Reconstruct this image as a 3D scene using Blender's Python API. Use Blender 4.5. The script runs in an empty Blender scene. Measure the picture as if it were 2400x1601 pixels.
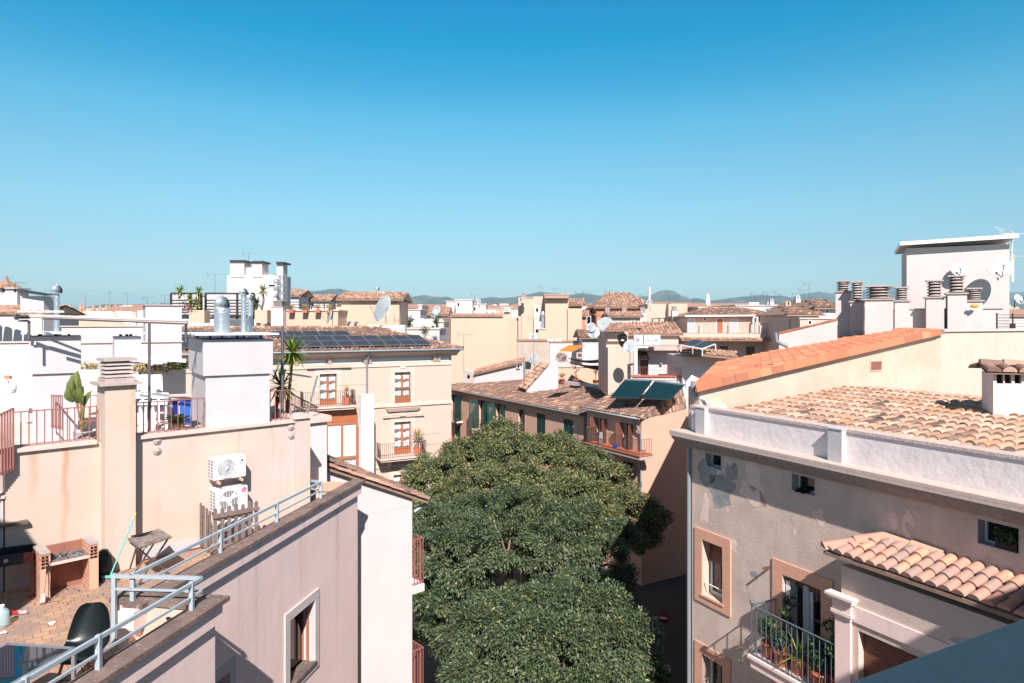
import bpy, bmesh, math, random
import numpy as np
from mathutils import Vector, Matrix, noise
random.seed(7)
SC = bpy.context.scene
COL = SC.collection
PI = math.pi
F = 1600.0; CX = 1200.0; HY = 755.0; H = 17.5      # focal length and horizon in photo pixels, eye height in metres
# ---------------------------------------------------------------- camera
cam_d = bpy.data.cameras.new('camera'); cam = bpy.data.objects.new('camera', cam_d); COL.objects.link(cam)
cam.location = (0, 0, H); cam.rotation_euler = (math.radians(90), 0, 0)
cam_d.sensor_width = 36.0; cam_d.lens = 36.0 * F / 2400.0
cam_d.shift_y = (HY - 1601 / 2) / 2400.0
cam_d.clip_start = 0.05; cam_d.clip_end = 40000
SC.camera = cam
# ---------------------------------------------------------------- sky and sun
SUN_AZ = math.radians(9.0)      # sun stands behind the viewer, slightly to the right
SUN_EL = math.radians(41.5)
sdir = Vector((math.sin(SUN_AZ) * math.cos(SUN_EL), -math.cos(SUN_AZ) * math.cos(SUN_EL), math.sin(SUN_EL)))
W = bpy.data.worlds.new('World'); SC.world = W; W.use_nodes = True
nt = W.node_tree; nt.nodes.clear()
out = nt.nodes.new('ShaderNodeOutputWorld'); bg = nt.nodes.new('ShaderNodeBackground')
sky = nt.nodes.new('ShaderNodeTexSky'); sky.sky_type = 'NISHITA'; sky.sun_disc = False
sky.sun_elevation = SUN_EL; sky.sun_rotation = PI - SUN_AZ
sky.air_density = 1.0; sky.dust_density = 0.3; sky.ozone_density = 1.0; sky.altitude = 50
tc = nt.nodes.new('ShaderNodeTexCoord'); sx = nt.nodes.new('ShaderNodeSeparateXYZ')
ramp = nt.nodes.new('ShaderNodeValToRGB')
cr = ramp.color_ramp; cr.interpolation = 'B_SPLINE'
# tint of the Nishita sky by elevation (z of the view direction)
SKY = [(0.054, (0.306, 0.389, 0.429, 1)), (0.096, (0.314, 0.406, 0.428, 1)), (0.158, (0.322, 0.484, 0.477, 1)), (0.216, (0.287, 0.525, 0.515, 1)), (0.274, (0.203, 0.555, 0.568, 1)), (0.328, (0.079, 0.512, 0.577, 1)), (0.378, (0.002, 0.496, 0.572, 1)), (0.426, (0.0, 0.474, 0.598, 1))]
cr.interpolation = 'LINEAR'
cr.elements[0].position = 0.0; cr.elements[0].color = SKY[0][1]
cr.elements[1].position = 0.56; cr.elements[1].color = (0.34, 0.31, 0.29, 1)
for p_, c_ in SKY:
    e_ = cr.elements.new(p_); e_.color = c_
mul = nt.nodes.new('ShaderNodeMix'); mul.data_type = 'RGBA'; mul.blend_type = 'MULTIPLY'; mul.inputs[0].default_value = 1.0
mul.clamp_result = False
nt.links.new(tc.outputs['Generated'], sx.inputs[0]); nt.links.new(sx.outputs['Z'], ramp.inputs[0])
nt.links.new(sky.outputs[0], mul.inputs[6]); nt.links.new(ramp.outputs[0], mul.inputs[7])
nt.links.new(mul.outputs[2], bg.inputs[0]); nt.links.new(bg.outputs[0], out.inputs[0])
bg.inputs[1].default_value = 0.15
sl = bpy.data.lights.new('sun', 'SUN'); sun = bpy.data.objects.new('sun', sl); COL.objects.link(sun)
sl.energy = 5.0; sl.angle = math.radians(0.5); sl.color = (1.0, 0.915, 0.868)
sun.rotation_euler = sdir.to_track_quat('Z', 'Y').to_euler(); sun.location = (0, -20, 60)
SC.view_settings.view_transform = 'Standard'; SC.view_settings.look = 'None'
SC.view_settings.exposure = 0.85; SC.view_settings.gamma = 1.0
SC.cycles.max_bounces = 8; SC.cycles.transparent_max_bounces = 12
# ---------------------------------------------------------------- materials
MATS = {}
def s2l(c):
    r = []
    for v in c:
        v = v / 255.0
        r.append(v / 12.92 if v <= 0.04045 else ((v + 0.055) / 1.055) ** 2.4)
    return tuple(r)
def mat(name, rgb, rough=0.8, metal=0.0, var=0.0, vscale=1.0, rgb2=None, bump=0.0, bscale=8.0, island=0.0, isl_cols=None,
        streak=0.0, streak_rgb=None, speck=0.0, speck_rgb=(60, 50, 45), spscale=25.0, alpha=1.0, spec=0.5, transl=0.0, patch=None, edge=0.5):
    """procedural material: base colour, cloudy second colour, vertical run-off stains, specks, bump, per-piece tint"""
    if name in MATS: return MATS[name]
    m = bpy.data.materials.new(name); m.use_nodes = True; n = m.node_tree; b = n.nodes['Principled BSDF']
    b.inputs['Roughness'].default_value = rough; b.inputs['Metallic'].default_value = metal
    b.inputs['Specular IOR Level'].default_value = spec
    c = s2l(rgb); L = n.links
    b.inputs['Base Color'].default_value = (*c, 1)
    tcn = n.nodes.new('ShaderNodeTexCoord').outputs['Object']
    geo = n.nodes.new('ShaderNodeNewGeometry').outputs['Position']
    cur = None
    def mixc(fac, a, bcol, mode='MIX'):
        mx = n.nodes.new('ShaderNodeMix'); mx.data_type = 'RGBA'; mx.blend_type = mode
        if hasattr(fac, 'is_linked'): L.new(fac, mx.inputs[0])
        else: mx.inputs[0].default_value = fac
        for i, v in ((6, a), (7, bcol)):
            if hasattr(v, 'is_linked'): L.new(v, mx.inputs[i])
            else: mx.inputs[i].default_value = (*v, 1)
        return mx.outputs[2]
    def nz(scale, det=4, rgh=0.6, vec=None):
        t = n.nodes.new('ShaderNodeTexNoise'); t.inputs['Scale'].default_value = scale; t.inputs['Detail'].default_value = det
        t.inputs['Roughness'].default_value = rgh; L.new(vec if vec is not None else geo, t.inputs['Vector']); return t.outputs['Fac']
    def rng(v, a, bb, lo=0.0, hi=1.0):
        r = n.nodes.new('ShaderNodeMapRange'); r.inputs[1].default_value = a; r.inputs[2].default_value = bb
        r.inputs[3].default_value = lo; r.inputs[4].default_value = hi; L.new(v, r.inputs[0]); return r.outputs[0]
    col = c
    if isl_cols:
        gi = n.nodes.new('ShaderNodeNewGeometry').outputs['Random Per Island']
        rp = n.nodes.new('ShaderNodeValToRGB'); rp.color_ramp.interpolation = 'CONSTANT'
        k = len(isl_cols)
        tot = sum(w for w, _ in isl_cols); acc = 0
        for i, (w, cc) in enumerate(isl_cols):
            if i == 0: e = rp.color_ramp.elements[0]; e.position = 0
            elif i == 1: e = rp.color_ramp.elements[1]; e.position = acc
            else: e = rp.color_ramp.elements.new(acc)
            e.color = (*s2l(cc), 1); acc += w / tot
        L.new(gi, rp.inputs[0]); col = rp.outputs[0]
    if rgb2 is not None:
        col = mixc(rng(nz(vscale), 0.35, 0.65), col, s2l(rgb2))
    if var > 0:
        f = rng(nz(vscale * 2.3 + 0.1, 6), 0.3, 0.7, 1 - var, 1 + var * 0.5)
        mx = n.nodes.new('ShaderNodeVectorMath'); mx.operation = 'SCALE'
        if hasattr(col, 'is_linked'): L.new(col, mx.inputs[0])
        else: mx.inputs[0].default_value = col
        L.new(f, mx.inputs['Scale']); col = mx.outputs[0]
    if streak > 0:
        mp = n.nodes.new('ShaderNodeMapping'); mp.inputs['Scale'].default_value = (1.6, 1.6, 0.12); L.new(geo, mp.inputs[0])
        f = rng(nz(1.8, 5, 0.7, mp.outputs[0]), 0.52, 0.78, 0, streak)
        col = mixc(f, col, s2l(streak_rgb or (150, 120, 95)))
    if speck > 0:
        f = rng(nz(spscale, 5, 0.75), 0.56, 0.68, 0, speck)
        col = mixc(f, col, s2l(speck_rgb))
    if patch:
        f = rng(nz(patch[0], 6, 0.7), patch[1], patch[1] + 0.03)
        col = mixc(f, col, s2l(patch[2]))
    if island > 0:
        gi = n.nodes.new('ShaderNodeNewGeometry').outputs['Random Per Island']
        f = rng(gi, 0, 1, 1 - island, 1 + island * 0.6)
        mx = n.nodes.new('ShaderNodeVectorMath'); mx.operation = 'SCALE'
        if hasattr(col, 'is_linked'): L.new(col, mx.inputs[0])
        else: mx.inputs[0].default_value = col
        L.new(f, mx.inputs['Scale']); col = mx.outputs[0]
    if hasattr(col, 'is_linked'): L.new(col, b.inputs['Base Color'])
    if bump > 0:
        bp = n.nodes.new('ShaderNodeBump'); bp.inputs['Strength'].default_value = 1.0; bp.inputs['Distance'].default_value = bump
        L.new(nz(bscale, 5, 0.6), bp.inputs['Height']); L.new(bp.outputs[0], b.inputs['Normal'])
    if alpha < 1:
        b.inputs['Alpha'].default_value = alpha
    if transl > 0:
        tr = n.nodes.new('ShaderNodeBsdfTranslucent'); ms = n.nodes.new('ShaderNodeMixShader'); ms.inputs[0].default_value = transl
        if hasattr(col, 'is_linked'): L.new(col, tr.inputs[0])
        else: tr.inputs[0].default_value = (*col, 1)
        o = n.nodes['Material Output']
        L.new(b.outputs[0], ms.inputs[1]); L.new(tr.outputs[0], ms.inputs[2]); L.new(ms.outputs[0], o.inputs[0])
    MATS[name] = m
    return m
# ---------------------------------------------------------------- mesh builder
def V(*a): return Vector(a)
class MB:
    def __init__(s): s.v = []; s.f = []; s.sm = []
    def add(s, vs, fs, smooth=False):
        k = len(s.v); s.v += [Vector(p) for p in vs]; s.f += [[i + k for i in f] for f in fs]; s.sm += [smooth] * len(fs); return s
    def poly(s, pts): return s.add(pts, [list(range(len(pts)))])
    def hexa(s, p):     # 8 points: bottom ring 0-3, top ring 4-7
        return s.add(p, [[3, 2, 1, 0], [4, 5, 6, 7], [0, 1, 5, 4], [1, 2, 6, 5], [2, 3, 7, 6], [3, 0, 4, 7]])
    def box(s, x0, x1, y0, y1, z0, z1):
        return s.hexa([(x0, y0, z0), (x1, y0, z0), (x1, y1, z0), (x0, y1, z0), (x0, y0, z1), (x1, y0, z1), (x1, y1, z1), (x0, y1, z1)])
    def fbox(s, fr, u0, u1, v0, v1, z0, z1, dz=0.0):   # box in a wall frame; dz raises the far-u end
        p = [fr.pt(u0, v1, z0), fr.pt(u1, v1, z0 + dz), fr.pt(u1, v0, z0 + dz), fr.pt(u0, v0, z0)]
        q = [fr.pt(u0, v1, z1), fr.pt(u1, v1, z1 + dz), fr.pt(u1, v0, z1 + dz), fr.pt(u0, v0, z1)]
        return s.hexa(p + q)
    def prism(s, pts, vec):  # extrude a polygon
        n = len(pts); vec = Vector(vec); a = [Vector(p) for p in pts]
        return s.add(a + [p + vec for p in a], [list(range(n))[::-1], [i + n for i in range(n)]] + [[i, (i + 1) % n, (i + 1) % n + n, i + n] for i in range(n)])
    def tube(s, pts, r, seg=8, cap=True):
        pts = [Vector(p) for p in pts]; n = len(pts); rings = []
        rs = r if isinstance(r, (list, tuple)) else [r] * n
        up0 = None
        for i, p in enumerate(pts):
            t = (pts[min(i + 1, n - 1)] - pts[max(i - 1, 0)]); t = t.normalized() if t.length > 1e-9 else Vector((0, 0, 1))
            a = Vector((0, 0, 1)) if abs(t.z) < 0.95 else Vector((1, 0, 0))
            x = t.cross(a).normalized()
            if up0 is not None and up0.dot(x) < 0 and abs(up0.dot(x)) > 0.3: x = -x
            up0 = x; y = t.cross(x).normalized()
            rings.append([p + (x * math.cos(2 * PI * k / seg) + y * math.sin(2 * PI * k / seg)) * rs[i] for k in range(seg)])
        vs = [q for rg in rings for q in rg]; fs = []
        for i in range(n - 1):
            for k in range(seg):
                a, b = i * seg + k, i * seg + (k + 1) % seg; fs.append([a, b, b + seg, a + seg])
        s.add(vs, fs, True)
        if cap: s.add(rings[0], [list(range(seg))[::-1]]); s.add(rings[-1], [list(range(seg))])
        return s
    def bar(s, a, b, w, h=None):   # square-section bar
        a, b = Vector(a), Vector(b); h = h or w; t = (b - a).normalized()
        up = Vector((0, 0, 1)) if abs(t.z) < 0.95 else Vector((1, 0, 0))
        x = t.cross(up).normalized() * w / 2; y = x.cross(t).normalized() * h / 2
        return s.hexa([a - x - y, a + x - y, b + x - y, b - x - y, a - x + y, a + x + y, b + x + y, b - x + y])
    def lathe(s, c, prof, seg=20, axis=None, smooth=True):
        c = Vector(c); M = Matrix.Identity(3)
        if axis is not None: M = Vector(axis).normalized().to_track_quat('Z', 'Y').to_matrix()
        vs = []; fs = []
        for r, z in prof:
            for k in range(seg): vs.append(c + M @ Vector((r * math.cos(2 * PI * k / seg), r * math.sin(2 * PI * k / seg), z)))
        for i in range(len(prof) - 1):
            for k in range(seg):
                a, b = i * seg + k, i * seg + (k + 1) % seg; fs.append([a, b, b + seg, a + seg])
        s.add(vs, fs, smooth)
        if prof[0][0] > 1e-4: s.add(vs[:seg], [list(range(seg))[::-1]])
        if prof[-1][0] > 1e-4: s.add(vs[-seg:], [list(range(seg))])
        return s
    def cyl(s, c, r, h, seg=16, axis=None): return s.lathe(c, [(r, 0), (r, h)], seg, axis)
    def sphere(s, c, r, seg=10, rings=6, sc=(1, 1, 1)):
        k0 = len(s.v); s.lathe((0, 0, 0), [(max(r * math.sin(PI * i / rings), 1e-5), -r * math.cos(PI * i / rings)) for i in range(rings + 1)], seg)
        for i in range(k0, len(s.v)): q = s.v[i]; s.v[i] = Vector((q.x * sc[0] + c[0], q.y * sc[1] + c[1], q.z * sc[2] + c[2]))
        return s
    def build(s, name, m, parent=None, bevel=0.0, origin=None):
        me = bpy.data.meshes.new(name)
        if parent is not None: o0 = Vector(parent['_w'])
        else:
            if origin is not None: o0 = Vector(origin)
            else:
                a = np.array([tuple(q) for q in s.v]); o0 = Vector(((a[:, 0].min() + a[:, 0].max()) / 2, (a[:, 1].min() + a[:, 1].max()) / 2, a[:, 2].min()))
        me.from_pydata([tuple(q - o0) for q in s.v], [], s.f)
        me.polygons.foreach_set('use_smooth', s.sm)
        me.materials.append(m); me.validate(); me.update()
        o = bpy.data.objects.new(name, me); COL.objects.link(o)
        if parent is not None: o.parent = parent; o['_w'] = tuple(o0)
        else: o.location = o0; o['_w'] = tuple(o0)
        if bevel > 0:
            bv = o.modifiers.new('bevel', 'BEVEL'); bv.width = bevel; bv.segments = 2; bv.limit_method = 'ANGLE'; bv.angle_limit = math.radians(40)
        return o
# note: parts are stored relative to the world position of their thing; a sub-part's parent sits at the same origin
def tag(o, label=None, cat=None, group=None, kind=None):
    if label: o['label'] = label
    if cat: o['category'] = cat
    if group: o['group'] = group
    if kind: o['kind'] = kind
    return o
def thing(name, label, cat, loc, group=None):
    o = bpy.data.objects.new(name, None); COL.objects.link(o); o.location = loc; o['_w'] = tuple(loc)
    o.empty_display_size = 0.3
    return tag(o, label, cat, group)
def copy_tree(o, parent=None):
    c = o.copy(); COL.objects.link(c)
    if parent is not None: c.parent = parent
    for ch in [x for x in o.children]: copy_tree(ch, c)
    return c
# ---------------------------------------------------------------- pixels to places
def P(px, py, Y): return Vector(((px - CX) / F * Y, Y, H - (py - HY) / F * Y))
class Fr:
    """a vertical wall plane: o = a point of it, a = unit vector running to the right as seen, n = towards the viewer"""
    def __init__(s, o, a): s.o = Vector((o[0], o[1])); s.a = Vector(a).normalized(); s.n = Vector((s.a.y, -s.a.x))
    @staticmethod
    def vp(px, Y, vpx):
        d = (vpx - CX) / F; a = (d, 1.0) if vpx > px else (-d, -1.0)
        return Fr(((px - CX) / F * Y, Y), a)
    def off(s, v): return Fr(s.o + s.n * v, s.a)
    def turn(s, u, v=0.0, side=1):    # frame of the perpendicular wall at u; side=1: wall going away from the right end
        p = s.o + s.a * u + s.n * v
        return Fr(p, (-s.n) if side == 1 else s.n)
    def pt(s, u, v, z): q = s.o + s.a * u + s.n * v; return Vector((q.x, q.y, z))
    def u(s, px, v=0.0):
        r = (px - CX) / F; q = s.o + s.n * v; return (r * q.y - q.x) / (s.a.x - r * s.a.y)
    def Y(s, px, v=0.0): return (s.o + s.n * v).y + s.a.y * s.u(px, v)
    def z(s, px, py, v=0.0): return H - (py - HY) / F * s.Y(px, v)
    def at(s, px, py, v=0.0): return s.pt(s.u(px, v), v, s.z(px, py, v))
    def rect(s, x0, y0, x1, y1, v=0.0):
        return s.u(x0, v), s.u(x1, v), s.z(x0, y1, v), s.z(x0, y0, v)    # y0 top and y1 bottom, both read at x0
def wall_body(mb, fr, u0, u1, z0, z1, deep, holes=(), r=0.18, front_v=0.0):
    """closed block whose front face has real recessed openings; holes = (u0,u1,z0,z1)"""
    A = fr.pt
    us = sorted(set([u0, u1] + [h[0] for h in holes] + [h[1] for h in holes])); zs = sorted(set([z0, z1] + [h[2] for h in holes] + [h[3] for h in holes]))
    us = [q for q in us if u0 - 1e-6 <= q <= u1 + 1e-6]; zs = [q for q in zs if z0 - 1e-6 <= q <= z1 + 1e-6]
    for i in range(len(us) - 1):
        for j in range(len(zs) - 1):
            cu, cz = (us[i] + us[i + 1]) / 2, (zs[j] + zs[j + 1]) / 2
            if any(h[0] < cu < h[1] and h[2] < cz < h[3] for h in holes): continue
            mb.poly([A(us[i], 0, zs[j]), A(us[i + 1], 0, zs[j]), A(us[i + 1], 0, zs[j + 1]), A(us[i], 0, zs[j + 1])])
    for (a, b, c, d) in holes:
        mb.poly([A(a, 0, c), A(a, 0, d), A(a, -r, d), A(a, -r, c)]); mb.poly([A(b, 0, d), A(b, 0, c), A(b, -r, c), A(b, -r, d)])
        mb.poly([A(a, 0, d), A(b, 0, d), A(b, -r, d), A(a, -r, d)]); mb.poly([A(b, 0, c), A(a, 0, c), A(a, -r, c), A(b, -r, c)])
        mb.poly([A(a, -r, c), A(b, -r, c), A(b, -r, d), A(a, -r, d)])
    mb.poly([A(u0, -deep, z0), A(u0, -deep, z1), A(u1, -deep, z1), A(u1, -deep, z0)])
    mb.poly([A(u0, 0, z0), A(u0, 0, z1), A(u0, -deep, z1), A(u0, -deep, z0)]); mb.poly([A(u1, -deep, z0), A(u1, -deep, z1), A(u1, 0, z1), A(u1, 0, z0)])
    mb.poly([A(u0, 0, z1), A(u1, 0, z1), A(u1, -deep, z1), A(u0, -deep, z1)]); mb.poly([A(u0, -deep, z0), A(u1, -deep, z0), A(u1, 0, z0), A(u0, 0, z0)])
    return mb
def tiles(mb, poly, A, B, sp=0.22, rl=0.34, r=None, seg=5, jit=0.01, lift=0.03, cap=True, flat=0.85):
    """rows of half-round clay tiles over a planar convex polygon; A-B is the eave direction"""
    A, B = Vector(A), Vector(B); poly = [Vector(p) for p in poly]
    e = (B - A).normalized(); nrm = None
    c0 = sum(poly, Vector()) / len(poly)
    w = c0 - A; f = (w - e * w.dot(e)).normalized(); nrm = e.cross(f)
    if nrm.z < 0: nrm = -nrm
    P2 = [((p - A).dot(e), (p - A).dot(f)) for p in poly]; r = r or sp * 0.40
    ar = sum(P2[i][0] * P2[(i + 1) % len(P2)][1] - P2[(i + 1) % len(P2)][0] * P2[i][1] for i in range(len(P2)))
    if ar < 0: P2 = P2[::-1]
    def inside(x, y):
        for i in range(len(P2)):
            x0, y0 = P2[i]; x1, y1 = P2[(i + 1) % len(P2)]
            if (x1 - x0) * (y - y0) - (y1 - y0) * (x - x0) < -1e-6: return False
        return True
    xs = [p[0] for p in P2]; ys = [p[1] for p in P2]
    nx = int((max(xs) - min(xs)) / sp) + 1; ny = int((max(ys) - min(ys)) / rl) + 2
    for i in range(nx):
        x = min(xs) + (i + 0.5) * sp
        for j in range(ny):
            y = min(ys) + j * rl
            if not inside(x, y + rl * 0.5): continue
            jx = random.uniform(-jit, jit); jy = random.uniform(-jit, jit); jl = random.uniform(0, jit)
            ps = []
            for (yy, rr, hh) in ((y + jy, r * 1.08, lift + jl), (y + jy + rl * 1.12, r * 0.88, jl * 0.5)):
                for k in range(seg + 1):
                    a = PI * k / seg
                    ps.append(A + e * (x + jx - math.cos(a) * rr) + f * yy + nrm * (math.sin(a) * rr * flat + hh))
            fs = [[k, k + 1, k + seg + 2, k + seg + 1] for k in range(seg)]
            m = seg + 1
            mb.add(ps, fs, True)
            if cap: mb.add([ps[k] for k in range(m)], [list(range(m))[::-1]])
    return mb
def ridge(mb, a, b, r=0.11, L=0.4, seg=6):
    a, b = Vector(a), Vector(b); n = max(1, int((b - a).length / L)); d = (b - a) / n; t = d.normalized(); s_ = t.cross(Vector((0, 0, 1))).normalized(); up = s_.cross(t)
    for i in range(n):
        p = a + d * i; ps = []
        for (q, rr, hh) in ((p, r * 1.08, 0.015), (p + d * 1.08, r * 0.92, 0.0)):
            for k in range(seg + 1): ang = PI * k / seg; ps.append(q + s_ * (math.cos(ang) * rr) + up * (math.sin(ang) * rr + hh))
        m = seg + 1
        mb.add(ps, [[k, k + 1, k + m + 1, k + m] for k in range(seg)], True); mb.add(ps[:m], [list(range(m))])
    return mb
def slab(mb, poly, th):   # planar polygon thickened downwards
    return mb.prism([Vector(p) - Vector((0, 0, th)) for p in poly], (0, 0, th))
def text_mesh(txt, fr, u, v, z, size, name, m, parent, depth=0.001):
    cu = bpy.data.curves.new('lettering', 'FONT'); cu.body = txt; cu.size = size; cu.extrude = depth; cu.align_x = 'CENTER'; cu.align_y = 'CENTER'
    o = bpy.data.objects.new('tmp', cu); COL.objects.link(o)
    dg = bpy.context.evaluated_depsgraph_get(); me = bpy.data.meshes.new_from_object(o.evaluated_get(dg))
    mb = MB(); mb.add([fr.pt(u + q.co.x, v + q.co.z, z + q.co.y) for q in me.vertices], [list(p.vertices) for p in me.polygons])
    bpy.data.objects.remove(o); bpy.data.meshes.remove(me)
    return mb.build(name, m, parent)
# ---------------------------------------------------------------- the palette (real-world base colours)
M = {}
def defmats():
    M['white'] = mat('white_paint', (186, 182, 184), 0.75, var=0.06, vscale=0.7, bump=0.004, bscale=14, streak=.22, streak_rgb=(178, 168, 164))
    M['white2'] = mat('white_wash', (196, 187, 184), 0.85, var=0.07, vscale=0.4, bump=0.006, bscale=9, streak=0.25, streak_rgb=(190, 176, 168))
    M['cream'] = mat('cream_stucco', (193, 174, 158), 0.88, var=0.06, vscale=0.5, rgb2=(195, 180, 173), bump=0.003, bscale=18, streak=0.42, streak_rgb=(188, 152, 122))
    M['beige'] = mat('pink_beige_stucco', (236, 208, 200), 0.9, var=0.06, vscale=0.5, rgb2=(230, 209, 203), bump=0.004, bscale=7, streak=.3, streak_rgb=(196, 170, 160))
    M['pinkw'] = mat('pale_pink_stucco', (206, 194, 193), 0.88, var=0.04, vscale=0.5, bump=0.003, bscale=14)
    M['facade'] = mat('weathered_facade', (200, 178, 164), 0.92, rgb2=(208, 190, 178), vscale=0.8, var=0.16, bump=0.008, bscale=22, streak=0.4, streak_rgb=(160, 148, 141), speck=0.35, speck_rgb=(158, 150, 142), spscale=2.2)
    M['terra_frame'] = mat('terracotta_plaster', (208, 160, 136), 0.85, var=0.07, vscale=1.5, bump=0.004, bscale=20)
    M['apricot'] = mat('apricot_stucco', (200, 162, 142), 0.9, var=0.05, vscale=0.3, bump=0.005, bscale=6)
    M['sand'] = mat('sand_stucco', (198, 172, 158), 0.9, var=0.05, vscale=0.25, bump=0.004, bscale=6, streak=0.12, streak_rgb=(180, 150, 126))
    M['ochre'] = mat('pale_ochre_stucco', (194, 168, 148), 0.9, var=0.04, vscale=0.2, bump=0.004, bscale=6, streak=0.10, streak_rgb=(206, 170, 140))
    M['sandstone'] = mat('old_sandstone', (186, 150, 128), 0.92, var=0.15, vscale=0.6)
    M['pale'] = mat('pale_rear_render', (193, 178, 164), 0.92, var=0.07, vscale=0.9, bump=0.004, bscale=12, streak=0.45, streak_rgb=(178, 158, 142))
    M['moulding'] = mat('stone_moulding', (204, 182, 170), 0.85, var=0.06, vscale=0.8, bump=0.003, bscale=20)
    M['rust_wall'] = mat('brick_red_wall', (184, 128, 100), 0.9, var=0.08, vscale=0.3)
    M['grey_wall'] = mat('bare_render', (176, 162, 152), 0.95, var=0.14, vscale=0.6, bump=0.01, bscale=6, streak=0.3, streak_rgb=(120, 110, 104))
    M['stain_wall'] = mat('stained_cream_render', (194, 166, 148), 0.93, rgb2=(198, 178, 163), vscale=0.9, var=0.08, bump=0.012, bscale=9, streak=0.25, streak_rgb=(196, 158, 122), patch=(2.2, 0.68, (170, 140, 118)))
    M['cope'] = mat('lichen_coping', (128, 108, 100), 0.95, var=0.25, vscale=2.2, rgb2=(98, 84, 79), bump=0.006, bscale=30, speck=0.65, speck_rgb=(178, 162, 146), spscale=16)
    M['cope_l'] = mat('pale_stone_coping', (206, 184, 174), 0.9, var=0.1, vscale=2, bump=0.004, bscale=30)
    M['concrete'] = mat('chimney_concrete', (172, 160, 154), 0.92, var=0.14, vscale=3, bump=0.004, bscale=40)
    M['ledge'] = mat('grey_ledge_paint', (158, 170, 164), 0.85, var=0.06, vscale=3, bump=0.003, bscale=90, speck=0.55, speck_rgb=(80, 90, 92), spscale=70)
    M['tile_mix'] = mat('old_clay_tiles', (200, 160, 128), 0.9, isl_cols=[(6, (180, 148, 126)), (5, (170, 138, 116)), (3, (190, 162, 142)), (2, (158, 126, 108)), (.5, (204, 136, 102)), (.7, (132, 110, 98)), (0.4, (92, 80, 74))], speck=0.55, speck_rgb=(116, 98, 84), spscale=9, var=0.12, vscale=5, bump=0.003, bscale=50)
    M['tile_brown'] = mat('brown_clay_tiles', (160, 120, 100), 0.92, isl_cols=[(5, (138, 107, 93)), (5, (118, 94, 85)), (2, (166, 132, 110)), (.7, (190, 154, 128)), (1.5, (100, 84, 78))], speck=0.4, speck_rgb=(96, 80, 74), spscale=5)
    M['tile_tan'] = mat('tan_clay_tiles', (196, 150, 118), 0.92, isl_cols=[(4, (172, 136, 116)), (3, (152, 118, 101)), (2, (188, 154, 132)), (2, (126, 100, 88))], speck=0.4, speck_rgb=(120, 96, 84), spscale=5)
    M['tile_pink'] = mat('pink_lichen_tiles', (196, 136, 112), 0.9, isl_cols=[(4, (186, 138, 120)), (3, (166, 134, 122)), (2, (196, 148, 122)), (2, (152, 132, 124))], speck=0.85, speck_rgb=(142, 134, 132), spscale=5, bump=0.004, bscale=40, patch=(9, 0.66, (190, 150, 96)))
    M['tile_orange'] = mat('orange_flat_tiles', (206, 118, 74), 0.88, isl_cols=[(4, (192, 118, 86)), (3, (180, 108, 78)), (2, (200, 132, 100)), (1, (160, 102, 80))], speck=0.6, speck_rgb=(168, 118, 96), spscale=7, bump=0.003, bscale=30)
    M['mortar'] = mat('mortar_bed', (142, 118, 102), 0.95, var=0.2, vscale=3)
    M['galv'] = mat('galvanised_paint', (172, 187, 196), 0.5, metal=0.25, var=0.06, vscale=6)
    M['steel'] = mat('stainless_steel', (196, 208, 214), 0.34, metal=0.75)
    M['steel_d'] = mat('grey_metal', (120, 116, 118), 0.4, metal=0.6)
    M['pipe_grey'] = mat('grey_pipe', (140, 150, 156), 0.5, metal=0.3)
    M['white_metal'] = mat('white_metal', (226, 226, 228), 0.4)
    M['rail_red'] = mat('brown_red_railing_paint', (150, 96, 90), 0.5)
    M['rail_dark'] = mat('dark_iron', (62, 56, 56), 0.55, metal=0.3)
    M['iron_blue'] = mat('blue_grey_iron', (92, 112, 122), 0.5, metal=0.3)
    M['black'] = mat('black_plastic', (14, 22, 24), 0.32)
    M['rubber'] = mat('black_rubber', (18, 18, 20), 0.6)
    M['dark'] = mat('dark_interior', (10, 11, 13), 0.9)
    M['glass'] = mat('window_glass', (16, 24, 30), 0.06, spec=0.8)
    M['pane_l'] = mat('thin_pane', (200, 220, 225), 0.05, alpha=0.22)
    M['curtain'] = mat('net_curtain', (206, 216, 218), 0.9)
    M['wood'] = mat('varnished_wood', (166, 100, 66), 0.55, var=0.1, vscale=4)
    M['wood_d'] = mat('brown_shutter', (112, 68, 54), 0.6, var=0.1, vscale=4)
    M['oldwood'] = mat('weathered_wood', (122, 108, 102), 0.9, var=0.25, vscale=5, bump=0.004, bscale=30, island=0.25)
    M['green'] = mat('green_shutter_paint', (20, 66, 62), 0.55)
    M['pot'] = mat('terracotta_pot', (184, 104, 76), 0.8, var=0.1, vscale=8)
    M['yucca'] = mat('yucca_leaf', (126, 142, 50), 0.55, isl_cols=[(3, (140, 152, 62)), (3, (96, 124, 44)), (2, (60, 92, 36)), (1, (178, 170, 84))], transl=0.25)
    M['leaf'] = mat('shrub_leaf', (70, 96, 44), 0.6, isl_cols=[(4, (52, 76, 42)), (3, (38, 62, 34)), (1.5, (86, 106, 48)), (.6, (120, 122, 70))], transl=0.2)
    M['dryleaf'] = mat('dry_leaf', (150, 130, 84), 0.7, isl_cols=[(3, (150, 136, 84)), (2, (120, 120, 62)), (2, (178, 146, 100))])
    M['banana'] = mat('banana_leaf', (110, 122, 66), 0.5, var=0.15, vscale=6, transl=0.3)
    M['bark'] = mat('bark', (120, 100, 84), 0.95, var=0.2, vscale=5, bump=0.01, bscale=20)
    M['solar'] = mat('solar_panel_cells', (54, 52, 56), 0.42, spec=0.35, var=0.12, vscale=1.0)
    M['fabric_w'] = mat('white_fabric', (222, 220, 224), 0.9, var=0.05, vscale=3)
    M['sail'] = mat('grey_shade_cloth', (92, 84, 88), 0.9)
    M['orange'] = mat('orange_fabric', (232, 112, 40), 0.8)
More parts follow.
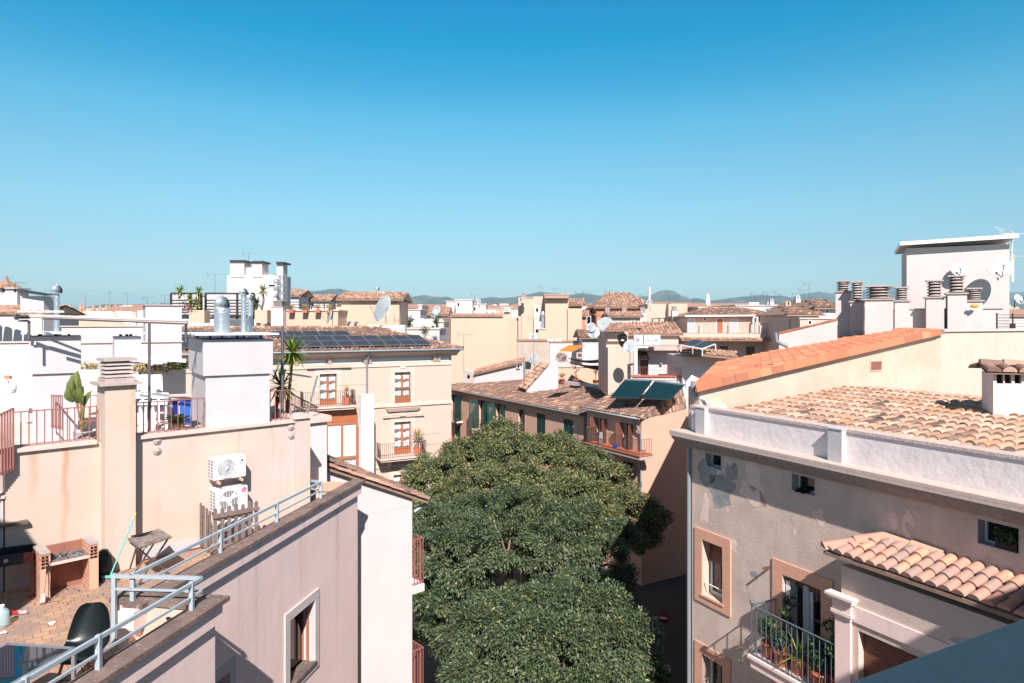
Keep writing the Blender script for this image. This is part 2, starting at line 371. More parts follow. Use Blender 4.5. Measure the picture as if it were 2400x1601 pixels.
    M['dish'] = mat('dish_enamel', (206, 214, 216), 0.45)
    M['dish_old'] = mat('chalky_dish', (216, 208, 204), 0.6, var=0.12, vscale=4)
    M['ac'] = mat('ac_casing', (224, 226, 230), 0.45)
    M['ac_d'] = mat('ac_grille', (128, 122, 124), 0.5)
    M['pink'] = mat('pink_sticker', (222, 66, 120), 0.5)
    M['txt_g'] = mat('grey_print', (92, 104, 112), 0.6)
    M['txt_b'] = mat('blue_print', (40, 130, 200), 0.6)
    M['txt_t'] = mat('teal_print', (60, 176, 170), 0.6)
    M['txt_r'] = mat('red_print', (180, 70, 50), 0.6)
    M['amber'] = mat('amber_plastic', (226, 150, 60), 0.5)
    M['brick'] = mat('hollow_brick', (190, 136, 108), 0.9, var=0.15, vscale=4, bump=0.004, bscale=30)
    M['brick_in'] = mat('red_brick_lining', (148, 98, 82), 0.9, var=0.18, vscale=3)
    M['ash'] = mat('ash', (120, 112, 112), 0.95, var=0.4, vscale=12, speck=0.8, speck_rgb=(24, 24, 26), spscale=14, bump=0.02, bscale=20)
    M['aqua'] = mat('turquoise_plastic', (98, 184, 178), 0.45)
    M['lime'] = mat('lime_plastic', (200, 210, 70), 0.5)
    M['blue'] = mat('blue_plastic', (24, 92, 200), 0.5)
    M['alu'] = mat('brushed_aluminium', (170, 178, 184), 0.35, metal=0.7)
    M['tabletop'] = mat('smoked_glass_top', (10, 34, 44), 0.03, spec=1.0)
    M['red'] = mat('red_cloth', (196, 40, 40), 0.8)
defmats()
def add_stains(m, dirv, lst, rgb):
    """brown run-off stains below the coping: (distance along dirv, half width, top z, length)"""
    n = m.node_tree; L = n.links; b = n.nodes['Principled BSDF']; src = b.inputs['Base Color'].links[0].from_socket
    g = n.nodes.new('ShaderNodeNewGeometry').outputs['Position']; d = n.nodes.new('ShaderNodeVectorMath'); d.operation = 'DOT_PRODUCT'; L.new(g, d.inputs[0]); d.inputs[1].default_value = dirv
    z = n.nodes.new('ShaderNodeSeparateXYZ'); L.new(g, z.inputs[0]); nz = n.nodes.new('ShaderNodeTexNoise'); nz.inputs['Scale'].default_value = 3.0; nz.inputs['Detail'].default_value = 5
    L.new(g, nz.inputs['Vector'])
    def mth(op, a, c):
        q = n.nodes.new('ShaderNodeMath'); q.operation = op
        for i, v in ((0, a), (1, c)):
            if isinstance(v, (int, float)): q.inputs[i].default_value = v
            else: L.new(v, q.inputs[i])
        return q.outputs[0]
    wob = mth('MULTIPLY', mth('SUBTRACT', nz.outputs['Fac'], .5), .16)
    for (u, w, zt, ln, st) in lst:
        r = n.nodes.new('ShaderNodeMapRange'); r.inputs[1].default_value = 0; r.inputs[2].default_value = w; r.inputs[3].default_value = st; r.inputs[4].default_value = 0; r.interpolation_type = 'SMOOTHSTEP'
        L.new(mth('ABSOLUTE', mth('SUBTRACT', mth('ADD', d.outputs['Value'], wob), u), 0), r.inputs[0])
        f = n.nodes.new('ShaderNodeMapRange'); f.inputs[1].default_value = zt - ln; f.inputs[2].default_value = zt; L.new(z.outputs['Z'], f.inputs[0])
        mx = n.nodes.new('ShaderNodeMix'); mx.data_type = 'RGBA'; L.new(mth('MULTIPLY', r.outputs[0], f.outputs[0]), mx.inputs[0]); L.new(src, mx.inputs[6]); mx.inputs[7].default_value = (*s2l(rgb), 1); src = mx.outputs[2]
    L.new(src, b.inputs['Base Color'])
# ================================================================ component builders
def railing(name, label, pts, h, sp=0.12, r=0.012, m='rail_red', rb=None, group=None, low=0.06, th=0.014, posts=False, parent=None, cat='railing'):
    """top and bottom rails following base points, every baluster its own part"""
    pts = [Vector(p) for p in pts]
    root = parent or thing(name, label, cat, pts[0], group)
    up = Vector((0, 0, 1))
    a = MB()
    for i in range(len(pts) - 1): a.bar(pts[i] + up * h, pts[i + 1] + up * h, 0.035, 0.016)
    a.build('top_rail', M[m], root)
    a = MB()
    for i in range(len(pts) - 1): a.bar(pts[i] + up * low, pts[i + 1] + up * low, 0.03, 0.012)
    a.build('bottom_rail', M[m], root)
    me = None; o0 = Vector(root['_w']); cnt = 0
    for i in range(len(pts) - 1):
        d = pts[i + 1] - pts[i]; n = max(1, int(d.length / sp))
        for k in range(n + (1 if i == len(pts) - 2 else 0)):
            p = pts[i] + d * (k / n)
            if cnt >= 95: break
            cnt += 1
            if me is None:
                ob = MB().tube([p + up * (low - 0.05), p + up * h], th / 1.6, 6, cap=False).build('baluster', M[m], root); me = ob.data; p0 = p
            else:
                ob = bpy.data.objects.new('baluster', me); COL.objects.link(ob); ob.parent = root; ob.location = p - p0; ob['_w'] = tuple(o0)
    return root
def dish(label, c, R, az, el, base=None, group=None, m='dish', arm=True, mast_h=0.5, wall=None, three=False):
    """satellite dish: bowl, feed arm, receiver head, mast. az measured from +Y to +X (direction it looks)"""
    c = Vector(c); d = Vector((math.sin(az) * math.cos(el), math.cos(az) * math.cos(el), math.sin(el)))
    root = thing('satellite_dish', label, 'satellite dish', c - Vector((0, 0, mast_h)), group)
    dep = R * 0.22; b = MB()
    prof = [(max(R * k / 7, 1e-4), dep * (k / 7) ** 2) for k in range(8)]
    b.lathe(c, prof, 28, d); b.lathe(c, [(R, dep), (R * 1.015, dep), (R * 1.015, dep - 0.02), (R, dep - 0.025)], 28, d)
    back = [(max(R * k / 7, 1e-4), dep * (k / 7) ** 2 - 0.012) for k in range(8)]
    b.lathe(c, back, 28, d)
    b.build('reflector', M[m], root)
    Mx = d.to_track_quat('Z', 'Y').to_matrix(); dn = (Mx @ Vector((0, 1, 0)));
    if dn.z > 0: dn = -dn
    foc = c + d * R * 1.15 + dn * R * 0.25
    a = MB()
    a.tube([c + d * dep * 0.95 + dn * R * 0.97, foc], 0.012 + R * 0.008, 6)
    if three:
        sd = Mx @ Vector((1, 0, 0))
        a.tube([c + d * dep + sd * R * 0.97, foc], 0.01, 5); a.tube([c + d * dep - sd * R * 0.97, foc], 0.01, 5)
    a.build('feed_arm', M['steel_d'], root)
    MB().lathe(foc, [(0.035, -0.03), (0.045, 0.03), (0.02, 0.05)], 10, -d).build('receiver_head', M['steel_d'], root)
    t = MB(); t.tube([c - d * 0.02, c - d * 0.14, c - d * 0.16 + Vector((0, 0, -mast_h))], 0.022 + R * 0.01, 8)
    if wall is not None: t.tube([c - d * 0.14 + Vector((0, 0, -0.1)), Vector(wall)], 0.02, 6)
    t.build('mast', M['steel_d'], root)
    return root
def antenna(label, base, h, az, L=1.0, n=9, group=None, kind='yagi', m='steel_d'):
    base = Vector(base); root = thing('tv_antenna', label, 'antenna', base, group)
    MB().tube([base, base + Vector((0, 0, h))], 0.02, 6).build('mast', M[m], root)
    t = base + Vector((0, 0, h - 0.08)); d = Vector((math.sin(az), math.cos(az), 0.04)); s = Vector((d.y, -d.x, 0)); b = MB()
    b.tube([t - d * L * 0.35, t + d * L * 0.65], 0.011, 5)
    for k in range(n):
        q = t + d * L * (-0.3 + 0.93 * k / (n - 1)); w = 0.2 - 0.08 * k / n
        b.tube([q - s * w, q + s * w], 0.006, 4)
    for sg in (-1, 1):
        for k in range(3):
            q = t - d * L * 0.33; b.tube([q + s * (0.03) * sg + Vector((0, 0, 0.07 * k * sg)), q - d * 0.03 * k + s * 0.3 + Vector((0, 0, sg * (0.1 + 0.1 * k)))], 0.006, 4)
            b.tube([q + s * (0.03) * sg + Vector((0, 0, 0.07 * k * sg)), q - d * 0.03 * k - s * 0.3 + Vector((0, 0, sg * (0.1 + 0.1 * k)))], 0.006, 4)
    b.build('aerial', M[m], root)
    MB().box(t.x - 0.03, t.x + 0.03, t.y - 0.03, t.y + 0.03, t.z - 0.05, t.z + 0.05).build('amplifier_box', M['amber'], root)
    return root
def louver(label, x, y, z0, z1, w, d, n=5, cap_h=0.5, ang=0.0, group='louvred chimneys', m='white2', slab_ov=0.05, ch=None, name='chimney', rnd=False):
    """rectangular stack with a base slab and a pile of flared concrete louvres"""
    root = thing(name, label, 'chimney', (x, y, z0), group); zt = z1 - cap_h
    fr = Fr((x, y), (math.cos(ang), math.sin(ang)))
    def ring(mb, hw, hd, za, hw2, hd2, zb):
        mb.hexa([fr.pt(-hw, hd, za), fr.pt(hw, hd, za), fr.pt(hw, -hd, za), fr.pt(-hw, -hd, za), fr.pt(-hw2, hd2, zb), fr.pt(hw2, hd2, zb), fr.pt(hw2, -hd2, zb), fr.pt(-hw2, -hd2, zb)])
    b = MB(); ring(b, w / 2, d / 2, z0, w / 2, d / 2, zt - 0.05); b.build('stack', M[m], root, bevel=0.01)
    b = MB(); ring(b, w / 2 + slab_ov, d / 2 + slab_ov, zt - 0.05, w / 2 + slab_ov, d / 2 + slab_ov, zt); b.build('base_slab', M['concrete'], root)
    lw, ld = w / 2 * 0.86, d / 2 * 0.86
    b = MB(); ring(b, lw * 0.7, ld * 0.7, zt, lw * 0.7, ld * 0.7, z1 - 0.03); b.build('flue_core', M['dark'], root)
    st = (cap_h - 0.06) / n
    for k in range(n):
        za = zt + 0.02 + k * st; b = MB()
        if rnd:
            b.lathe((x, y, za), [(lw * 0.78, 0), (lw * 1.08, st * 0.12), (lw * 0.8, st * 0.62), (lw * 0.7, st * 0.62)], 20)
        else:
            ring(b, lw * 1.04, ld * 1.04, za, lw * 0.86, ld * 0.86, za + st * 0.58)
            for sx_ in (-1, 1):
                for sy in (-1, 1):
                    q = fr.pt(sx_ * lw * 0.72, sy * ld * 0.72, 0); b.box(q.x - 0.02, q.x + 0.02, q.y - 0.02, q.y + 0.02, za - st * 0.42, za)
        b.build('louvre', M['concrete'], root)
    b = MB(); ring(b, lw * 1.12, ld * 1.12, z1 - 0.05, lw * 1.12, ld * 1.12, z1); b.build('top_slab', M['concrete'], root)
    return root
def turbine(label, x, y, z0, zn, z1, r, R, group='turbine vents', ribs=True):
    """spiral duct with a spinning onion-shaped vent head"""
    root = thing('turbine_vent', label, 'vent', (x, y, z0), group)
    b = MB(); b.cyl((x, y, z0), r, zn - z0, 28); b.build('duct', M['steel'], root)
    b = MB(); hz = z0 + 0.05; tw = []
    n = int((zn - z0) / 0.13) * 12
    for k in range(n + 1): a = 2 * PI * k / 12; tw.append((x + (r + 0.002) * math.cos(a), y + (r + 0.002) * math.sin(a), hz + (zn - hz - 0.05) * k / n))
    if n > 1: b.tube(tw, 0.005, 4, cap=False)
    b.build('spiral_seam', M['steel'], root)
    b = MB(); hN = (z1 - zn)
    b.lathe((x, y, zn - r * 0.5), [(r * 1.04, 0), (r * 1.12, r * .08), (r * 1.04, r * .16), (r * 1.04, r * .34), (r * 1.14, r * .42), (r * 1.14, r * .5), (R * .92, r * .62), (R * .92, r * .78)], 28)
    b.build('collar', M['steel'], root)
    zb = zn + r * 0.28; h = 1.42 * R; z1 = zb + h; N = 22
    b = MB().lathe((x, y, zb), [(R * 0.8, 0), (R * 0.86, h * .25), (R * .7, h * .6), (R * .3, h * .92), (0.001, h * .96)], 20); b.build('head_core', M['dark'], root)
    b = MB(); S = 9
    for i in range(N):
        vs = []
        for k in range(S + 1):
            t = k / S; ph = t * PI * 0.5; rr = R * max(math.cos(ph), 0) ** 0.8 * (1 - .12 * (1 - t) ** 6); zz = zb + h * math.sin(ph)
            a0 = 2 * PI * i / N + t * 0.85; a1 = a0 + 2 * PI / N * 1.05
            vs += [(x + rr * math.cos(a0), y + rr * math.sin(a0), zz), (x + rr * .88 * math.cos(a1), y + rr * .88 * math.sin(a1), zz)]
        b.add(vs, [[2 * k, 2 * k + 1, 2 * k + 3, 2 * k + 2] for k in range(S)], True)
    b.lathe((x, y, z1 - h * 0.04), [(R * 0.22, 0), (R * 0.16, 0.02), (0.001, 0.04)], 12)
    b.build('fins', M['steel'], root)
    return root
def ac_unit(label, fr, u, z, w=0.8, h=0.55, d=0.3, v0=0.04, style='plain', group='air conditioner units', lod=0, bracket=True):
    root = thing('air_conditioner', label, 'air conditioner', fr.pt(u + w / 2, v0 + d / 2, z), group)
    v1 = v0 + d
    b = MB(); b.fbox(fr, u, u + w, v0, v1, z, z + h); b.build('casing', M['ac'], root, bevel=0.015)
    gr = min(w * 0.31, h * 0.43); gu = u + w * 0.40; gz = z + h * 0.5; c = fr.pt(gu, v1, gz); n3 = Vector((fr.n.x, fr.n.y, 0))
    if style in ('rings', 'fan', 'plain'):
        MB().lathe(c + n3 * 0.001, [(gr, 0), (gr, 0.003)], 28, n3).build('fan_opening', M['ac_d'] if style != 'plain' else M['ac_d'], root)
    b = MB(); b.lathe(c, [(gr * 1.0, 0), (gr * 1.04, 0.012), (gr * 0.97, 0.014), (gr * 0.96, 0.002)], 28, n3)
    if style == 'rings':
        for k in range(1, 6):
            q = gr * (0.2 + 0.15 * k); b.lathe(c, [(q, 0.004), (q + 0.004, 0.013), (q + 0.008, 0.004)], 24, n3)
        b.lathe(c, [(gr * 0.22, 0.004), (gr * 0.2, 0.014), (0.001, 0.015)], 16, n3)
    elif style == 'fan':
        for k in range(-3, 4):
            x_ = k * gr * 0.27; hh = math.sqrt(max(gr * gr - x_ * x_, 0)) * 0.96
            b.fbox(fr, gu + x_ - 0.003, gu + x_ + 0.003, v1 + 0.008, v1 + 0.012, gz - hh, gz + hh)
        b.lathe(c, [(gr * 0.3, 0.005), (gr * 0.26, 0.012), (0.001, 0.013)], 18, n3)
        for k in range(3):
            a = 2 * PI * k / 3 + 0.4
            b.poly([fr.pt(gu + gr * q * math.cos(a + t), v1 + 0.006, gz + gr * q * math.sin(a + t)) for q, t in ((0.25, -0.3), (0.9, -0.1), (0.92, 0.6), (0.26, 0.8))])
    else:
        for k in range(5):
            zz = gz + (k - 2) * gr * 0.38; ww = math.sqrt(max(gr * gr - ((k - 2) * gr * 0.38) ** 2, 0)); b.fbox(fr, gu - ww, gu + ww, v1 + 0.004, v1 + 0.01, zz - 0.008, zz + 0.008)
    b.build('fan_grille', M['ac'], root)
    b = MB(); nn = 6
    for k in range(nn):
        z0 = z + h * (0.1 + 0.14 * k)
        b.fbox(fr, u - 0.003, u + 0.01, v0 + d * .12, v0 + d * .4, z0, z0 + h * 0.09); b.fbox(fr, u - 0.003, u + 0.01, v0 + d * .55, v0 + d * .85, z0, z0 + h * 0.09)
    b.build('side_vents', M['ac_d'], root)
    if bracket:
        b = MB()
        for q in (0.12, 0.82): b.fbox(fr, u + w * q, u + w * q + 0.04, 0.0, v1 + 0.04, z - 0.07, z - 0.03)
        b.build('bracket', M['terra_frame'], root)
        b = MB()
        for q in (0.14, 0.84): b.cyl(fr.pt(u + w * q, v1 - 0.04, z - 0.03), 0.02, 0.03, 8)
        b.build('mounting_feet', M['white_metal'], root)
    return root
def blade(mb, p, d, L, w, droop, seg=4, fold=0.0):
    """a tapering strap leaf from p in direction d"""
    d = Vector(d).normalized(); s = d.cross(Vector((0, 0, 1))); s = s.normalized() if s.length > 0.01 else Vector((1, 0, 0)); pts = []
    q = Vector(p); dd = d.copy()
    for k in range(seg + 1):
        t = k / seg; ww = w * (math.sin(PI * (0.12 + 0.88 * t)) ** 0.8) * 0.5 if k < seg else 0.001
        pts += [q - s * ww, q + s * ww]; dd = (dd + Vector((0, 0, -droop / seg))).normalized(); q = q + dd * L / seg
    mb.add(pts, [[2 * k, 2 * k + 1, 2 * k + 3, 2 * k + 2] for k in range(seg)], False)
def rosette(mb, c, n, L, w, droop=0.5, emin=-0.35, emax=1.4, seg=4):
    for k in range(n):
        a = k * 2.399 + random.uniform(-.2, .2); e = emin + (emax - emin) * (k / n) + random.uniform(-.12, .12)
        l = L * random.uniform(0.75, 1.1)
        blade(mb, Vector(c) + Vector((math.cos(a), math.sin(a), 0)) * 0.02, (math.cos(a) * math.cos(e), math.sin(a) * math.cos(e), math.sin(e)), l, w, droop * random.uniform(.5, 1.3), seg)
def leafball(mb, c, R, n, ls=0.06, sc=(1, 1, 1), shell=0.5):
    for _ in range(n):
        d = Vector((random.gauss(0, 1), random.gauss(0, 1), random.gauss(0, 1))).normalized(); r = R * (shell + (1 - shell) * random.random())
        p = Vector(c) + Vector((d.x * sc[0], d.y * sc[1], d.z * sc[2])) * r
        t = Vector((random.uniform(-1, 1), random.uniform(-1, 1), random.uniform(-.9, .5))).normalized(); s = t.cross(d + Vector((.01, .02, 0))).normalized()
        l = ls * random.uniform(.6, 1.3); mb.poly([p - t * l * .6, p + s * l * .3, p + t * l * .6, p - s * l * .3])
def potted(label, c, ph=0.3, pr=0.16, kind='shrub', h=0.5, group=None, name='potted_plant', potm='pot', leafm='leaf', n=160, R=0.28, ls=0.07, square=False, cat='plant'):
    c = Vector(c); root = thing(name, label, cat, c, group)
    b = MB()
    if square: b.box(c.x - pr, c.x + pr, c.y - pr, c.y + pr, c.z, c.z + ph)
    else: b.lathe(c, [(pr * .72, 0), (pr * .95, ph * .85), (pr * 1.05, ph * .86), (pr * 1.05, ph), (pr * .9, ph), (pr * .88, ph * .9), (0.001, ph * .9)], 18)
    b.build('pot', M[potm], root)
    t = c + Vector((0, 0, ph)); b = MB()
    if kind == 'shrub':
        leafball(b, t + Vector((0, 0, h * .55)), R, n, ls, (1, 1, h / (2 * R)), 0.2); b.build('leaves', M[leafm], root)
        s = MB()
        for k in range(4): s.tube([t - Vector((0, 0, .04)), t + Vector((random.uniform(-.5, .5) * R, random.uniform(-.5, .5) * R, h * .7))], 0.008, 5)
        s.build('stem', M['bark'], root)
    elif kind == 'yucca':
        s = MB().tube([t - Vector((0, 0, .04)), t + Vector((0.01, 0, h * .55))], [0.035, 0.025], 7); s.build('trunk', M['bark'], root)
        rosette(b, t + Vector((0.01, 0, h * .55)), 40, h * .55, 0.045, 0.4); b.build('leaves', M[leafm], root)
    elif kind == 'spider':
        rosette(b, t, 30, h, 0.03, 1.1, 0.1, 1.4, 5); b.build('leaves', M[leafm], root)
    elif kind == 'climber':
        for k in range(9):
            q = t + Vector((random.uniform(-.6, .6) * R, random.uniform(-.6, .6) * R, h * k / 9 + 0.08)); leafball(b, q, R * 0.5 * random.uniform(.6, 1.1), n // 9, ls)
        b.build('leaves', M[leafm], root); MB().tube([t, t + Vector((0, 0, h))], 0.01, 5).build('stem', M['bark'], root)
    return root
def wood_window(parent, fr, h, r=0.15, m='wood', rows=3, cols=2, panel=0.0, glass='glass', curtain=True, shutters=None, sill=False, blind=0.0, louv=True, name='window', bar=0.055, sm=None, lace=False):
    """joinery set back in an opening h=(u0,u1,z0,z1) -> window part with panes, curtains, shutters as sub-parts"""
    u0, u1, z0, z1 = h; f = MB(); v = -r; e = 0.003
    b_ = bar * min(1.0, (u1 - u0) / 0.7)
    f.fbox(fr, u0 + e, u1 - e, v + .005, v + .06, z1 - b_, z1 - e); f.fbox(fr, u0 + e, u1 - e, v + .005, v + .06, z0 + e, z0 + b_)
    for k in range(cols + 1):
        u = u0 + (u1 - u0) * k / cols; a = max(u0 + e, u - b_ / (1 if 0 < k < cols else 1)); bb = min(u1 - e, u + b_)
        f.fbox(fr, a, bb, v + .006, v + .064, z0 + b_, z1 - b_)
    zp = z0 + (z1 - z0) * panel
    if panel > 0:
        f.fbox(fr, u0 + b_, u1 - b_, v + .01, v + .045, z0 + b_, zp)
    for k in range(1, rows):
        z = zp + (z1 - zp) * k / rows
        f.fbox(fr, u0 + b_, u1 - b_, v + .012, v + .052, z - b_ * .4, z + b_ * .4)
    w = f.build(name, M[m], parent)
    g = MB(); g.poly([fr.pt(u0 + e, v + .03, zp), fr.pt(u1 - e, v + .03, zp), fr.pt(u1 - e, v + .03, z1 - e), fr.pt(u0 + e, v + .03, z1 - e)])
    if curtain:
        g.build('pane', M['pane_l'], w)
        cu = MB(); n = 26; S = rows if lace else 1
        for q in range(S):
            za = zp + (z1 - zp) * q / S; zb = zp + (z1 - zp) * (q + 1) / S - b_ * .4; vs = []
            for k in range(n + 1):
                t = k / n; uu = u0 + .02 + (u1 - u0 - .04) * t; vv = v + .012 + .007 * math.sin(t * 40)
                lo = za + ((zb - za) * (0.02 + .05 * abs(math.sin(t * 11 + q))) if not lace else (zb - za) * (.0 if q == 0 and False else .12 + .10 * abs(math.sin(t * 9.4))))
                hi = zb - ((zb - za) * (.18 + .08 * math.sin(t * 12.5)) if (lace and q < S - 1) else 0)
                vs += [fr.pt(uu, vv, lo), fr.pt(uu, vv, hi)]
            cu.add(vs, [[2 * k, 2 * k + 2, 2 * k + 3, 2 * k + 1] for k in range(n)], True)
        cu.build('curtain', M['curtain'], w)
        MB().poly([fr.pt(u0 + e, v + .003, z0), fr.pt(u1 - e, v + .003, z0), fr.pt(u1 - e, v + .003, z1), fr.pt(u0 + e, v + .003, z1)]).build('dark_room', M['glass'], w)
    else: g.build('pane', M[glass], w)
    if blind > 0:
        s = MB(); n = max(4, int((z1 - z0) * blind / .05)); hh = (z1 - z0) * blind / n
        for k in range(n):
            za = z1 - (k + 1) * hh; s.fbox(fr, u0 + e, u1 - e, v + .07, v + .085, za + hh * .12, za + hh)
        s.build('roller_blind', M[sm or 'wood_d'], w)
    if sill:
        MB().fbox(fr, u0 - .04, u1 + .04, v + .065, .05, z0 - .045, z0 - .002).build('sill', M['moulding'] if sill is True else M[sill], w)
    if shutters:
        for sd, ang in shutters:       # ('l'|'r', opening angle)
            shutter(w, fr, u0 if sd == 'l' else u1, z0 + .02, z1 - .02, (u1 - u0) / 2 - .01, ang, sd, sm or 'green')
    return w
def shutter(parent, fr, u, z0, z1, w, ang, side, m, v=0.02, name='shutter', top=None):
    """hinged slatted leaf; ang=0 closed, PI flat on the wall"""
    sg = 1 if side == 'l' else -1
    a3 = Vector((fr.a.x, fr.a.y, 0)) * sg; n3 = Vector((fr.n.x, fr.n.y, 0)); d = a3 * math.cos(ang) + n3 * math.sin(ang); o = fr.pt(u, v, 0); nn = Vector((-d.y, d.x, 0))
    b = MB(); t = 0.02
    def pc(x0, x1, za, zb, th=t):
        p = [o + d * x0 - nn * th, o + d * x1 - nn * th, o + d * x1 + nn * th, o + d * x0 + nn * th]
        b.hexa([q + Vector((0, 0, za)) for q in p] + [q + Vector((0, 0, zb)) for q in p])
    pc(0, .05, z0, z1); pc(w - .05, w, z0, z1); pc(.05, w - .05, z0, z0 + .08); pc(.05, w - .05, z1 - .07, z1); pc(.05, w - .05, (z0 + z1) / 2 - .03, (z0 + z1) / 2 + .03)
    n = max(6, int((z1 - z0) / .075))
    for k in range(n):
        za = z0 + .08 + (z1 - z0 - .15) * k / n; pc(.05, w - .05, za, za + .045, .008)
    return b.build(name, M[m], parent)
def frame_trim(parent, fr, h, w=0.15, proud=0.02, m='terra_frame', bottom=False, name='window_surround', v=0.0, wb=None):
    u0, u1, z0, z1 = h; b = MB(); lo = z0 - (wb or w) if bottom else z0
    b.fbox(fr, u0 - w, u0, v, v + proud, lo, z1 + w); b.fbox(fr, u1, u1 + w, v, v + proud, lo, z1 + w); b.fbox(fr, u0, u1, v, v + proud, z1, z1 + w)
    if bottom: b.fbox(fr, u0, u1, v, v + proud, lo, z0)
    return b.build(name, M[m], parent)
def simple_window(parent, fr, h, r=0.12, frame='white_metal', pane='glass', name='window', shut=None):
    """small far window: recessed pane and a thin frame"""
    u0, u1, z0, z1 = h; b = MB(); t = min(.06, (u1 - u0) * .12); v = -r + .01
    for a in ((u0, u1, z1 - t, z1), (u0, u1, z0, z0 + t), (u0, u0 + t, z0 + t, z1 - t), (u1 - t, u1, z0 + t, z1 - t)): b.fbox(fr, a[0] + .002, a[1] - .002, v, v + .04, a[2] + .002, a[3] - .002)
    w = b.build(name, M[frame], parent)
    if shut:
        q = MB(); n = max(5, int((z1 - z0) / .1))
        q.fbox(fr, u0 + t, u1 - t, v, v + .02, z0 + t, z1 - t)
        for k in range(n): za = z0 + t + (z1 - z0 - 2 * t) * k / n; q.fbox(fr, u0 + t, u1 - t, v + .02, v + .035, za, za + .05)
        q.build('shutter', M[shut], w)
    else:
        MB().poly([fr.pt(u0 + t, v + .01, z0 + t), fr.pt(u1 - t, v + .01, z0 + t), fr.pt(u1 - t, v + .01, z1 - t), fr.pt(u0 + t, v + .01, z1 - t)]).build('pane', M[pane], w)
    return w
# ================================================================ right-hand building
S_ = bpy.data.objects  # shorthand
RF = Fr((4.31, 16.35), (0.46, -0.888))          # weathered street facade, u runs towards the viewer
RU1 = 11.5
def right_building():
    rb = thing('apartment_building', 'weathered grey apartment building with tiled roof behind a white parapet, on the right', 'building', (6, 12, 0))
    holes = {}
    zc = H - 2.95
    # small attic windows
    holes['a1'] = RF.rect(1652, 1059, 1691, 1093); holes['a2'] = RF.rect(1855, 1108, 1911, 1160 - 10); holes['a3'] = RF.rect(2290, 1214, 2390, 1274)
    holes['w1'] = RF.rect(1647, 1264, 1695, 1392); holes['w2'] = RF.rect(1836, 1346, 1926, 1600); holes['w3'] = RF.rect(1647, 1532, 1693, 1700)
    for k in holes:
        a, b, c, d = holes[k]
    holes['w2'] = (holes['w2'][0], holes['w2'][1], holes['w2'][3] - 2.35, holes['w2'][3])
    holes['w3'] = (holes['w1'][0], holes['w1'][1], holes['w3'][3] - 2.3, holes['w3'][3])
    b = MB(); wall_body(b, RF, 0, RU1, 0, H - 2.60, 9.0, list(holes.values()), r=0.32)
    b.build('wall', M['facade'], rb)
    # peeled plaster patches, 3 mm proud of the wall
    def blob(px, py, rx, ry, seedv, lean=0.0, ragged=0.25):
        u, z = RF.u(px), RF.z(px, py); pts = []
        for k in range(22):
            a = 2 * PI * k / 22; q = 1 + ragged * noise.noise(Vector((math.cos(a) * 1.3 + seedv, math.sin(a) * 1.3, seedv * 3.1)))
            pts.append(RF.pt(u + rx * q * math.cos(a) + lean * ry * math.sin(a), 0.001, z + ry * q * math.sin(a)))
        return pts
    lt = mat('bare_plaster_patch', (226, 200, 188), 0.95, var=0.1, vscale=3, bump=0.006, bscale=20)
    gp = mat('cement_patch', (168, 164, 160), 0.95, var=0.2, vscale=3, bump=0.012, bscale=18, rgb2=(134, 140, 140))
    b = MB()
    for (px, py, rx, ry, sd, ln, rg) in ((1765, 1113, .20, .33, 1, -.1, .25), (1765, 1160, .30, .20, 5, -.5, .9), (1788, 1165, .08, .24, 2, -.3, .6), (1922, 1212, .14, .16, 3, -.3, .6), (2093, 1220, .11, .13, 4, -.3, .6), (2131, 1218, .07, .13, 6, -.3, .7), (2125, 1246, .05, .16, 9, -.5, .7), (1653, 1200, .12, .30, 7, .3, 1.1), (2080, 1265, .3, .14, 10, -.3, .9), (1705, 1196, .04, .05, 12, 0, .5), (1862, 1248, .025, .07, 13, 0, .5), (1719, 1280, .08, .12, 14, 0, .7), (1830, 1168, .015, .05, 11, -1, .4)):
        MB().prism(blob(px, py, rx, ry, sd, ln, rg), (RF.n.x * .003, RF.n.y * .003, 0)).build('plaster_patch', lt, rb)
    b = MB()
    for (px, py, rx, ry, sd, ln, rg) in ((1690, 1150, .42, .34, 21, -.2, .8), (1655, 1110, .25, .28, 22, 0, .7), (1712, 1105, .2, .2, 23, 0, .8), (1767, 1345, .09, .08, 24, 0, .4)):
        MB().prism(blob(px, py, rx, ry, sd, ln, rg), (RF.n.x * .002, RF.n.y * .002, 0)).build('cement_patch', gp, rb)
    # cornice with brick-edge course
    b = MB(); b.fbox(RF, -.35, RU1, 0, .40, H - 2.66, H - 2.60); b.fbox(RF, -.35, RU1, 0, .40, H - 2.72, H - 2.665)
    b.build('cornice_course', mat('cornice_brick', (194, 176, 166), .92, var=.15, vscale=6, speck=.4, spscale=12, speck_rgb=(110, 104, 100)), rb)
    b = MB(); prof = [(0, -2.73), (.36, -2.73), (.33, -2.80), (.22, -2.88), (.12, -2.98), (0, -3.0)]
    n = len(prof); vs = [RF.pt(-.33, v, H + z) for v, z in prof] + [RF.pt(RU1, v, H + z) for v, z in prof]
    b.add(vs, [[i, (i + 1) % n, (i + 1) % n + n, i + n] for i in range(n)] + [list(range(n))[::-1], [i + n for i in range(n)]])
    b.build('cornice', mat('cornice_plaster', (150, 142, 138), .92, var=.2, vscale=4, patch=(5, .6, (110, 112, 114)), bump=.008, bscale=20), rb)
    # cornice return round the far corner
    RE = RF.turn(0, 0, 1)     # dummy keeps orientation helpers together
    b = MB(); b.fbox(RF, -.35, -.002, -2.5, -.002, H - 2.72, H - 2.604); b.fbox(RF, -.33, -.002, -2.5, -.002, H - 2.95, H - 2.725); b.build('cornice_return', M['concrete'], rb)
    # parapet, its pilasters and cap
    b = MB(); b.fbox(RF, .0, RU1, -.22, .02, H - 2.598, H - 2.04); b.fbox(RF, 0.0, .22, -.9, -.221, H - 2.598, H - 2.02)
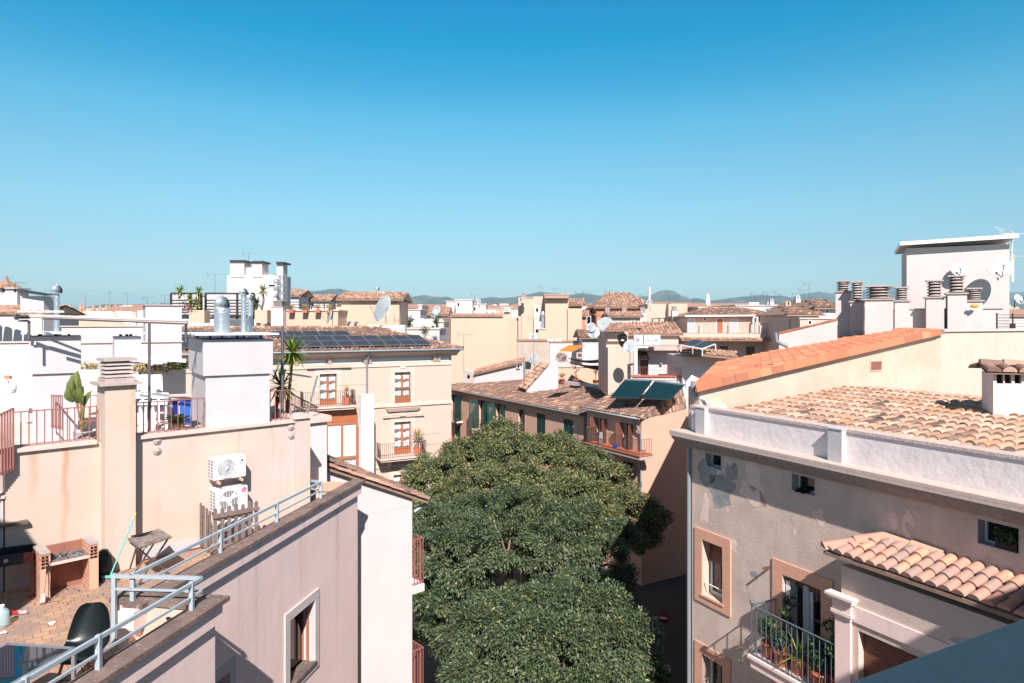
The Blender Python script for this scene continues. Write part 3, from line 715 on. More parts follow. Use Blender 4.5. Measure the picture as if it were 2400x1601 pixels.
    par = b.build('parapet', mat('parapet_whitewash', (222, 214, 214), .9, var=.1, vscale=1.2, bump=.012, bscale=7, speck=.3, spscale=3, speck_rgb=(184, 166, 158), streak=.3, streak_rgb=(170, 156, 150)), rb)
    b = MB(); b.fbox(RF, -.03, RU1, -.25, .045, H - 2.04, H - 1.985); b.build('parapet_cap', mat('rough_cap', (198, 180, 174), .95, var=.25, vscale=9, bump=.02, bscale=25, speck=.6, spscale=22, speck_rgb=(116, 96, 92)), rb)
    b = MB()
    for px0, px1 in ((1642, 1660), (1953, 1980)):
        b = MB(); u0, u1 = RF.u(px0), RF.u(px1); b.fbox(RF, u0, u0 + .30, .021, .16, H - 2.598, H - 2.0); b.fbox(RF, u0 - .01, u0 + .31, .0, .175, H - 2.0, H - 1.975); b.build('parapet_pilaster', M['white'], rb)
    # barrel tile roof rising away from the street
    W_ = 5.54; A = RF.pt(0.28, -.2, H - 2.22); B = RF.pt(RU1, -.2, H - 2.22); C = RF.pt(RU1, -W_, H - 1.76); D = RF.pt(0.28, -W_, H - 1.76)
    b = MB(); slab(b, [A, B, C, D], .25); roof = b.build('roof', M['mortar'], rb)
    b = MB(); tiles(b, [A, B, C, D], A, B, sp=0.205, rl=0.44, seg=7, jit=.014, lift=.02, r=0.09, flat=.8); b.build('barrel_tiles', M['tile_mix'], roof)
    # terracotta surround windows
    s1 = RF.rect(1629, 1235, 1711, 1430)
    for k in ('w1', 'w3'): frame_trim(rb, RF, holes[k], .24, .03, bottom=True, wb=.2)
    frame_trim(rb, RF, (holes['w2'][0], holes['w2'][1], holes['w2'][2], holes['w2'][3]), .26, .03)
    w = wood_window(rb, RF, holes['w1'], r=.30, m='white_metal', rows=1, cols=1, blind=.42, curtain=False, sm='wood_d', sill='terra_frame', bar=.07)
    h = holes['w1']; MB().tube([RF.pt(h[0] + .02, -.03, h[2] + .28), RF.pt(h[1] - .02, -.03, h[2] + .28)], .012, 6).build('safety_bar', M['white_metal'], w)
    w = wood_window(rb, RF, holes['w2'], r=.30, m='white_metal', rows=1, cols=2, curtain=False, blind=.1, sm='wood_d', bar=.06)
    h = holes['w2']; c = MB(); vs = []
    for k in range(19):
        t = k / 18; vs += [RF.pt(h[0] + .32 + .2 * t, -.2 + .02 * math.sin(t * 30), h[2] + .05), RF.pt(h[0] + .32 + .12 * t, -.2 + .02 * math.sin(t * 30), h[3] - .15)]
    c.add(vs, [[2 * k, 2 * k + 2, 2 * k + 3, 2 * k + 1] for k in range(18)], True); c.build('curtain', M['curtain'], w)
    MB().fbox(RF, h[0] + .03, h[0] + .12, -.28, -.04, h[2], h[3] - .12).build('open_sash', M['white_metal'], w)
    w = wood_window(rb, RF, holes['w3'], r=.30, m='white_metal', rows=1, cols=1, curtain=False, bar=.07)
    h = holes['w3']; vs = []
    c = MB()
    for k in range(13):
        t = k / 12; vs += [RF.pt(h[1] - .22 + .2 * t, -.2 + .02 * math.sin(t * 20), h[2]), RF.pt(h[1] - .16 + .14 * t, -.2 + .02 * math.sin(t * 20), h[3] - .2)]
    c.add(vs, [[2 * k, 2 * k + 2, 2 * k + 3, 2 * k + 1] for k in range(12)], True); c.build('curtain', M['red'], w)
    for k in ('a1', 'a2', 'a3'):
        h = holes[k]; wood_window(rb, RF, h, r=.26, m='white_metal', rows=1, cols=1, curtain=False, bar=.05)
        # splayed white reveal around the opening
        q = MB(); e = .012
        for (a, b2, c2, d2) in ((h[0] - .0, h[0] + e, h[2], h[3]), (h[1] - e, h[1], h[2], h[3]), (h[0] + e, h[1] - e, h[2], h[2] + e), (h[0] + e, h[1] - e, h[3] - e, h[3])): q.fbox(RF, a, b2, -.2, .004, c2, d2)
        q.build('window_reveal', M['white'], rb)
    # down pipe on the far corner
    MB().tube([RF.pt(-.06, .04, 0.3), RF.pt(-.06, .04, H - 3.0)], .05, 8).build('drain_pipe', M['pipe_grey'], rb)
    # --- side wall rising behind (perpendicular to the street), orange tiled roof on top
    SW = RF.turn(0.02, -0.3, 1)      # frame going away from the far corner
    SW = Fr(RF.pt(0.05, -.25, 0).xy, (0.888, 0.46))
    up = lambda px, py: SW.at(px, py)
    u0 = SW.u(1640); pts = []
    top = [(1640, 908), (1700, 900), (1800, 876), (1960, 842), (2080, 808), (2205, 778)]
    pts = [SW.at(x, y) for x, y in top]; uR = SW.u(2205)
    lo = [SW.pt(uR, 0, H - 2.7), SW.pt(u0, 0, H - 2.7)]
    b = MB(); hole = SW.rect(2040, 848, 2066, 868)
    vec = Vector((-SW.n.x, -SW.n.y, 0)) * .4
    b.prism(lo[::-1] + pts[::-1], vec); b.build('side_wall', M['stain_wall'], rb)
    q = MB(); q.fbox(SW, hole[0], hole[1], .001, .006, hole[2], hole[3]); q.build('vent_hole', mat('vent_brick', (132, 84, 78), .95, var=.3, vscale=20), rb)
    q = MB(); q.fbox(SW, hole[0] - .02, hole[1] + .02, .001, .02, hole[2] - .03, hole[2] - .001); q.fbox(SW, hole[0] - .04, hole[0] - .001, .001, .02, hole[2] - .03, hole[3] + .03); q.fbox(SW, hole[0], hole[1] + .04, .001, .02, hole[3] + .001, hole[3] + .03); q.build('vent_trim', M['stain_wall'], rb)
    # light wall to the right of it
    globals()['SWL'] = SW
    LW = Fr(SW.pt(uR, -.25, 0).xy, (0.888, 0.46)); ztop = H - (778 - HY) / F * SW.Y(2205)
    b = MB(); b.fbox(LW, .0, 9, -.5, 0, H - 2.9, ztop); b.build('rear_wall', M['pale'], rb)
    b = MB(); b.fbox(LW, -.05, 9, -.55, .06, ztop, ztop + .08); b.build('rear_wall_coping', M['cope_l'], rb)
    # orange roof: verge along the side wall, falling to the left
    vb = [SW.at(x, y) for x, y in ((1622, 905), (2205, 772))]
    back = Vector((.34, .94, 0)).normalized()
    e0 = vb[0] + Vector((SW.n.x, SW.n.y, 0)) * .12 ; r0 = vb[1] + Vector((SW.n.x, SW.n.y, 0)) * .12
    D1_ = 9.3
    pl = [e0, e0 + back * D1_ , r0 + back * D1_, r0]
    b = MB(); slab(b, pl, .14); oroof = b.build('orange_roof', M['mortar'], rb)
    b = MB(); A_, dirU = e0, (r0 - e0).normalized(); Ln = (r0 - e0).length; nn = dirU.cross(back).normalized(); nn = nn if nn.z > 0 else -nn
    cw = .44; rw = .30
    for i in range(int(Ln / cw)):
        for j in range(int(D1_ / rw)):
            p = A_ + dirU * (i * cw) + back * (j * rw) + nn * .003; hh = random.uniform(0, .006)
            a_ = [p + nn * (.035 + hh), p + nn * (.035 + hh) + back * rw * .42, p + nn * (.028 + hh) + dirU * cw * 1.03 + back * rw * .42, p + nn * .012 + dirU * cw * 1.03]
            # two gentle rolls per flat tile
            vs = []
            for t, zz in ((0, .01), (.12, .06), (.3, .065), (.42, .022), (.6, .016), (.8, .018), (1, .01)):
                vs += [p + back * rw * t + nn * (zz + .03 + hh), p + back * rw * t + dirU * cw * 1.05 + nn * (zz - .004)]
            b.add(vs, [[2 * k, 2 * k + 1, 2 * k + 3, 2 * k + 2] for k in range(6)]); b.add([vs[2 * k] for k in range(7)] + [p + back * rw - nn * .01, p - nn * .01], [list(range(9))])
    b.build('flat_tiles', M['tile_orange'], oroof)
    b = MB(); fv = e0 + Vector((SW.n.x, SW.n.y, 0)) * .02
    for i in range(int(Ln / .42)):
        p = fv + dirU * (i * .42) - nn * .13
        b.hexa([p, p + dirU * .44, p + dirU * .44 + back * .14, p + back * .14, p + nn * .20, p + dirU * .44 + nn * .185, p + dirU * .44 + back * .14 + nn * .185, p + back * .14 + nn * .20])
    b.build('verge_tiles', M['tile_orange'], oroof)
    # --- tall white rooftop room with slanted slab roof
    PH = Fr.vp(2125, 27.0, -2000); zt = lambda x, y: PH.z(x, y)
    u1 = PH.u(2366); zbase = H - 1.2
    b = MB(); p0 = PH.pt(0, 0, 0); a0 = [PH.pt(0, 0, zbase), PH.pt(u1, 0, zbase), PH.pt(u1, -3.2, zbase), PH.pt(0, -3.2, zbase)]
    zl, zr = PH.z(2125, 582), PH.z(2366, 572)
    b.hexa(a0 + [PH.pt(0, 0, zl), PH.pt(u1, 0, zr), PH.pt(u1, -3.2, zr), PH.pt(0, -3.2, zl)]); b.build('stair_tower', M['white2'], rb)
    q = []
    b = MB(); PHf = PH
    ul, ur = PH.u(2112, .35) , PH.u(2388, .35); zl2, zr2 = PH.z(2112, 574, .35), PH.z(2388, 556, .35)
    def sl(v0, v1, za, zb, ea=0): return [PH.pt(ul, v1, zl2 + za), PH.pt(ur, v1, zr2 + za), PH.pt(ur, v0, zr2 + za), PH.pt(ul, v0, zl2 + za), PH.pt(ul, v1, zl2 + zb), PH.pt(ur, v1, zr2 + zb), PH.pt(ur, v0, zr2 + zb), PH.pt(ul, v0, zl2 + zb)]
    b.hexa(sl(-3.6, .30, .03, .09)); b.hexa(sl(.30, .35, -.02, .12)); b.hexa(sl(-3.65, -3.6, -.02, .12))
    b.hexa([PH.pt(ul - .04, .35, zl2 - .02), PH.pt(ul, .35, zl2 - .02), PH.pt(ul, -3.65, zl2 - .02), PH.pt(ul - .04, -3.65, zl2 - .02), PH.pt(ul - .04, .35, zl2 + .12), PH.pt(ul, .35, zl2 + .12), PH.pt(ul, -3.65, zl2 + .12), PH.pt(ul - .04, -3.65, zl2 + .12)])
    for k in range(1, 6): b.hexa([PH.pt(ul + .02, v, zl2 + z) for v, z in ((-k * .6 + .06, -.04), (-k * .6, -.04))] + [PH.pt(ur, v, zr2 + z) for v, z in ((-k * .6, -.04), (-k * .6 + .06, -.04))] + [PH.pt(ul + .02, v, zl2 + z) for v, z in ((-k * .6 + .06, .028), (-k * .6, .028))] + [PH.pt(ur, v, zr2 + z) for v, z in ((-k * .6, .028), (-k * .6 + .06, .028))])
    b.build('canopy_roof', M['white_metal'], rb)
    # low white terrace wall and lower front block behind the stacks
    TW = Fr.vp(2085, 25.9, -2000)
    b = MB(); b.fbox(TW, 0, TW.u(2350), -.2, 0, H - 1.2, TW.z(2085, 726)); b.build('terrace_wall', M['white2'], rb)
    b = MB(); b.fbox(TW, -.04, TW.u(2352), -.24, .04, TW.z(2085, 726) + .002, TW.z(2085, 726) + .04); b.build('terrace_wall_coping', M['concrete'], rb)
    # raised party wall with orange capping, left of the stacks
    PW = Fr.vp(1820, 26.0, -2000)
    pa = [PW.at(1826, 782), PW.at(1962, 750)]; b = MB(); dn = Vector((0, 0, -1.2))
    b.prism([pa[0] + dn, pa[1] + dn, pa[1], pa[0]], Vector((-PW.n.x, -PW.n.y, 0)) * .4); b.build('party_wall', M['white2'], rb)
    b = MB(); dd = (pa[1] - pa[0]); n = 8; t = dd / n
    for k in range(n): p = pa[0] + t * k + Vector((PW.n.x, PW.n.y, 0)) * .04; bk = Vector((-PW.n.x, -PW.n.y, 0)) * .38; b.hexa([p, p + t * .98, p + t * .98 + bk, p + bk] + [q + Vector((0, 0, .055 + .006 * (k % 2))) for q in (p, p + t * .98, p + t * .98 + bk, p + bk)])
    b.build('party_wall_capping', M['tile_orange'], rb)
    # platform under the stacks, so they stand on something
    b = MB(); b.fbox(Fr.vp(1900, 26.6, -2000), 0, 10.5, -9, -.3, 2.0, H - 0.95); b.build('roof_platform', M['grey_wall'], rb)
    # bay (projecting wing) with its own tiled roof, lower right
    BF = RF.off(.72); ub0 = RF.u(1972, .72)
    zb = H - 5.25
    hb = BF.rect(2012, 1478, 2135, 1700); hb = (hb[0], hb[0] + 1.55, hb[3] - 2.2, hb[3])
    b = MB(); wall_body(b, BF, ub0, RU1, 0, BF.z(1972, 1322) - .02, .71, [hb], r=.25); b.build('bay_wall', mat('bay_plaster', (204, 186, 175), .9, var=.08, vscale=1, bump=.006, bscale=16), rb)
    w = wood_window(rb, BF, hb, r=.22, m='white_metal', rows=1, cols=2, curtain=False, blind=.62, sm='shut_brown' if 'shut_brown' in M else 'wood_d')
    b = MB()
    for uu in (hb[0] - .42, hb[1] + .14):
        b = MB(); b.fbox(BF, uu, uu + .30, .001, .05, hb[2] - .5, hb[3] + .12)
        for k, (w2, pr, z0, z1) in enumerate(((.02, .07, .12, .17), (.05, .10, .18, .24), (.03, .08, .25, .42), (.09, .14, .43, .48), (.12, .17, .485, .53))): b.fbox(BF, uu - w2, uu + .30 + w2, .001, pr, hb[3] + z0, hb[3] + z1)
        b.build('bay_pilaster', M['beige'], rb)
    b = MB(); b.fbox(BF, hb[0] - .08, hb[1] + .1, .001, .03, hb[3] + .13, hb[3] + .4); b.build('bay_lintel', M['beige'], rb)
    # roof of the bay
    e0 = RF.at(1930, 1291, .92); e1z = e0.z; ue = RF.u(1930, .92)
    EA = RF.pt(ue, .92, e1z); EB = RF.pt(RU1, .92, e1z); rise = .24
    RA = RF.pt(ue + .55, .02, e1z + rise); RB = RF.pt(RU1, .02, e1z + rise)
    b = MB(); slab(b, [EA, EB, RB, RA], .06); br = b.build('bay_roof', M['mortar'], rb)
    b = MB(); tiles(b, [EA + V(0, 0, .015), EB + V(0, 0, .015), RB + V(0, 0, .015), RA + V(0, 0, .015)], EA + V(0, 0, .015), EB + V(0, 0, .015), sp=.2, rl=.31, seg=6, jit=.008, lift=.025, r=.083, flat=.9); ridge(b, EA + V(0, 0, .04), RA + V(0, 0, .03), .10, .45, 8)
    b.build('bay_roof_tiles', M['tile_pink'], br)
    b = MB(); ridge(b, RA + V(0, 0, .0), RA + V(0, 0, .0) + (RB - RA) * .15, .11, .45); 
    q = RB - RA; nq = int(q.length / .2)
    for k in range(nq):   # mortared top course
        p = RA + q * ((k + .5) / nq); nb = RF.n; b.tube([p + V(-nb.x * .05, -nb.y * .05, .02), p + V(nb.x * .2, nb.y * .2, -.035)], .078, 8)
    b.build('bay_roof_top_course', M['terra_frame'], br)
    # small brick-topped chimney at the far right
    return rb, holes
RB_, RH = right_building()
def right_things():
    h = RH['a2']
    for k in range(2):
        c = RF.pt(h[0] + .15 + .13 * k, -.10, h[2] + .012); b = MB()
        n = []
        for t, wv, hv in ((0, .035, .05), (.3, .045, .085), (.55, .04, .06), (.8, .045, .045), (1, .02, .03)):
            q = c + V(RF.a.x, RF.a.y, 0) * (.0) + V(RF.n.x, RF.n.y, 0) * (-.10 + .26 * t); s = V(RF.a.x, RF.a.y, 0) * wv
            n.append([q - s, q + s, q + s * .7 + V(0, 0, hv), q - s * .7 + V(0, 0, hv)])
        vs = [p for r_ in n for p in r_]; fs = [[0, 1, 2, 3], [16, 17, 18, 19][::-1]]
        for i in range(4):
            for j in range(4): fs.append([i * 4 + j, i * 4 + (j + 1) % 4, i * 4 + 4 + (j + 1) % 4, i * 4 + 4 + j])
        b.add(vs, fs, True); tag(b.build('sneaker', M['rubber']), ('left', 'right')[k] + ' black sneaker on the sill of the middle attic window', 'shoe', 'pair of black sneakers')
    h = RH['a3']; c = RF.pt((h[0] + h[1]) / 2 + .15, -.08, h[2] + .012)
    root = thing('potted_plant', 'bushy dark green plant in a trough on the right-hand attic window sill', 'plant', c)
    MB().fbox(RF, h[0] + .25, h[1] - .05, -.16, -.02, h[2] + .013, h[2] + .14).build('trough', M['black'], root)
    b = MB()
    for k in range(10): leafball(b, RF.pt(h[0] + .3 + (h[1] - h[0] - .4) * k / 9, -.06, h[2] + .2 + .05 * math.sin(k)), .13, 60, .05)
    b.build('leaves', M['leaf'], root)
    # balcony
    w2 = RH['w2']; u0, u1 = w2[0] - 1.1, w2[1] + .55; zf = RF.z(1760, 1540, .75)
    u0 = RF.u(1753, .78); zf = RF.z(1753, 1533, .78); u1 = u0 + 3.2
    u1 = min(u1, RF.u(1975, .72) - .04)
    bal = thing('balcony', 'stone balcony slab crowded with plants under the terracotta framed door', 'balcony', RF.pt((u0 + u1) / 2, .4, zf - .2))
    b = MB(); b.fbox(RF, u0, u1, .005, .80, zf - .06, zf); b.fbox(RF, u0 + .05, u1 - .02, .005, .76, zf - .24, zf - .065); b.build('slab', M['beige'], bal)
    ur = lambda u, v: RF.pt(u, v, zf)
    railing('balcony_railing', 'blue grey iron railing round the plant balcony on the weathered facade', [ur(u0 + .06, .06), ur(u0 + .06, .74), ur(u1 - .05, .74), ur(u1 - .05, .06)], 1.0, .115, m='iron_blue', low=.04)
    # a knob on the corner and scroll ornament
    rl = [x for x in bpy.data.objects if x.name.startswith('balcony_railing')][0]
    o = MB(); o.sphere(RF.pt(u0 + .06, .74, zf + 1.06), .045, 12, 8); o.tube([RF.pt(u0 + .06, .74, zf + .9), RF.pt(u0 + .06, .74, zf + 1.03)], .016, 6); o.build('knob', M['iron_blue'], rl); o = MB()
    um = (u0 + u1) / 2 - .2
    for k in range(4):
        cc = um + (k - 1.5) * .13; pts = []
        for a in range(15): t = a / 14 * PI * 1.5; pts.append(RF.pt(cc + .05 * math.cos(t), .76, zf + .5 + .12 * math.sin(t) * (1 if k % 2 else -1)))
        o.tube(pts, .007, 5)
    o.build('scroll_ornament', M['iron_blue'], rl)
    sp = [(u0 + .28, .5, 'shrub', .55, .24, 'dense dark shrub in a tall terracotta pot at the left corner of the plant balcony'), (u0 + .62, .55, 'shrub', .35, .16, 'small light green herb pot behind the balcony railing'), (u0 + .5, .25, 'climber', .9, .25, 'tall wispy tomato plant reaching above the balcony railing'),
          (u0 + 1.0, .5, 'spider', .5, .2, 'pale strap leaf plant trailing over the balcony edge'), (u0 + 1.35, .45, 'shrub', .6, .22, 'leafy green plant in the middle of the plant balcony'), (u0 + 1.75, .4, 'climber', .9, .3, 'dark leafy plant standing in front of the balcony door'), (u0 + 2.15, .5, 'climber', .95, .3, 'tall leafy plant near the right end of the plant balcony'), (min(u0 + 2.6, u1 - .25), .45, 'climber', 1.0, .28, 'dark climber filling the right corner of the plant balcony'), (u0 + 1.55, .6, 'shrub', .4, .2, 'low mossy plant close to the slab edge of the plant balcony')]
    for (u, v, k, hh, R, lb) in sp:
        if u < u1 - .1: potted(lb, RF.pt(u, v, zf + .001), ph=.3, pr=.15, kind=k, h=hh, R=R, n=420, ls=.07, leafm='yucca' if k == 'spider' else 'leaf', group='pots on the plant balcony')
    # rusty bracket on wall, small
    MB().fbox(RF, RF.u(1805), RF.u(1805) + .03, .0, .22, RF.z(1805, 1330), RF.z(1805, 1330) + .04).build('iron_peg', M['wood_d'], RB_)
    # our own ledge, bottom right
    LE = Fr((1.56, 2.08), (.888, .46)); zl = H - .9
    ob = thing('roof_terrace_building', 'grey painted roof ledge in shade at the bottom right corner', 'building', LE.pt(0, 1, 0))
    MB().fbox(LE, -6, 8, 0, .55, zl - .07, zl).build('ledge', M['ledge'], ob, bevel=.008)
    MB().fbox(LE, -5.9, 7.9, .08, .47, zl - 1.0, zl - .071).build('parapet', M['pinkw'], ob)
    MB().fbox(LE, -5.9, 7.9, .08, 9, 0, zl - 1.001).build('wall', M['pinkw'], ob)
    MB().fbox(LE, -3.6, 9, 2.3, 9, zl - 1.0, H + 2.3).build('ledge_shade_block', M['pinkw'], ob)  # unseen upper block added behind the viewer to keep the ledge in shade
    b = MB(); c = V(1.62, 1.93, zl + .001)
    for k in range(14): b.sphere((c.x + random.uniform(-.03, .03), c.y + random.uniform(-.012, .012), zl + .003), random.uniform(.003, .007), 6, 4, (1, 1, .6))
    tag(b.build('dirt_crumbs', M['dark']), 'small dark clump of dirt lying on the grey ledge', 'debris')
    # stacks on the roof platform: (px centre, y top, y slab, px width, depth, label)
    st = [(1975, 658, 683, 1960, 1993, 27.2, 4, 'leftmost louvred chimney on the tall stack beside the orange roof', 790, 0),
          (2007, 660, 706, 1994, 2023, 26.4, 7, 'tall double louvred chimney second from the left', 780, 0),
          (2057, 670, 701, 2030, 2088, 25.2, 4, 'wide grey stained chimney rising through the orange roof', 792, 1),
          (2113, 673, 704, 2098, 2128, 25.6, 5, 'louvred chimney just left of the white rooftop room edge', 765, 1),
          (2188, 657, 696, 2172, 2208, 25.0, 5, 'tall louvred chimney in front of the white rooftop room', 775, 1),
          (2240, 646, 687, 2222, 2260, 24.6, 5, 'biggest louvred chimney, in front of the small dish', 772, 1),
          (2282, 675, 704, 2266, 2298, 24.4, 5, 'louvred chimney carrying the oval amber lamp', 772, 1),
          (2326, 652, 672, 2312, 2338, 26.2, 4, 'louvred chimney below the large stained dish', 724, 1)]
    for (cx_, yt, ys, x0, x1, Y, n, lb, yb, ms) in st:
        w = (x1 - x0) / F * Y; zt = H - (yt - HY) / F * Y; zs = H - (ys - HY) / F * Y; zb = H - (yb - HY) / F * Y
        c = P((x0 + x1) / 2, 700, Y); louver(lb, c.x, c.y, min(zb, H - .6), zt, w, w * .9, n=n, cap_h=zt - zs, ang=-.46, rnd=True, group='louvred chimneys on the right roof', m='white2')
    # amber lamp
    c = P(2284, 717, 24.0); b = MB(); tag(b.sphere(c, .14, 14, 8, (1.1, .6, .5)).build('wall_lamp', M['amber']), 'oval amber bulkhead lamp on the rooftop chimney', 'lamp')
    c = P(2246, 634, 26.0); dish('small pale dish on the white rooftop room behind the biggest chimney', c, .26, PI + .3, .45, group='dishes on the rooftop room', mast_h=.3)
    c = P(2342, 630, 25.0); dish('large stained round dish with a dark square sticker on the rooftop room', c, .42, PI + .32, .45, m='dish_old', group='dishes on the rooftop room', mast_h=.35)
    dsh = dish('pale dish at the right edge beyond the rooftop room', P(2386, 702, 28), .22, PI - .3, .4, mast_h=.3)
    antenna('tv antenna with amber boxes on the right corner of the rooftop room', P(2372, 660, 26), 1.9, 1.2, 1.5, 8, m='white_metal')
    antenna('lower tv antenna beside the rooftop room', P(2375, 660, 26.3), 1.05, 1.3, 1.35, 6, m='white_metal')
    # iron railing at the far right
    q_ = Fr(SWL.pt(SWL.u(2352), -.2, 0).xy, (.888, .46)); zq = H - (778 - HY) / F * SWL.Y(2205) + .08; a = q_.pt(0, 0, zq); a2 = q_.pt(.95, 0, zq); a3 = q_.pt(2.6, 0, zq)
    rt = thing('iron_railing', 'dark iron railing on the light rear wall at the right edge', 'railing', a)
    b = MB()
    for k in range(5): b.bar(a + V(0, 0, .06 + .1 * k), a3 + V(0, 0, .06 + .1 * k), .02)
    b.build('rails', M['rail_dark'], rt)
    for q in (a, a2, a3): MB().bar(q, q + V(0, 0, .52), .035).build('post', M['rail_dark'], rt)
    # white chimney with tiled cap
    x0, x1 = 2328, 2460; Y = 13.7; c0, c1 = P(x0, 900, Y), P(x1, 900, Y)
    ch = thing('chimney', 'short pinkish white chimney with dark slots under a curled tile cap', 'chimney', ((c0.x + c1.x) / 2, Y, H - 1.9))
    zt = H - (875 - HY) / F * Y; cf = Fr((c0.x, Y), (.94, -.34)); hs = []
    for px in (2336, 2355, 2378): u = cf.u(px); hs.append((u, u + .115, cf.z(px, 899), cf.z(px, 877)))
    b = MB(); wall_body(b, cf, 0, .97, H - 2.0, zt, .75, hs, r=.12); b.build('stack', M['pinkw'], ch)
    for h_ in hs: MB().poly([cf.pt(h_[0], -.11, h_[2]), cf.pt(h_[1], -.11, h_[2]), cf.pt(h_[1], -.11, h_[3]), cf.pt(h_[0], -.11, h_[3])]).build('smoke_slot', M['dark'], ch)
    b = MB(); A = cf.pt(-.14, .14, zt + .01); B = cf.pt(1.08, .14, zt + .01); tiles(b, [A, B, cf.pt(1.08, -.36, zt + .12), cf.pt(-.14, -.36, zt + .12)], A, B, sp=.26, rl=.44, r=.115, lift=.03, seg=7); tiles(b, [cf.pt(1.08, -.85, zt + .01), cf.pt(-.14, -.85, zt + .01), cf.pt(-.14, -.36, zt + .12), cf.pt(1.08, -.36, zt + .12)], cf.pt(1.08, -.85, zt + .01), cf.pt(-.14, -.85, zt + .01), sp=.26, rl=.44, r=.115, lift=.03, seg=7)
    slab(b, [A, B, cf.pt(1.08, -.36, zt + .12), cf.pt(-.14, -.36, zt + .12)], .02); ridge(b, cf.pt(-.14, -.36, zt + .15), cf.pt(1.08, -.36, zt + .15), .1, .4)
    b.build('tile_cap', M['tile_tan'], ch)
    # drain pipe at the far end of the orange roof
    pts = [P(1624, 893, 16.5), P(1622, 915, 16.5), P(1630, 930, 16.5), P(1652, 938, 16.4), P(1660, 950, 16.4), P(1660, 968, 16.3)]
    tag(MB().tube(pts, .05, 8).build('rain_pipe', M['pipe_grey']), 'bent grey rain pipe dropping from the orange roof to the parapet corner', 'pipe')
    pts = [P(1818, 780, 17.6), P(1820, 800, 17.6), P(1832, 806, 17.6), P(1846, 812, 17.6)]
    tag(MB().tube(pts, .05, 8).build('rain_pipe', M['pipe_grey']), 'bent grey rain pipe at the left end of the orange capped wall', 'pipe')
right_things()
q_ = thing('globe_lamp', 'small white globe lamp on a post in the dark street', 'street lamp', P(1564, 755, 30) - V(0, 0, H))
c_ = P(1564, 1566, 30); MB().sphere(c_, .17, 14, 10).build('globe', M['white_metal'], q_); MB().tube([V(c_.x, c_.y, 0), c_ - V(0, 0, .15)], .04, 8).build('post', M['rail_dark'], q_)
q_ = thing('no_entry_sign', 'round red no entry sign with a white bar in the dark street', 'road sign', P(1555, 755, 36) - V(0, 0, H)); c_ = P(1555, 1448, 36)
MB().lathe(c_, [(.3, 0), (.3, .02), (.001, .021)], 24, (-.2, -1, 0)).build('disc', mat('sign_red', (120, 26, 30), .5), q_); f_ = Fr((c_.x, c_.y - .03), (1, -.2)); MB().fbox(f_, -.2, .2, .0, .012, c_.z - .05, c_.z + .05).build('white_bar', M['white_metal'], q_); MB().tube([V(c_.x, c_.y + .06, 0), V(c_.x, c_.y + .06, c_.z + .2)], .03, 8).build('post', M['pipe_grey'], q_)
q_ = P(1538, 755, 38); tag(MB().box(q_.x - .25, q_.x + .25, 38, 38.3, .1, 1.0).build('utility_cabinet', M['concrete'], bevel=.02), 'plain grey utility cabinet at the foot of the shaded wall', 'cabinet')
t_ = thing('side_street_house', 'unseen house behind the weathered building, shaped to shade the dark side street', 'building', (11, 32, 0))
MB().prism([(12.6, 44.3, 0), (21, 44.3, 0), (14, 21.5, 0), (5.75, 21.5, 0)][::-1], (0, 0, H - 3.75)).build('wall', M['apricot'], t_)  # out of sight; its edge is set to throw shade on the corner house
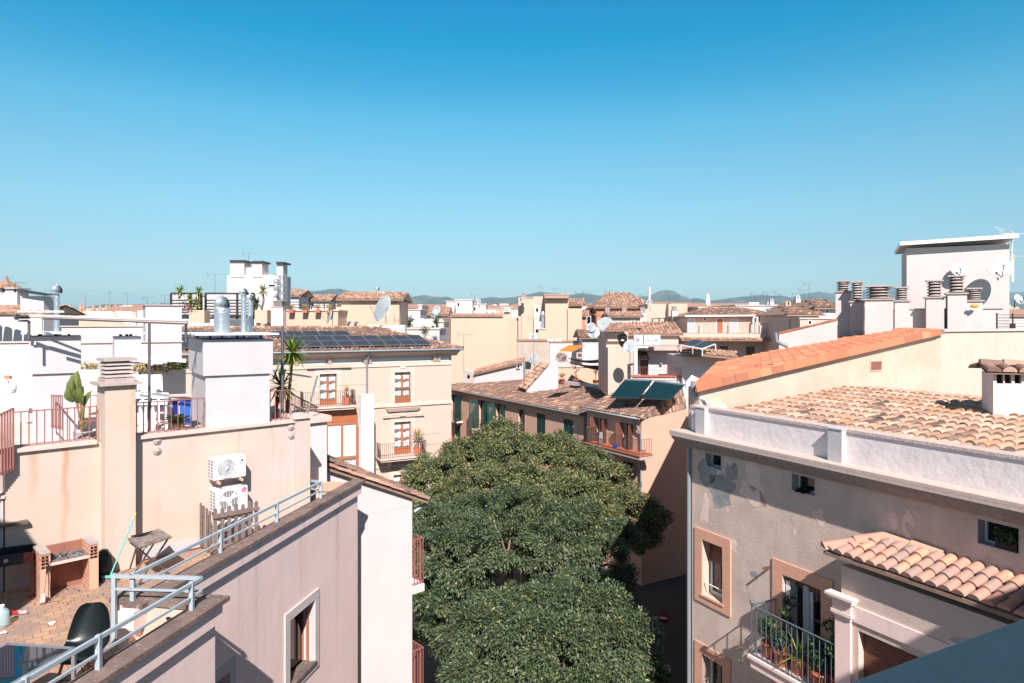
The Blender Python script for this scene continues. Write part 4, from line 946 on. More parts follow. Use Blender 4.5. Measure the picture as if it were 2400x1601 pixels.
# ================================================================ left-hand terrace building
ZC = H - 3.65; ZF = H - 4.2
A1 = Vector((.194, 1.0)).normalized()
FU = Fr((-6.60, 0), A1)      # far, set-back street wall
FL = Fr((-5.65, 0), A1)      # near, projecting street wall
F2 = Fr((-5.77, 12.7), (.72, .69))   # cream wall at the back of the terrace
def left_building():
    tb = thing('terrace_building', 'pinkish beige building with tiled roof terrace and dark lichen copings, lower left', 'building', (-8, 9, 0))
    hole = FU.rect(677, 1457, 736, 1601); h = (hole[0], hole[1], FU.z(736, 1552), FU.z(736, 1405))
    zq_ = FU.z(534, 1574); hq = (FU.u(500), FU.u(535), zq_ - 1.7, zq_)
    b = MB(); wall_body(b, FU, 8.9, 16.0, 0, ZF - .32, .34, [h, hq], r=.30); b.build('wall', M['beige'], tb)
    h2 = FL.rect(400, 1590, 410, 1601); b = MB(); wall_body(b, FL, 2.0, 9.15, 0, ZF - .32, .34, []); b.build('wall', M['beige'], tb)
    for fr_, a_, b_ in ((FU, 8.9, 16.0), (FL, 2, 9.15)): b = MB(); b.fbox(fr_, a_, b_, -.16, 0, ZF - .319, ZC - .301); b.fbox(fr_, a_, b_ + .06, -.16, .07, ZC - .30, ZC - .06); b.build('parapet', M['beige'], tb)
    b = MB(); b.fbox(FU, 9.0, 16.15, -.18, .12, ZC - .06, ZC); b.build('coping', M['cope'], tb)
    b = MB(); b.fbox(FL, 2, 9.30, -.18, .12, ZC - .06, ZC); b.build('coping', M['cope'], tb)
    # return walls between the two street lines, and at the far end
    RT = Fr(FL.pt(9.0, -.33, 0).xy, (-FL.n.x, -FL.n.y))     # runs inwards
    nn = FL.n
    p0 = FL.pt(8.95, -.33, 0); L_ = 1.2
    b = MB(); q = lambda u, v, z: FL.pt(8.95 + v, -.181 - u, z)
    b.hexa([q(0, 0, ZF - .1), q(L_, 0, ZF - .1), q(L_, .28, ZF - .1), q(0, .28, ZF - .1), q(0, 0, ZC - .06), q(L_, 0, ZC - .06), q(L_, .28, ZC - .06), q(0, .28, ZC - .06)]); b.build('return_wall', M['cream'], tb)
    b = MB(); b.hexa([q(0, -.03, ZC - .058), q(L_ + .03, -.03, ZC - .058), q(L_ + .03, .33, ZC - .058), q(0, .33, ZC - .058), q(0, -.03, ZC - .004), q(L_ + .03, -.03, ZC - .004), q(L_ + .03, .33, ZC - .004), q(0, .33, ZC - .004)]); b.build('return_coping', M['cope'], tb)
    q = lambda u, v, z: FU.pt(15.3 + v, -.181 - u, z)
    b = MB(); b.hexa([q(0, 0, ZF - .1), q(1.6, -.25, ZF - .1), q(1.6, .5, ZF - .1), q(0, .6, ZF - .1), q(0, 0, ZC - .08), q(1.6, -.25, ZC - .08), q(1.6, .5, ZC - .08), q(0, .6, ZC - .08)]); b.build('end_wall', M['cream'], tb)
    b = MB(); b.hexa([q(0, -.03, ZC - .08), q(1.6, -.3, ZC - .08), q(1.6, .5, ZC - .08), q(0, .6, ZC - .08), q(0, -.03, ZC - .02), q(1.6, -.3, ZC - .02), q(1.6, .5, ZC - .02), q(0, .6, ZC - .02)]); b.build('end_coping', M['terra_frame'], tb)
    # terrace floor
    ft = bpy.data.materials.new('terrace_tiles'); ft.use_nodes = True; n = ft.node_tree; L = n.links; bs = n.nodes['Principled BSDF']; bs.inputs['Roughness'].default_value = .85
    gp = n.nodes.new('ShaderNodeNewGeometry'); mp = n.nodes.new('ShaderNodeMapping'); mp.inputs['Rotation'].default_value = (0, 0, math.radians(-38)); br = n.nodes.new('ShaderNodeTexBrick')
    L.new(gp.outputs['Position'], mp.inputs[0]); L.new(mp.outputs[0], br.inputs['Vector']); br.inputs['Scale'].default_value = 1.0; br.inputs['Brick Width'].default_value = .19; br.inputs['Row Height'].default_value = .14; br.inputs['Mortar Size'].default_value = .006
    br.inputs['Color1'].default_value = (*s2l((180, 146, 118)), 1); br.inputs['Color2'].default_value = (*s2l((162, 128, 104)), 1); br.inputs['Mortar'].default_value = (*s2l((138, 108, 92)), 1); br.inputs['Bias'].default_value = -.2
    nz = n.nodes.new('ShaderNodeTexNoise'); nz.inputs['Scale'].default_value = 1.6; nz.inputs['Detail'].default_value = 9; nz.inputs['Roughness'].default_value = .72; L.new(gp.outputs['Position'], nz.inputs['Vector'])
    rg = n.nodes.new('ShaderNodeMapRange'); rg.inputs[1].default_value = .44; rg.inputs[2].default_value = .56; rg.inputs[4].default_value = .8; L.new(nz.outputs['Fac'], rg.inputs[0])
    mx = n.nodes.new('ShaderNodeMix'); mx.data_type = 'RGBA'; L.new(rg.outputs[0], mx.inputs[0]); L.new(br.outputs['Color'], mx.inputs[6]); mx.inputs[7].default_value = (*s2l((142, 122, 114)), 1); L.new(mx.outputs[2], bs.inputs['Base Color'])
    bp = n.nodes.new('ShaderNodeBump'); bp.inputs['Distance'].default_value = .004; L.new(br.outputs['Fac'], bp.inputs['Height']); bp.invert = True; L.new(bp.outputs[0], bs.inputs['Normal'])
    a = FU.pt(15.6, -.15, ZF); c_ = FU.pt(9.0, -.15, ZF); d = FL.pt(9.0, -.15, ZF); e = FL.pt(2.0, -.15, ZF)
    w0 = F2.pt(-6.5, .0, ZF); w1 = F2.pt(2.6, .0, ZF)
    slab_ = MB()
    for pts in ([w0, w1, a, c_], [w0, c_, d, e], [w0, e, V(-14, 2, ZF), V(-16, 8, ZF)]): slab_.poly(pts[::-1]); slab_.poly([p - V(0, 0, .3) for p in pts])
    slab_.build('terrace_floor', ft, tb)
    # window with grey-white surround in the far street wall
    frame_trim(tb, FU, hq, .17, .03, m='white2', bottom=True, wb=.14); wood_window(tb, FU, hq, r=.28, m='wood', rows=1, cols=1, curtain=False, bar=.05)
    frame_trim(tb, FU, h, .17, .03, m='white2', bottom=True, wb=.14)
    w = wood_window(tb, FU, h, r=.28, m='wood', rows=1, cols=1, curtain=False, bar=.03)
    MB().fbox(FU, h[0] - .02, h[1] + .02, -.26, .06, h[2] - .03, h[2] + .03).build('sill', M['cope'], w)
    MB().fbox(FU, h[1] - .012, h[1] - .001, -.27, .002, h[2], h[3]).build('reveal', M['white'], w); MB().fbox(FU, h[1] - .06, h[1] - .02, -.14, -.10, h[2] + .04, h[3]).build('blind_guide', M['wood'], w)
    # far end soffit hidden block under terrace
    b = MB(); k0 = F2.pt(-6, .05, 0)
    for q3 in ([F2.pt(2.4, .05, 0), FU.pt(15.5, -.34, 0), FU.pt(9.2, -.34, 0)], [FU.pt(9.2, -.34, 0), FL.pt(8.6, -.36, 0), FL.pt(2, -.36, 0)], [FL.pt(2, -.36, 0), V(-14, 2, 0)]): b.prism([V(p.x, p.y, 0) for p in [k0] + q3][::-1], (0, 0, ZF - .31))
    b.build('core', M['beige'], tb)
    return tb
left_building()
_d = F2.o.dot(F2.a); add_stains(M['cream'], (F2.a.x, F2.a.y, 0), [(_d + F2.u(px), w, H - 2.0, ln, st) for px, w, ln, st in ((80, .10, 1.0, .6), (152, .09, 2.2, .85), (300, .08, .8, .3), (560, .06, .7, .4), (640, .06, 1.0, .35))], (176, 136, 104))
_d = FU.o.dot(FU.a); add_stains(M['beige'], (FU.a.x, FU.a.y, 0), [(_d + FU.u(px), w, ZC - .3, ln, st) for px, w, ln, st in ((600, .10, 2.5, .35), (705, .08, 2.0, .3), (790, .14, 3.2, .4), (560, .07, 1.5, .3))], (170, 148, 140))
def upper_building():
    ub = thing('stucco_building', 'cream stucco building with a raised white roof terrace behind the lower left terrace', 'building', (-9, 15, 0))
    ul = F2.u(12); ur = F2.u(726); zt = H - 2.05
    b = MB(); b.fbox(F2, ul, ur, -.35, 0, 0, zt); b.build('wall', M['cream'], ub)
    b = MB(); b.fbox(F2, ul + .5, ur - .02, -7.5, -.351, 0, H - 2.3); b.build('terrace_base', M['cope_l'], ub)
    # coping in three runs, broken by the pier
    b = MB(); p0, p1 = F2.u(226), F2.u(318)
    b.fbox(F2, ul - .08, p0 - .001, -.38, .06, zt, zt + .06); b.fbox(F2, p1, F2.u(692), -.38, .06, zt, zt + .06); b.build('coping', M['cope_l'], ub)
    # tall pier with louvred cap
    pv = .26; a, c = F2.u(246, pv), F2.u(318, pv)
    zp = F2.z(246, 905, pv)
    b = MB(); b.fbox(F2, a, c, -.25, pv, ZF, zp); b.build('chimney_pier', M['cream'], ub)
    cap = thing('louvred_chimney_cap', 'weathered concrete louvre cap on the tall cream pier of the terrace wall', 'chimney cap', F2.pt((a + c) / 2, 0, zp))
    b = MB(); b.fbox(F2, a - .09, c + .09, -.33, pv + .08, zp + .001, zp + .05); b.fbox(F2, a + .0, c, -.22, pv - .02, zp + .05, zp + .12); b.build('base_slab', M['concrete'], cap)
    lv = (.34) / 5
    for k in range(5):
        z0 = zp + .135 + k * lv; b = MB()
        u0_, u1_ = a + .03, c - .03
        if k == 4: b.fbox(F2, a - .01, c + .02, -.26, pv + .0, z0, z0 + .045)
        else:
            b.hexa([F2.pt(u0_ - .02, -.22, z0), F2.pt(u1_ + .02, -.22, z0), F2.pt(u1_ + .02, pv - .02, z0), F2.pt(u0_ - .02, pv - .02, z0), F2.pt(u0_ + .01, -.18, z0 + .05), F2.pt(u1_ - .01, -.18, z0 + .05), F2.pt(u1_ - .01, pv - .06, z0 + .05), F2.pt(u0_ + .01, pv - .06, z0 + .05)][::1])
        for uu in (u0_ + .05, u1_ - .08):
            for vv in (-.16, pv - .1): b.fbox(F2, uu, uu + .035, vv, vv + .035, z0 - .04, z0)
        b.build('louvre', M['concrete'], cap)
    # end pier to the right
    e0, e1 = F2.u(692, .05), F2.u(727, .05); b = MB(); b.fbox(F2, e0, e1, -.4, .05, ZF, H - 1.98); b.build('end_pier', M['cream'], ub)
    b = MB(); b.fbox(F2, e0 - .05, e1 + .04, -.48, .1, H - 1.98, H - 1.92); b.build('pier_cap', M['cope_l'], ub)
    # four round vent covers
    for (px, py) in ((368, 1033), (368, 1057), (682, 1001), (683, 1021)):
        c_ = F2.at(px, py); n3 = V(F2.n.x, F2.n.y, 0)
        v = MB().lathe(c_ + n3 * .001, [(.072, 0), (.072, .012), (.064, .02), (.001, .022)], 22, n3).build('vent_cover', M['concrete'], ub)
        MB().lathe(c_ + n3 * .02, [(.012, 0), (.012, .03), (.001, .032)], 10, n3).build('bolt', M['steel'], v)
    # ledge low on the left end of the wall
    b = MB(); b.fbox(F2, ul - 1.5, F2.u(64), .001, .10, F2.z(64, 1217) - .05, F2.z(64, 1217)); b.build('plinth_ledge', M['cope'], ub)
    # lower block left of the wall end
    b = MB(); b.fbox(F2, ul - 3.0, ul - .02, -4, -.02, 0, H - 3.15); b.build('stair_block', M['white'], ub)
    b = MB(); b.fbox(F2, ul - 3.0, ul - .02, -.9, -.02, H - 3.148, H - 2.75); b.build('stair_step', M['white'], ub)
    b = MB(); b.fbox(F2, ul - 3.0, ul - .0, -.95, .02, H - 2.748, H - 2.70); b.build('stair_step_coping', M['cope_l'], ub)
    # low white block and coping right of the end pier
    LB = Fr.vp(722, 15.4, 2860); b = MB(); b.fbox(LB, 0, LB.u(766), -3, 0, 4, LB.z(722, 992)); b.build('side_block', M['pinkw'], ub)
    b = MB(); b.fbox(LB, -.1, LB.u(773), -3.1, .08, LB.z(722, 992), LB.z(722, 978)); b.build('side_block_coping', M['cope_l'], ub)
    # skirting tiles
    b = MB(); b.fbox(F2, F2.u(318), ur, .001, .012, ZF, ZF + .07); b.build('skirting', M['terra_frame'], ub)
    # white boarded walls behind the terrace
    def wall(px0, px1, yt, yb, Y, vpx=4000, m='white', th=.25, cap='cope_l', capd=.03):
        f = Fr.vp(px0, Y, vpx); u1 = f.u(px1); b = MB(); b.fbox(f, 0, u1, -th, 0, H - (yb - HY) / F * Y, H - (yt - HY) / F * Y); b.build('terrace_wall', M[m], ub)
        if cap: b = MB(); b.fbox(f, -.03, u1 + .03, -th - .03, .04, H - (yt - HY) / F * Y, H - (yt - HY) / F * Y + capd); b.build('terrace_wall_coping', M[cap], ub)
        return f
    wall(-160, 100, 806, 1060, 15.0, m='white2'); wall(100, 426, 806, 1010, 17.4); wall(144, 372, 766, 860, 20, th=.2)
    f = wall(341, 426, 716, 900, 19, th=2.5, cap='concrete'); 
    wall(-200, 98, 742, 806, 17.0, m='pinkw', cap=None)
    b = MB(); A_ = P(-100, 741, 17); B_ = P(100, 741, 17.2); tiles(b, [A_, B_, B_ + V(0, .45, .12), A_ + V(0, .45, .12)], A_, B_, sp=.2, rl=.36, seg=6, r=.09); b.build('tiled_wall_top', M['tile_tan'], ub)
    return ub
UB = upper_building()
def box_chimney(label, px0, px1, Y, vpx, yt, ym, yb, deep, inset=.05, plate=(0, 0), plate_y=780, group='white box chimneys', zb=None):
    fr = Fr.vp(px0, Y, vpx); u1 = fr.u(px1); z = lambda y: H - (y - HY) / F * Y
    root = thing('box_chimney', label, 'chimney', fr.pt(u1 / 2, -deep / 2, z(yb)), group)
    b = MB(); b.fbox(fr, 0, u1, -deep, 0, z(ym), z(yt)); b.build('upper_box', M['white'], root, bevel=.006)
    b = MB(); b.fbox(fr, inset, u1 - inset, -deep + inset, -inset, zb if zb else z(yb), z(ym) - .001); b.build('lower_stack', M['white'], root, bevel=.006)
    b = MB()
    zp = z(plate_y)
    for uu in (.15, u1 * .5, u1 - .2):
        for vv in (-.15, -deep + .15): q = fr.pt(uu, vv, 0); MB().box(q.x - .015, q.x + .015, q.y - .015, q.y + .015, z(yt), zp).build('plate_support', M['rail_dark'], root)
    b = MB(); a0, a1 = fr.u(plate[0]), fr.u(plate[1]); b.fbox(fr, a0, a1, -deep - .12, .14, zp, zp + .035); b.build('cover_plate', M['white_metal'], root)
    return fr, zp + .035
def left_things():
    fb, zpl = box_chimney('big white box chimney carrying three turbine vents, right of the potted cycad', 476, 640, 12.85, 3680, 797, 882, 1003, 1.9, plate=(455, 650), plate_y=786)
    Y = 13.4
    def px(p, Y): return (p - CX) / F * Y
    turbine('widest turbine vent with a fat duct on the big white box chimney', px(520, Y), Y, zpl, H + .24, H - (689 - HY) / F * Y, .142, .158)
    Y = 13.9; turbine('tall slim turbine vent in the middle of the big white box chimney', px(571, Y), Y, zpl, H - (692 - HY) / F * Y, H - (667 - HY) / F * Y, .05, .092)
    Y = 14.6; turbine('slim shorter turbine vent at the right, behind the tall slim one', px(586, Y), Y, zpl, H - (705 - HY) / F * Y, H - (684 - HY) / F * Y, .05, .082)
    fa, zpa = box_chimney('white box chimney at the far left with one slim turbine vent', 68, 190, 12.9, 3680, 789, 878, 1042, 1.3, plate=(50, 200), plate_y=783)
    Y = 13.3; turbine('slim turbine vent standing alone on the left white box chimney', px(133, Y), Y, zpa, H - (688 - HY) / F * Y, H - (661 - HY) / F * Y, .05, .105)
    box_chimney('small white box chimney behind the louvred pier, without any vent', 268, 331, 16.4, 3680, 789, 850, 900, .8, plate=(262, 338), plate_y=783)
    # awning rollers on posts
    Y = 12.4; root = thing('awning_rollers', 'long pinkish awning roller tubes on posts above the white terrace', 'awning', P(350, 1012, Y))
    MB().tube([P(70, 741, Y), P(440, 752, Y + .5)], .032, 10).build('roller_tube', M['cope_l'], root)
    MB().tube([P(42, 731, Y + .1), P(150, 731, Y + .1)], .02, 8).build('tie_rod', M['white_metal'], root)
    MB().tube([P(100, 745, Y - .05), P(440, 758, Y + .45)], .028, 10).build('roller_tube', M['steel_d'], root)
    b = MB(); b.lathe(P(37, 743, Y), [(.055, 0), (.055, .03)], 14, (1, 0, 0)); b.build('end_plate', M['steel_d'], root)
    b = MB()
    for k in range(9): b.lathe(P(46 + k * 2.6, 743, Y), [(.03, 0), (.036, .01), (.03, .02)], 10, (1, 0, 0))
    b.build('cable_drum', M['rubber'], root)
    for (x, yt, yb, Yp) in ((350, 755, 1012, 12.35), (68, 752, 800, 12.5), (436, 756, 800, 13.0)):
        MB().tube([P(x, yt, Yp), P(x, yb, Yp)], .024, 10).build('post', M['steel_d'], root)
    MB().tube([P(42, 752, Y), P(67, 752, 12.5)], .02, 8).build('bracket_arm', M['steel_d'], root)
    tag(MB().tube([P(662, 764, 14.4), P(662, 990, 14.4)], .03, 10).build('metal_post', M['steel_d']), 'grey metal post standing against the two yuccas', 'post')
    # railings on the coping
    zc = H - 1.99; v0 = -.12
    f = lambda px, v=v0, z=zc: F2.pt(F2.u(px, v), v, z)
    railing('terrace_railing', 'brown red railing on the coping left of the louvred pier', [f(30), f(226)], .56, .105, th=.014, low=.03)
    railing('terrace_railing', 'brown red railing on the coping between the pier and the big white box chimney', [f(320), f(478)], .56, .105, th=.014, low=.03)
    railing('terrace_railing', 'brown red railing on the coping in front of the yuccas', [f(633), f(680)], .60, .105, th=.016, low=.03)
    railing('terrace_railing', 'brown red gate railing turned sideways beside the banana plant', [P(121, 1004, 13.0), P(146, 1010, 12.2)], .63, .16, th=.014)
    railing('terrace_railing', 'brown red railing behind the banana plant, further back on the white terrace', [P(146, 1000, 13.4), P(228, 992, 13.6)], .56, .11)
    railing('stair_railing', 'dense brown red railing going down the stair at the left edge', [P(31, 1100, 10.62), P(-60, 1150, 10.1)], .95, .045, th=.022, low=.05)
    railing('terrace_railing', 'low brown red railing on the small white block right of the end pier', [P(690, 984, 15.9), P(745, 982, 16.6)], .28, .09)
    railing('terrace_railing', 'thin dark railing leading down behind the steel pole', [P(670, 948, 15), P(745, 982, 17.8)], .30, .11, m='rail_dark', th=.01)
    tag(MB().tube([P(720, 970, 15.2), P(744, 880, 15.2)], .022, 8).build('steel_pole', M['steel']), 'slanting steel pole rising from the end pier', 'pole')
    tag(MB().tube([P(640, 890, 15.2), P(656, 845, 15.2)], .022, 8).build('steel_pole', M['steel']), 'short slanting steel pole beside the big white box chimney', 'pole')
    tag(MB().tube([P(650, 872, 16), P(730, 884, 16)], .022, 8).build('folded_awning', M['white_metal']), 'white awning arm sticking out behind the yuccas', 'awning arm')
    # yuccas
    for (cx_, cy_, Y, L, n, by, lb) in ((687, 826, 15.2, .47, 75, 985, 'taller yucca with a round spiky head right of the metal post'), (660, 904, 15.0, .44, 60, 990, 'lower yucca with drooping leaves touching the railing')):
        c = P(cx_, cy_, Y); root = thing('yucca', lb, 'plant', P(cx_ - 14, by, Y), 'yuccas on the white terrace')
        MB().tube([P(cx_ - 16, by, Y), P(cx_ - 10, by - 60, Y), P(cx_ - 4, cy_ + 40, Y), c], [.05, .04, .03, .03], 8).build('trunk', M['bark'], root)
        b = MB(); rosette(b, c, n, L, .055, .45, -.9, 1.45, 4); b.build('leaves', M['yucca'], root)
    # banana plant in a white pot
    c = P(200, 1040, 12.0); root = thing('banana_plant', 'banana plant with torn paddle leaves in a white pot behind the railing', 'plant', c)
    b = MB(); b.lathe(P(200, 1042, 12.1), [(.17, 0), (.19, .24), (.2, .25), (.18, .25), (.17, .2), (.001, .2)], 22); b.build('pot', M['white'], root)
    b = MB(); s = MB(); base = P(192, 1014, 12.1)
    for (tx, ty, bx, by, w, L_) in ((182, 868, 190, 935, .36, 1), (170, 885, 178, 935, .18, 1), (196, 905, 188, 945, .27, 1), (160, 905, 178, 940, .2, 1), (215, 915, 196, 950, .12, 1), (200, 950, 196, 985, .12, 1), (210, 985, 190, 1000, .08, 1)):
        t = P(tx, ty, 12.0 + random.uniform(-.15, .15)); q = P(bx, by, 12.05); s.tube([base, (base + q) / 2 + V(.01, 0, 0), q], [.022, .016, .01], 6)
        d = (t - q); ln = d.length; d.normalize(); sd = d.cross(V(.25, 1, .1)).normalized(); nrm = d.cross(sd)
        S = 14
        for sg in (-1, 1):
            vs = []
            for k in range(S + 1):
                u = k / S; ww = w * .5 * math.sin(PI * min(1, .1 + u * .92)) ** .6; bow = V(0, -.04, -.02) * math.sin(PI * u)
                p = q + d * ln * u + bow; vs += [p, p + sd * sg * ww + nrm * ww * .45 + V(0, 0, random.uniform(-.015, .0))]
            for k in range(S):
                b.add([vs[2 * k], vs[2 * k + 1], vs[2 * k + 3], vs[2 * k + 2]], [[0, 1, 2, 3]])
    s.build('stem', mat('banana_stem', (150, 110, 78), .8, var=.2, vscale=8), root); b.build('leaves', M['banana'], root)
    # cycad, covers, cabinet
    c = P(415, 1003, 12.7); root = thing('cycad', 'potted cycad with arching feather leaves behind the railing', 'plant', c)
    b = MB()
    for k in range(34):
        a = k * 2.4; e = .25 + .9 * (k / 34); d = V(math.cos(a) * math.cos(e), math.sin(a) * math.cos(e), math.sin(e)); L = .42; q = c + V(0, 0, .06)
        for j in range(12):
            t = j / 12; p = q + d * L * t + V(0, 0, -.22 * t * t); sd = d.cross(V(0, 0, 1)).normalized()
            for sg in (-1, 1): l = .09 * math.sin(PI * (.15 + .8 * t)); b.poly([p, p + sd * sg * l + d * .05 + V(0, 0, -.01), p + d * .022])
    b.build('leaves', M['leaf'], root); MB().lathe(c, [(.12, -.02), (.14, .08), (.001, .08)], 14).build('pot', M['bark'], root)
    # blue door cabinet
    root = thing('blue_cabinet', 'cabinet with bright blue door panels under a pale top behind the cycad', 'cabinet', P(422, 990, 14.6)); Y = 14.6
    f = Fr.vp(398, Y, 5000); b = MB(); u1 = f.u(448); b.fbox(f, 0, u1, -.5, 0, H - 2.25, H - (936 - HY) / F * Y); b.build('body', M['white'], root)
    MB().fbox(f, -.04, u1 + .03, -.55, .06, H - (936 - HY) / F * Y + .001, H - (930 - HY) / F * Y).build('top', M['cope_l'], root)
    um = f.u(421); MB().fbox(f, um, u1 - .02, .001, .02, H - 2.2, H - (938 - HY) / F * Y - .01).build('door_panel', M['blue'], root)
    MB().fbox(f, .05, um - .03, .001, .012, H - 2.2, H - (938 - HY) / F * Y - .01).build('door_panel', mat('deep_blue', (10, 34, 110), .4), root)
    # covered table
    Y = 15.2; f = Fr.vp(322, Y, 4200); root = thing('covered_table', 'long table under a creased white cover beyond the metal post', 'table', P(350, 960, Y))
    u1 = f.u(380); b = MB(); vs = []; n = 24
    zt = H - (884 - HY) / F * Y; zb = H - (916 - HY) / F * Y
    for k in range(n + 1):
        t = k / n; wv = .025 * math.sin(t * 31) + .015 * math.sin(t * 13); vs += [f.pt(u1 * t, .0, zt + .01 * math.sin(t * 9)), f.pt(u1 * (t * 1.04 - .02), .09 + wv, zb + .03 * math.sin(t * 17)), f.pt(u1 * t, -.8, zt)]
    b.add(vs, [[3 * k, 3 * k + 1, 3 * k + 4, 3 * k + 3] for k in range(n)] + [[3 * k + 2, 3 * k, 3 * k + 3, 3 * k + 5] for k in range(n)], True); b.add([f.pt(u1, 0, zt), f.pt(u1 * 1.02, .09, zb), f.pt(u1 * 1.05, -.7, zb), f.pt(u1, -.8, zt)], [[0, 1, 2, 3]]); b.build('cover', M['fabric_w'], root)
    for uu in (.08, u1 - .1):
        for vv in (-.05, -.7): MB().fbox(f, uu, uu + .05, vv - .05, vv, H - 2.25, zb + .02).build('leg', M['white_metal'], root)
    # white bench seats
    for k, (x0, x1, lb) in enumerate(((322, 346, 'white slatted bench seat just left of the metal post'), (352, 392, 'white slatted bench seat just right of the metal post'))):
        Y = 13.9; f = Fr.vp(x0, Y, 5000); u1 = f.u(x1); root = thing('bench', lb, 'bench', f.pt(u1 / 2, -.2, H - 2.25), 'white benches')
        MB().fbox(f, 0, u1, -.45, 0, H - (944 - HY) / F * Y - .05, H - (944 - HY) / F * Y).build('seat', M['white_metal'], root)
        MB().fbox(f, 0, u1, -.48, -.44, H - (940 - HY) / F * Y, H - (926 - HY) / F * Y).build('backrest', M['white_metal'], root)
        for uu in (.02, u1 - .06):
            for vv in (-.05, -.4): MB().fbox(f, uu, uu + .04, vv - .04, vv, H - 2.25, H - (944 - HY) / F * Y - .051).build('leg', M['white_metal'], root)
    # planter with flowers, hedge
    Y = 16.6; f = Fr.vp(230, Y, 5000); root = thing('planter', 'long white planter with small shrubs along the white terrace wall', 'planter', P(330, 880, Y))
    u1 = f.u(434); MB().fbox(f, -.4, u1, -.35, 0, H - 1.9, H - (866 - HY) / F * Y).build('trough', M['white'], root)
    b = MB(); q = MB()
    for (x, r) in ((195, .16), (212, .14), (222, .14), (310, .16), (325, .15), (338, .13), (362, .10), (374, .1), (388, .14)): leafball(b, P(x, 862, Y + .12), r, 150, .05)
    b.build('shrub_leaves', M['dryleaf'], root)
    for x in (400, 412, 424, 434): leafball(q, P(x, 856, Y + .15), .14, 170, .05)
    q.build('hedge_leaves', M['yucca'], root)
    # shade fabric
    Y = 17.0; tag(MB().prism([P(332, 836, Y), P(436, 843, Y), P(436, 850, Y - 1.5), P(330, 842, Y - 1.5)], (0, 0, .02)).build('white_awning', M['fabric_w']), 'flat white awning stretched over the planter', 'awning')
    # wall lamp at left
    c = P(22, 912, 14.7); root = thing('wall_lamp', 'round white drum lamp on a curved bracket on the left white wall', 'lamp', c)
    MB().lathe(c - V(0, 0, .09), [(.10, 0), (.125, .03), (.125, .06)], 24).build('lower_shade', M['white_metal'], root)
    MB().lathe(c - V(0, 0, .02), [(.13, 0), (.13, .1), (.09, .13), (.001, .135)], 24).build('upper_shade', M['white_metal'], root)
    MB().tube([c + V(0, 0, .11), c + V(-.06, .05, .17), c + V(-.2, .2, .18)], .008, 6).build('bracket', M['steel_d'], root)
    MB().box(c.x - .26, c.x - .14, c.y + .2, c.y + .26, c.z + .2, c.z + .27).build('junction_box', M['rust_wall'], root)
    # ------------------------------------------------------------ galvanised rails on the street parapet
    zr = H - 3.32
    def rails(name, label, pts, posts, ext=None):
        root = thing(name, label, 'railing', pts[0], None)
        for k, (zz, w, hh) in enumerate(((zr, .042, .042), (zr - .17, .026, .026))):
            b = MB()
            for i in range(len(pts) - 1): b.bar(V(pts[i].x, pts[i].y, zz), V(pts[i + 1].x, pts[i + 1].y, zz), w, hh)
            b.build('top_rail' if k == 0 else 'middle_rail', M['galv'], root)
        for p, zb in posts:
            MB().bar(V(p.x, p.y, zb), V(p.x, p.y, zr + .03), .05).build('post', M['galv'], root)
            c = [x for x in bpy.data.objects if x.name.startswith('post')][-1]
        return root
    v = -.11; fu = lambda px, py: FU.pt(FU.u(px, v), v, ZC)
    a, b_, c_, d = FU.pt(8.75, v - .03, ZC), fu(517, 0), fu(649, 0), FU.pt(FU.u(752, v), v, ZC)
    far_in = P(680, 1124, 14.6)
    rails('parapet_railing', 'pale blue galvanised railing along the far stretch of dark coping', [FU.pt(9.05, v, ZC), d, far_in], [(b_, ZC), (c_, ZC), (d, ZC), (FU.pt(9.1, v, ZC), ZC - .05)])
    pl = FL.pt(8.93, -.24, ZC); in_ = P(340, 1351, 8.85)
    rails('parapet_railing', 'pale blue galvanised railing along the near stretch of dark coping, by the black chair', [FL.pt(2.6, -.09, ZC), FL.pt(9.0, -.09, ZC), FL.pt(8.85, -1.28, ZC)], [(FL.pt(8.8, -.09, ZC), ZC), (FL.pt(FL.u(231, -.09), -.09, ZC), ZC), (FL.pt(FL.u(60, -.09), -.09, ZC), ZC), (FL.pt(8.85, -1.26, ZC), ZF)])
    # air conditioners on the cream wall
    v1 = .38
    u0 = F2.u(501, v1); u1 = F2.u(577, v1); ac = ac_unit('upper air conditioner with concentric ring grille on the cream wall', F2, u0, F2.z(501, 1128, v1), u1 - u0, .40, .30, .08, 'rings', group='air conditioners on the cream wall')
    fv = F2.off(v1); w = u1 - u0; zb = F2.z(501, 1128, v1)
    MB().fbox(F2, u0 + w * .76, u0 + w * .965, v1 + .001, v1 + .006, zb + .03, zb + .37).build('side_panel', M['white_metal'], ac)
    n3 = V(F2.n.x, F2.n.y, 0); pc = F2.pt(u0 + w * .865, v1 + .007, zb + .315)
    MB().lathe(pc, [(.024, 0), (.024, .001), (.016, .001), (.016, 0)], 8, n3).build('emblem', M['txt_r'], ac)
    MB().lathe(pc, [(.010, 0), (.010, .002), (.001, .002)], 6, n3).build('emblem_centre', M['txt_g'], ac)
    text_mesh('EOYS', F2, u0 + w * .865, v1 + .0075, zb + .272, .032, 'lettering', M['txt_g'], ac)
    text_mesh('ELECTRIC', F2, u0 + w * .865, v1 + .0075, zb + .254, .012, 'lettering', M['txt_g'], ac)
    text_mesh('inverter', F2, u0 + w * .865, v1 + .0075, zb + .085, .032, 'lettering', M['txt_b'], ac)
    text_mesh('ECO COOL', F2, u0 + w * .865, v1 + .0075, zb + .145, .019, 'lettering', M['txt_t'], ac)
    u0 = F2.u(506, v1); u1 = F2.u(581, v1); zb = F2.z(506, 1206, v1)
    ac = ac_unit('lower air conditioner with pink round logo, half behind the pickets', F2, u0, zb, u1 - u0, .44, .30, .08, 'fan', group='air conditioners on the cream wall'); w = u1 - u0
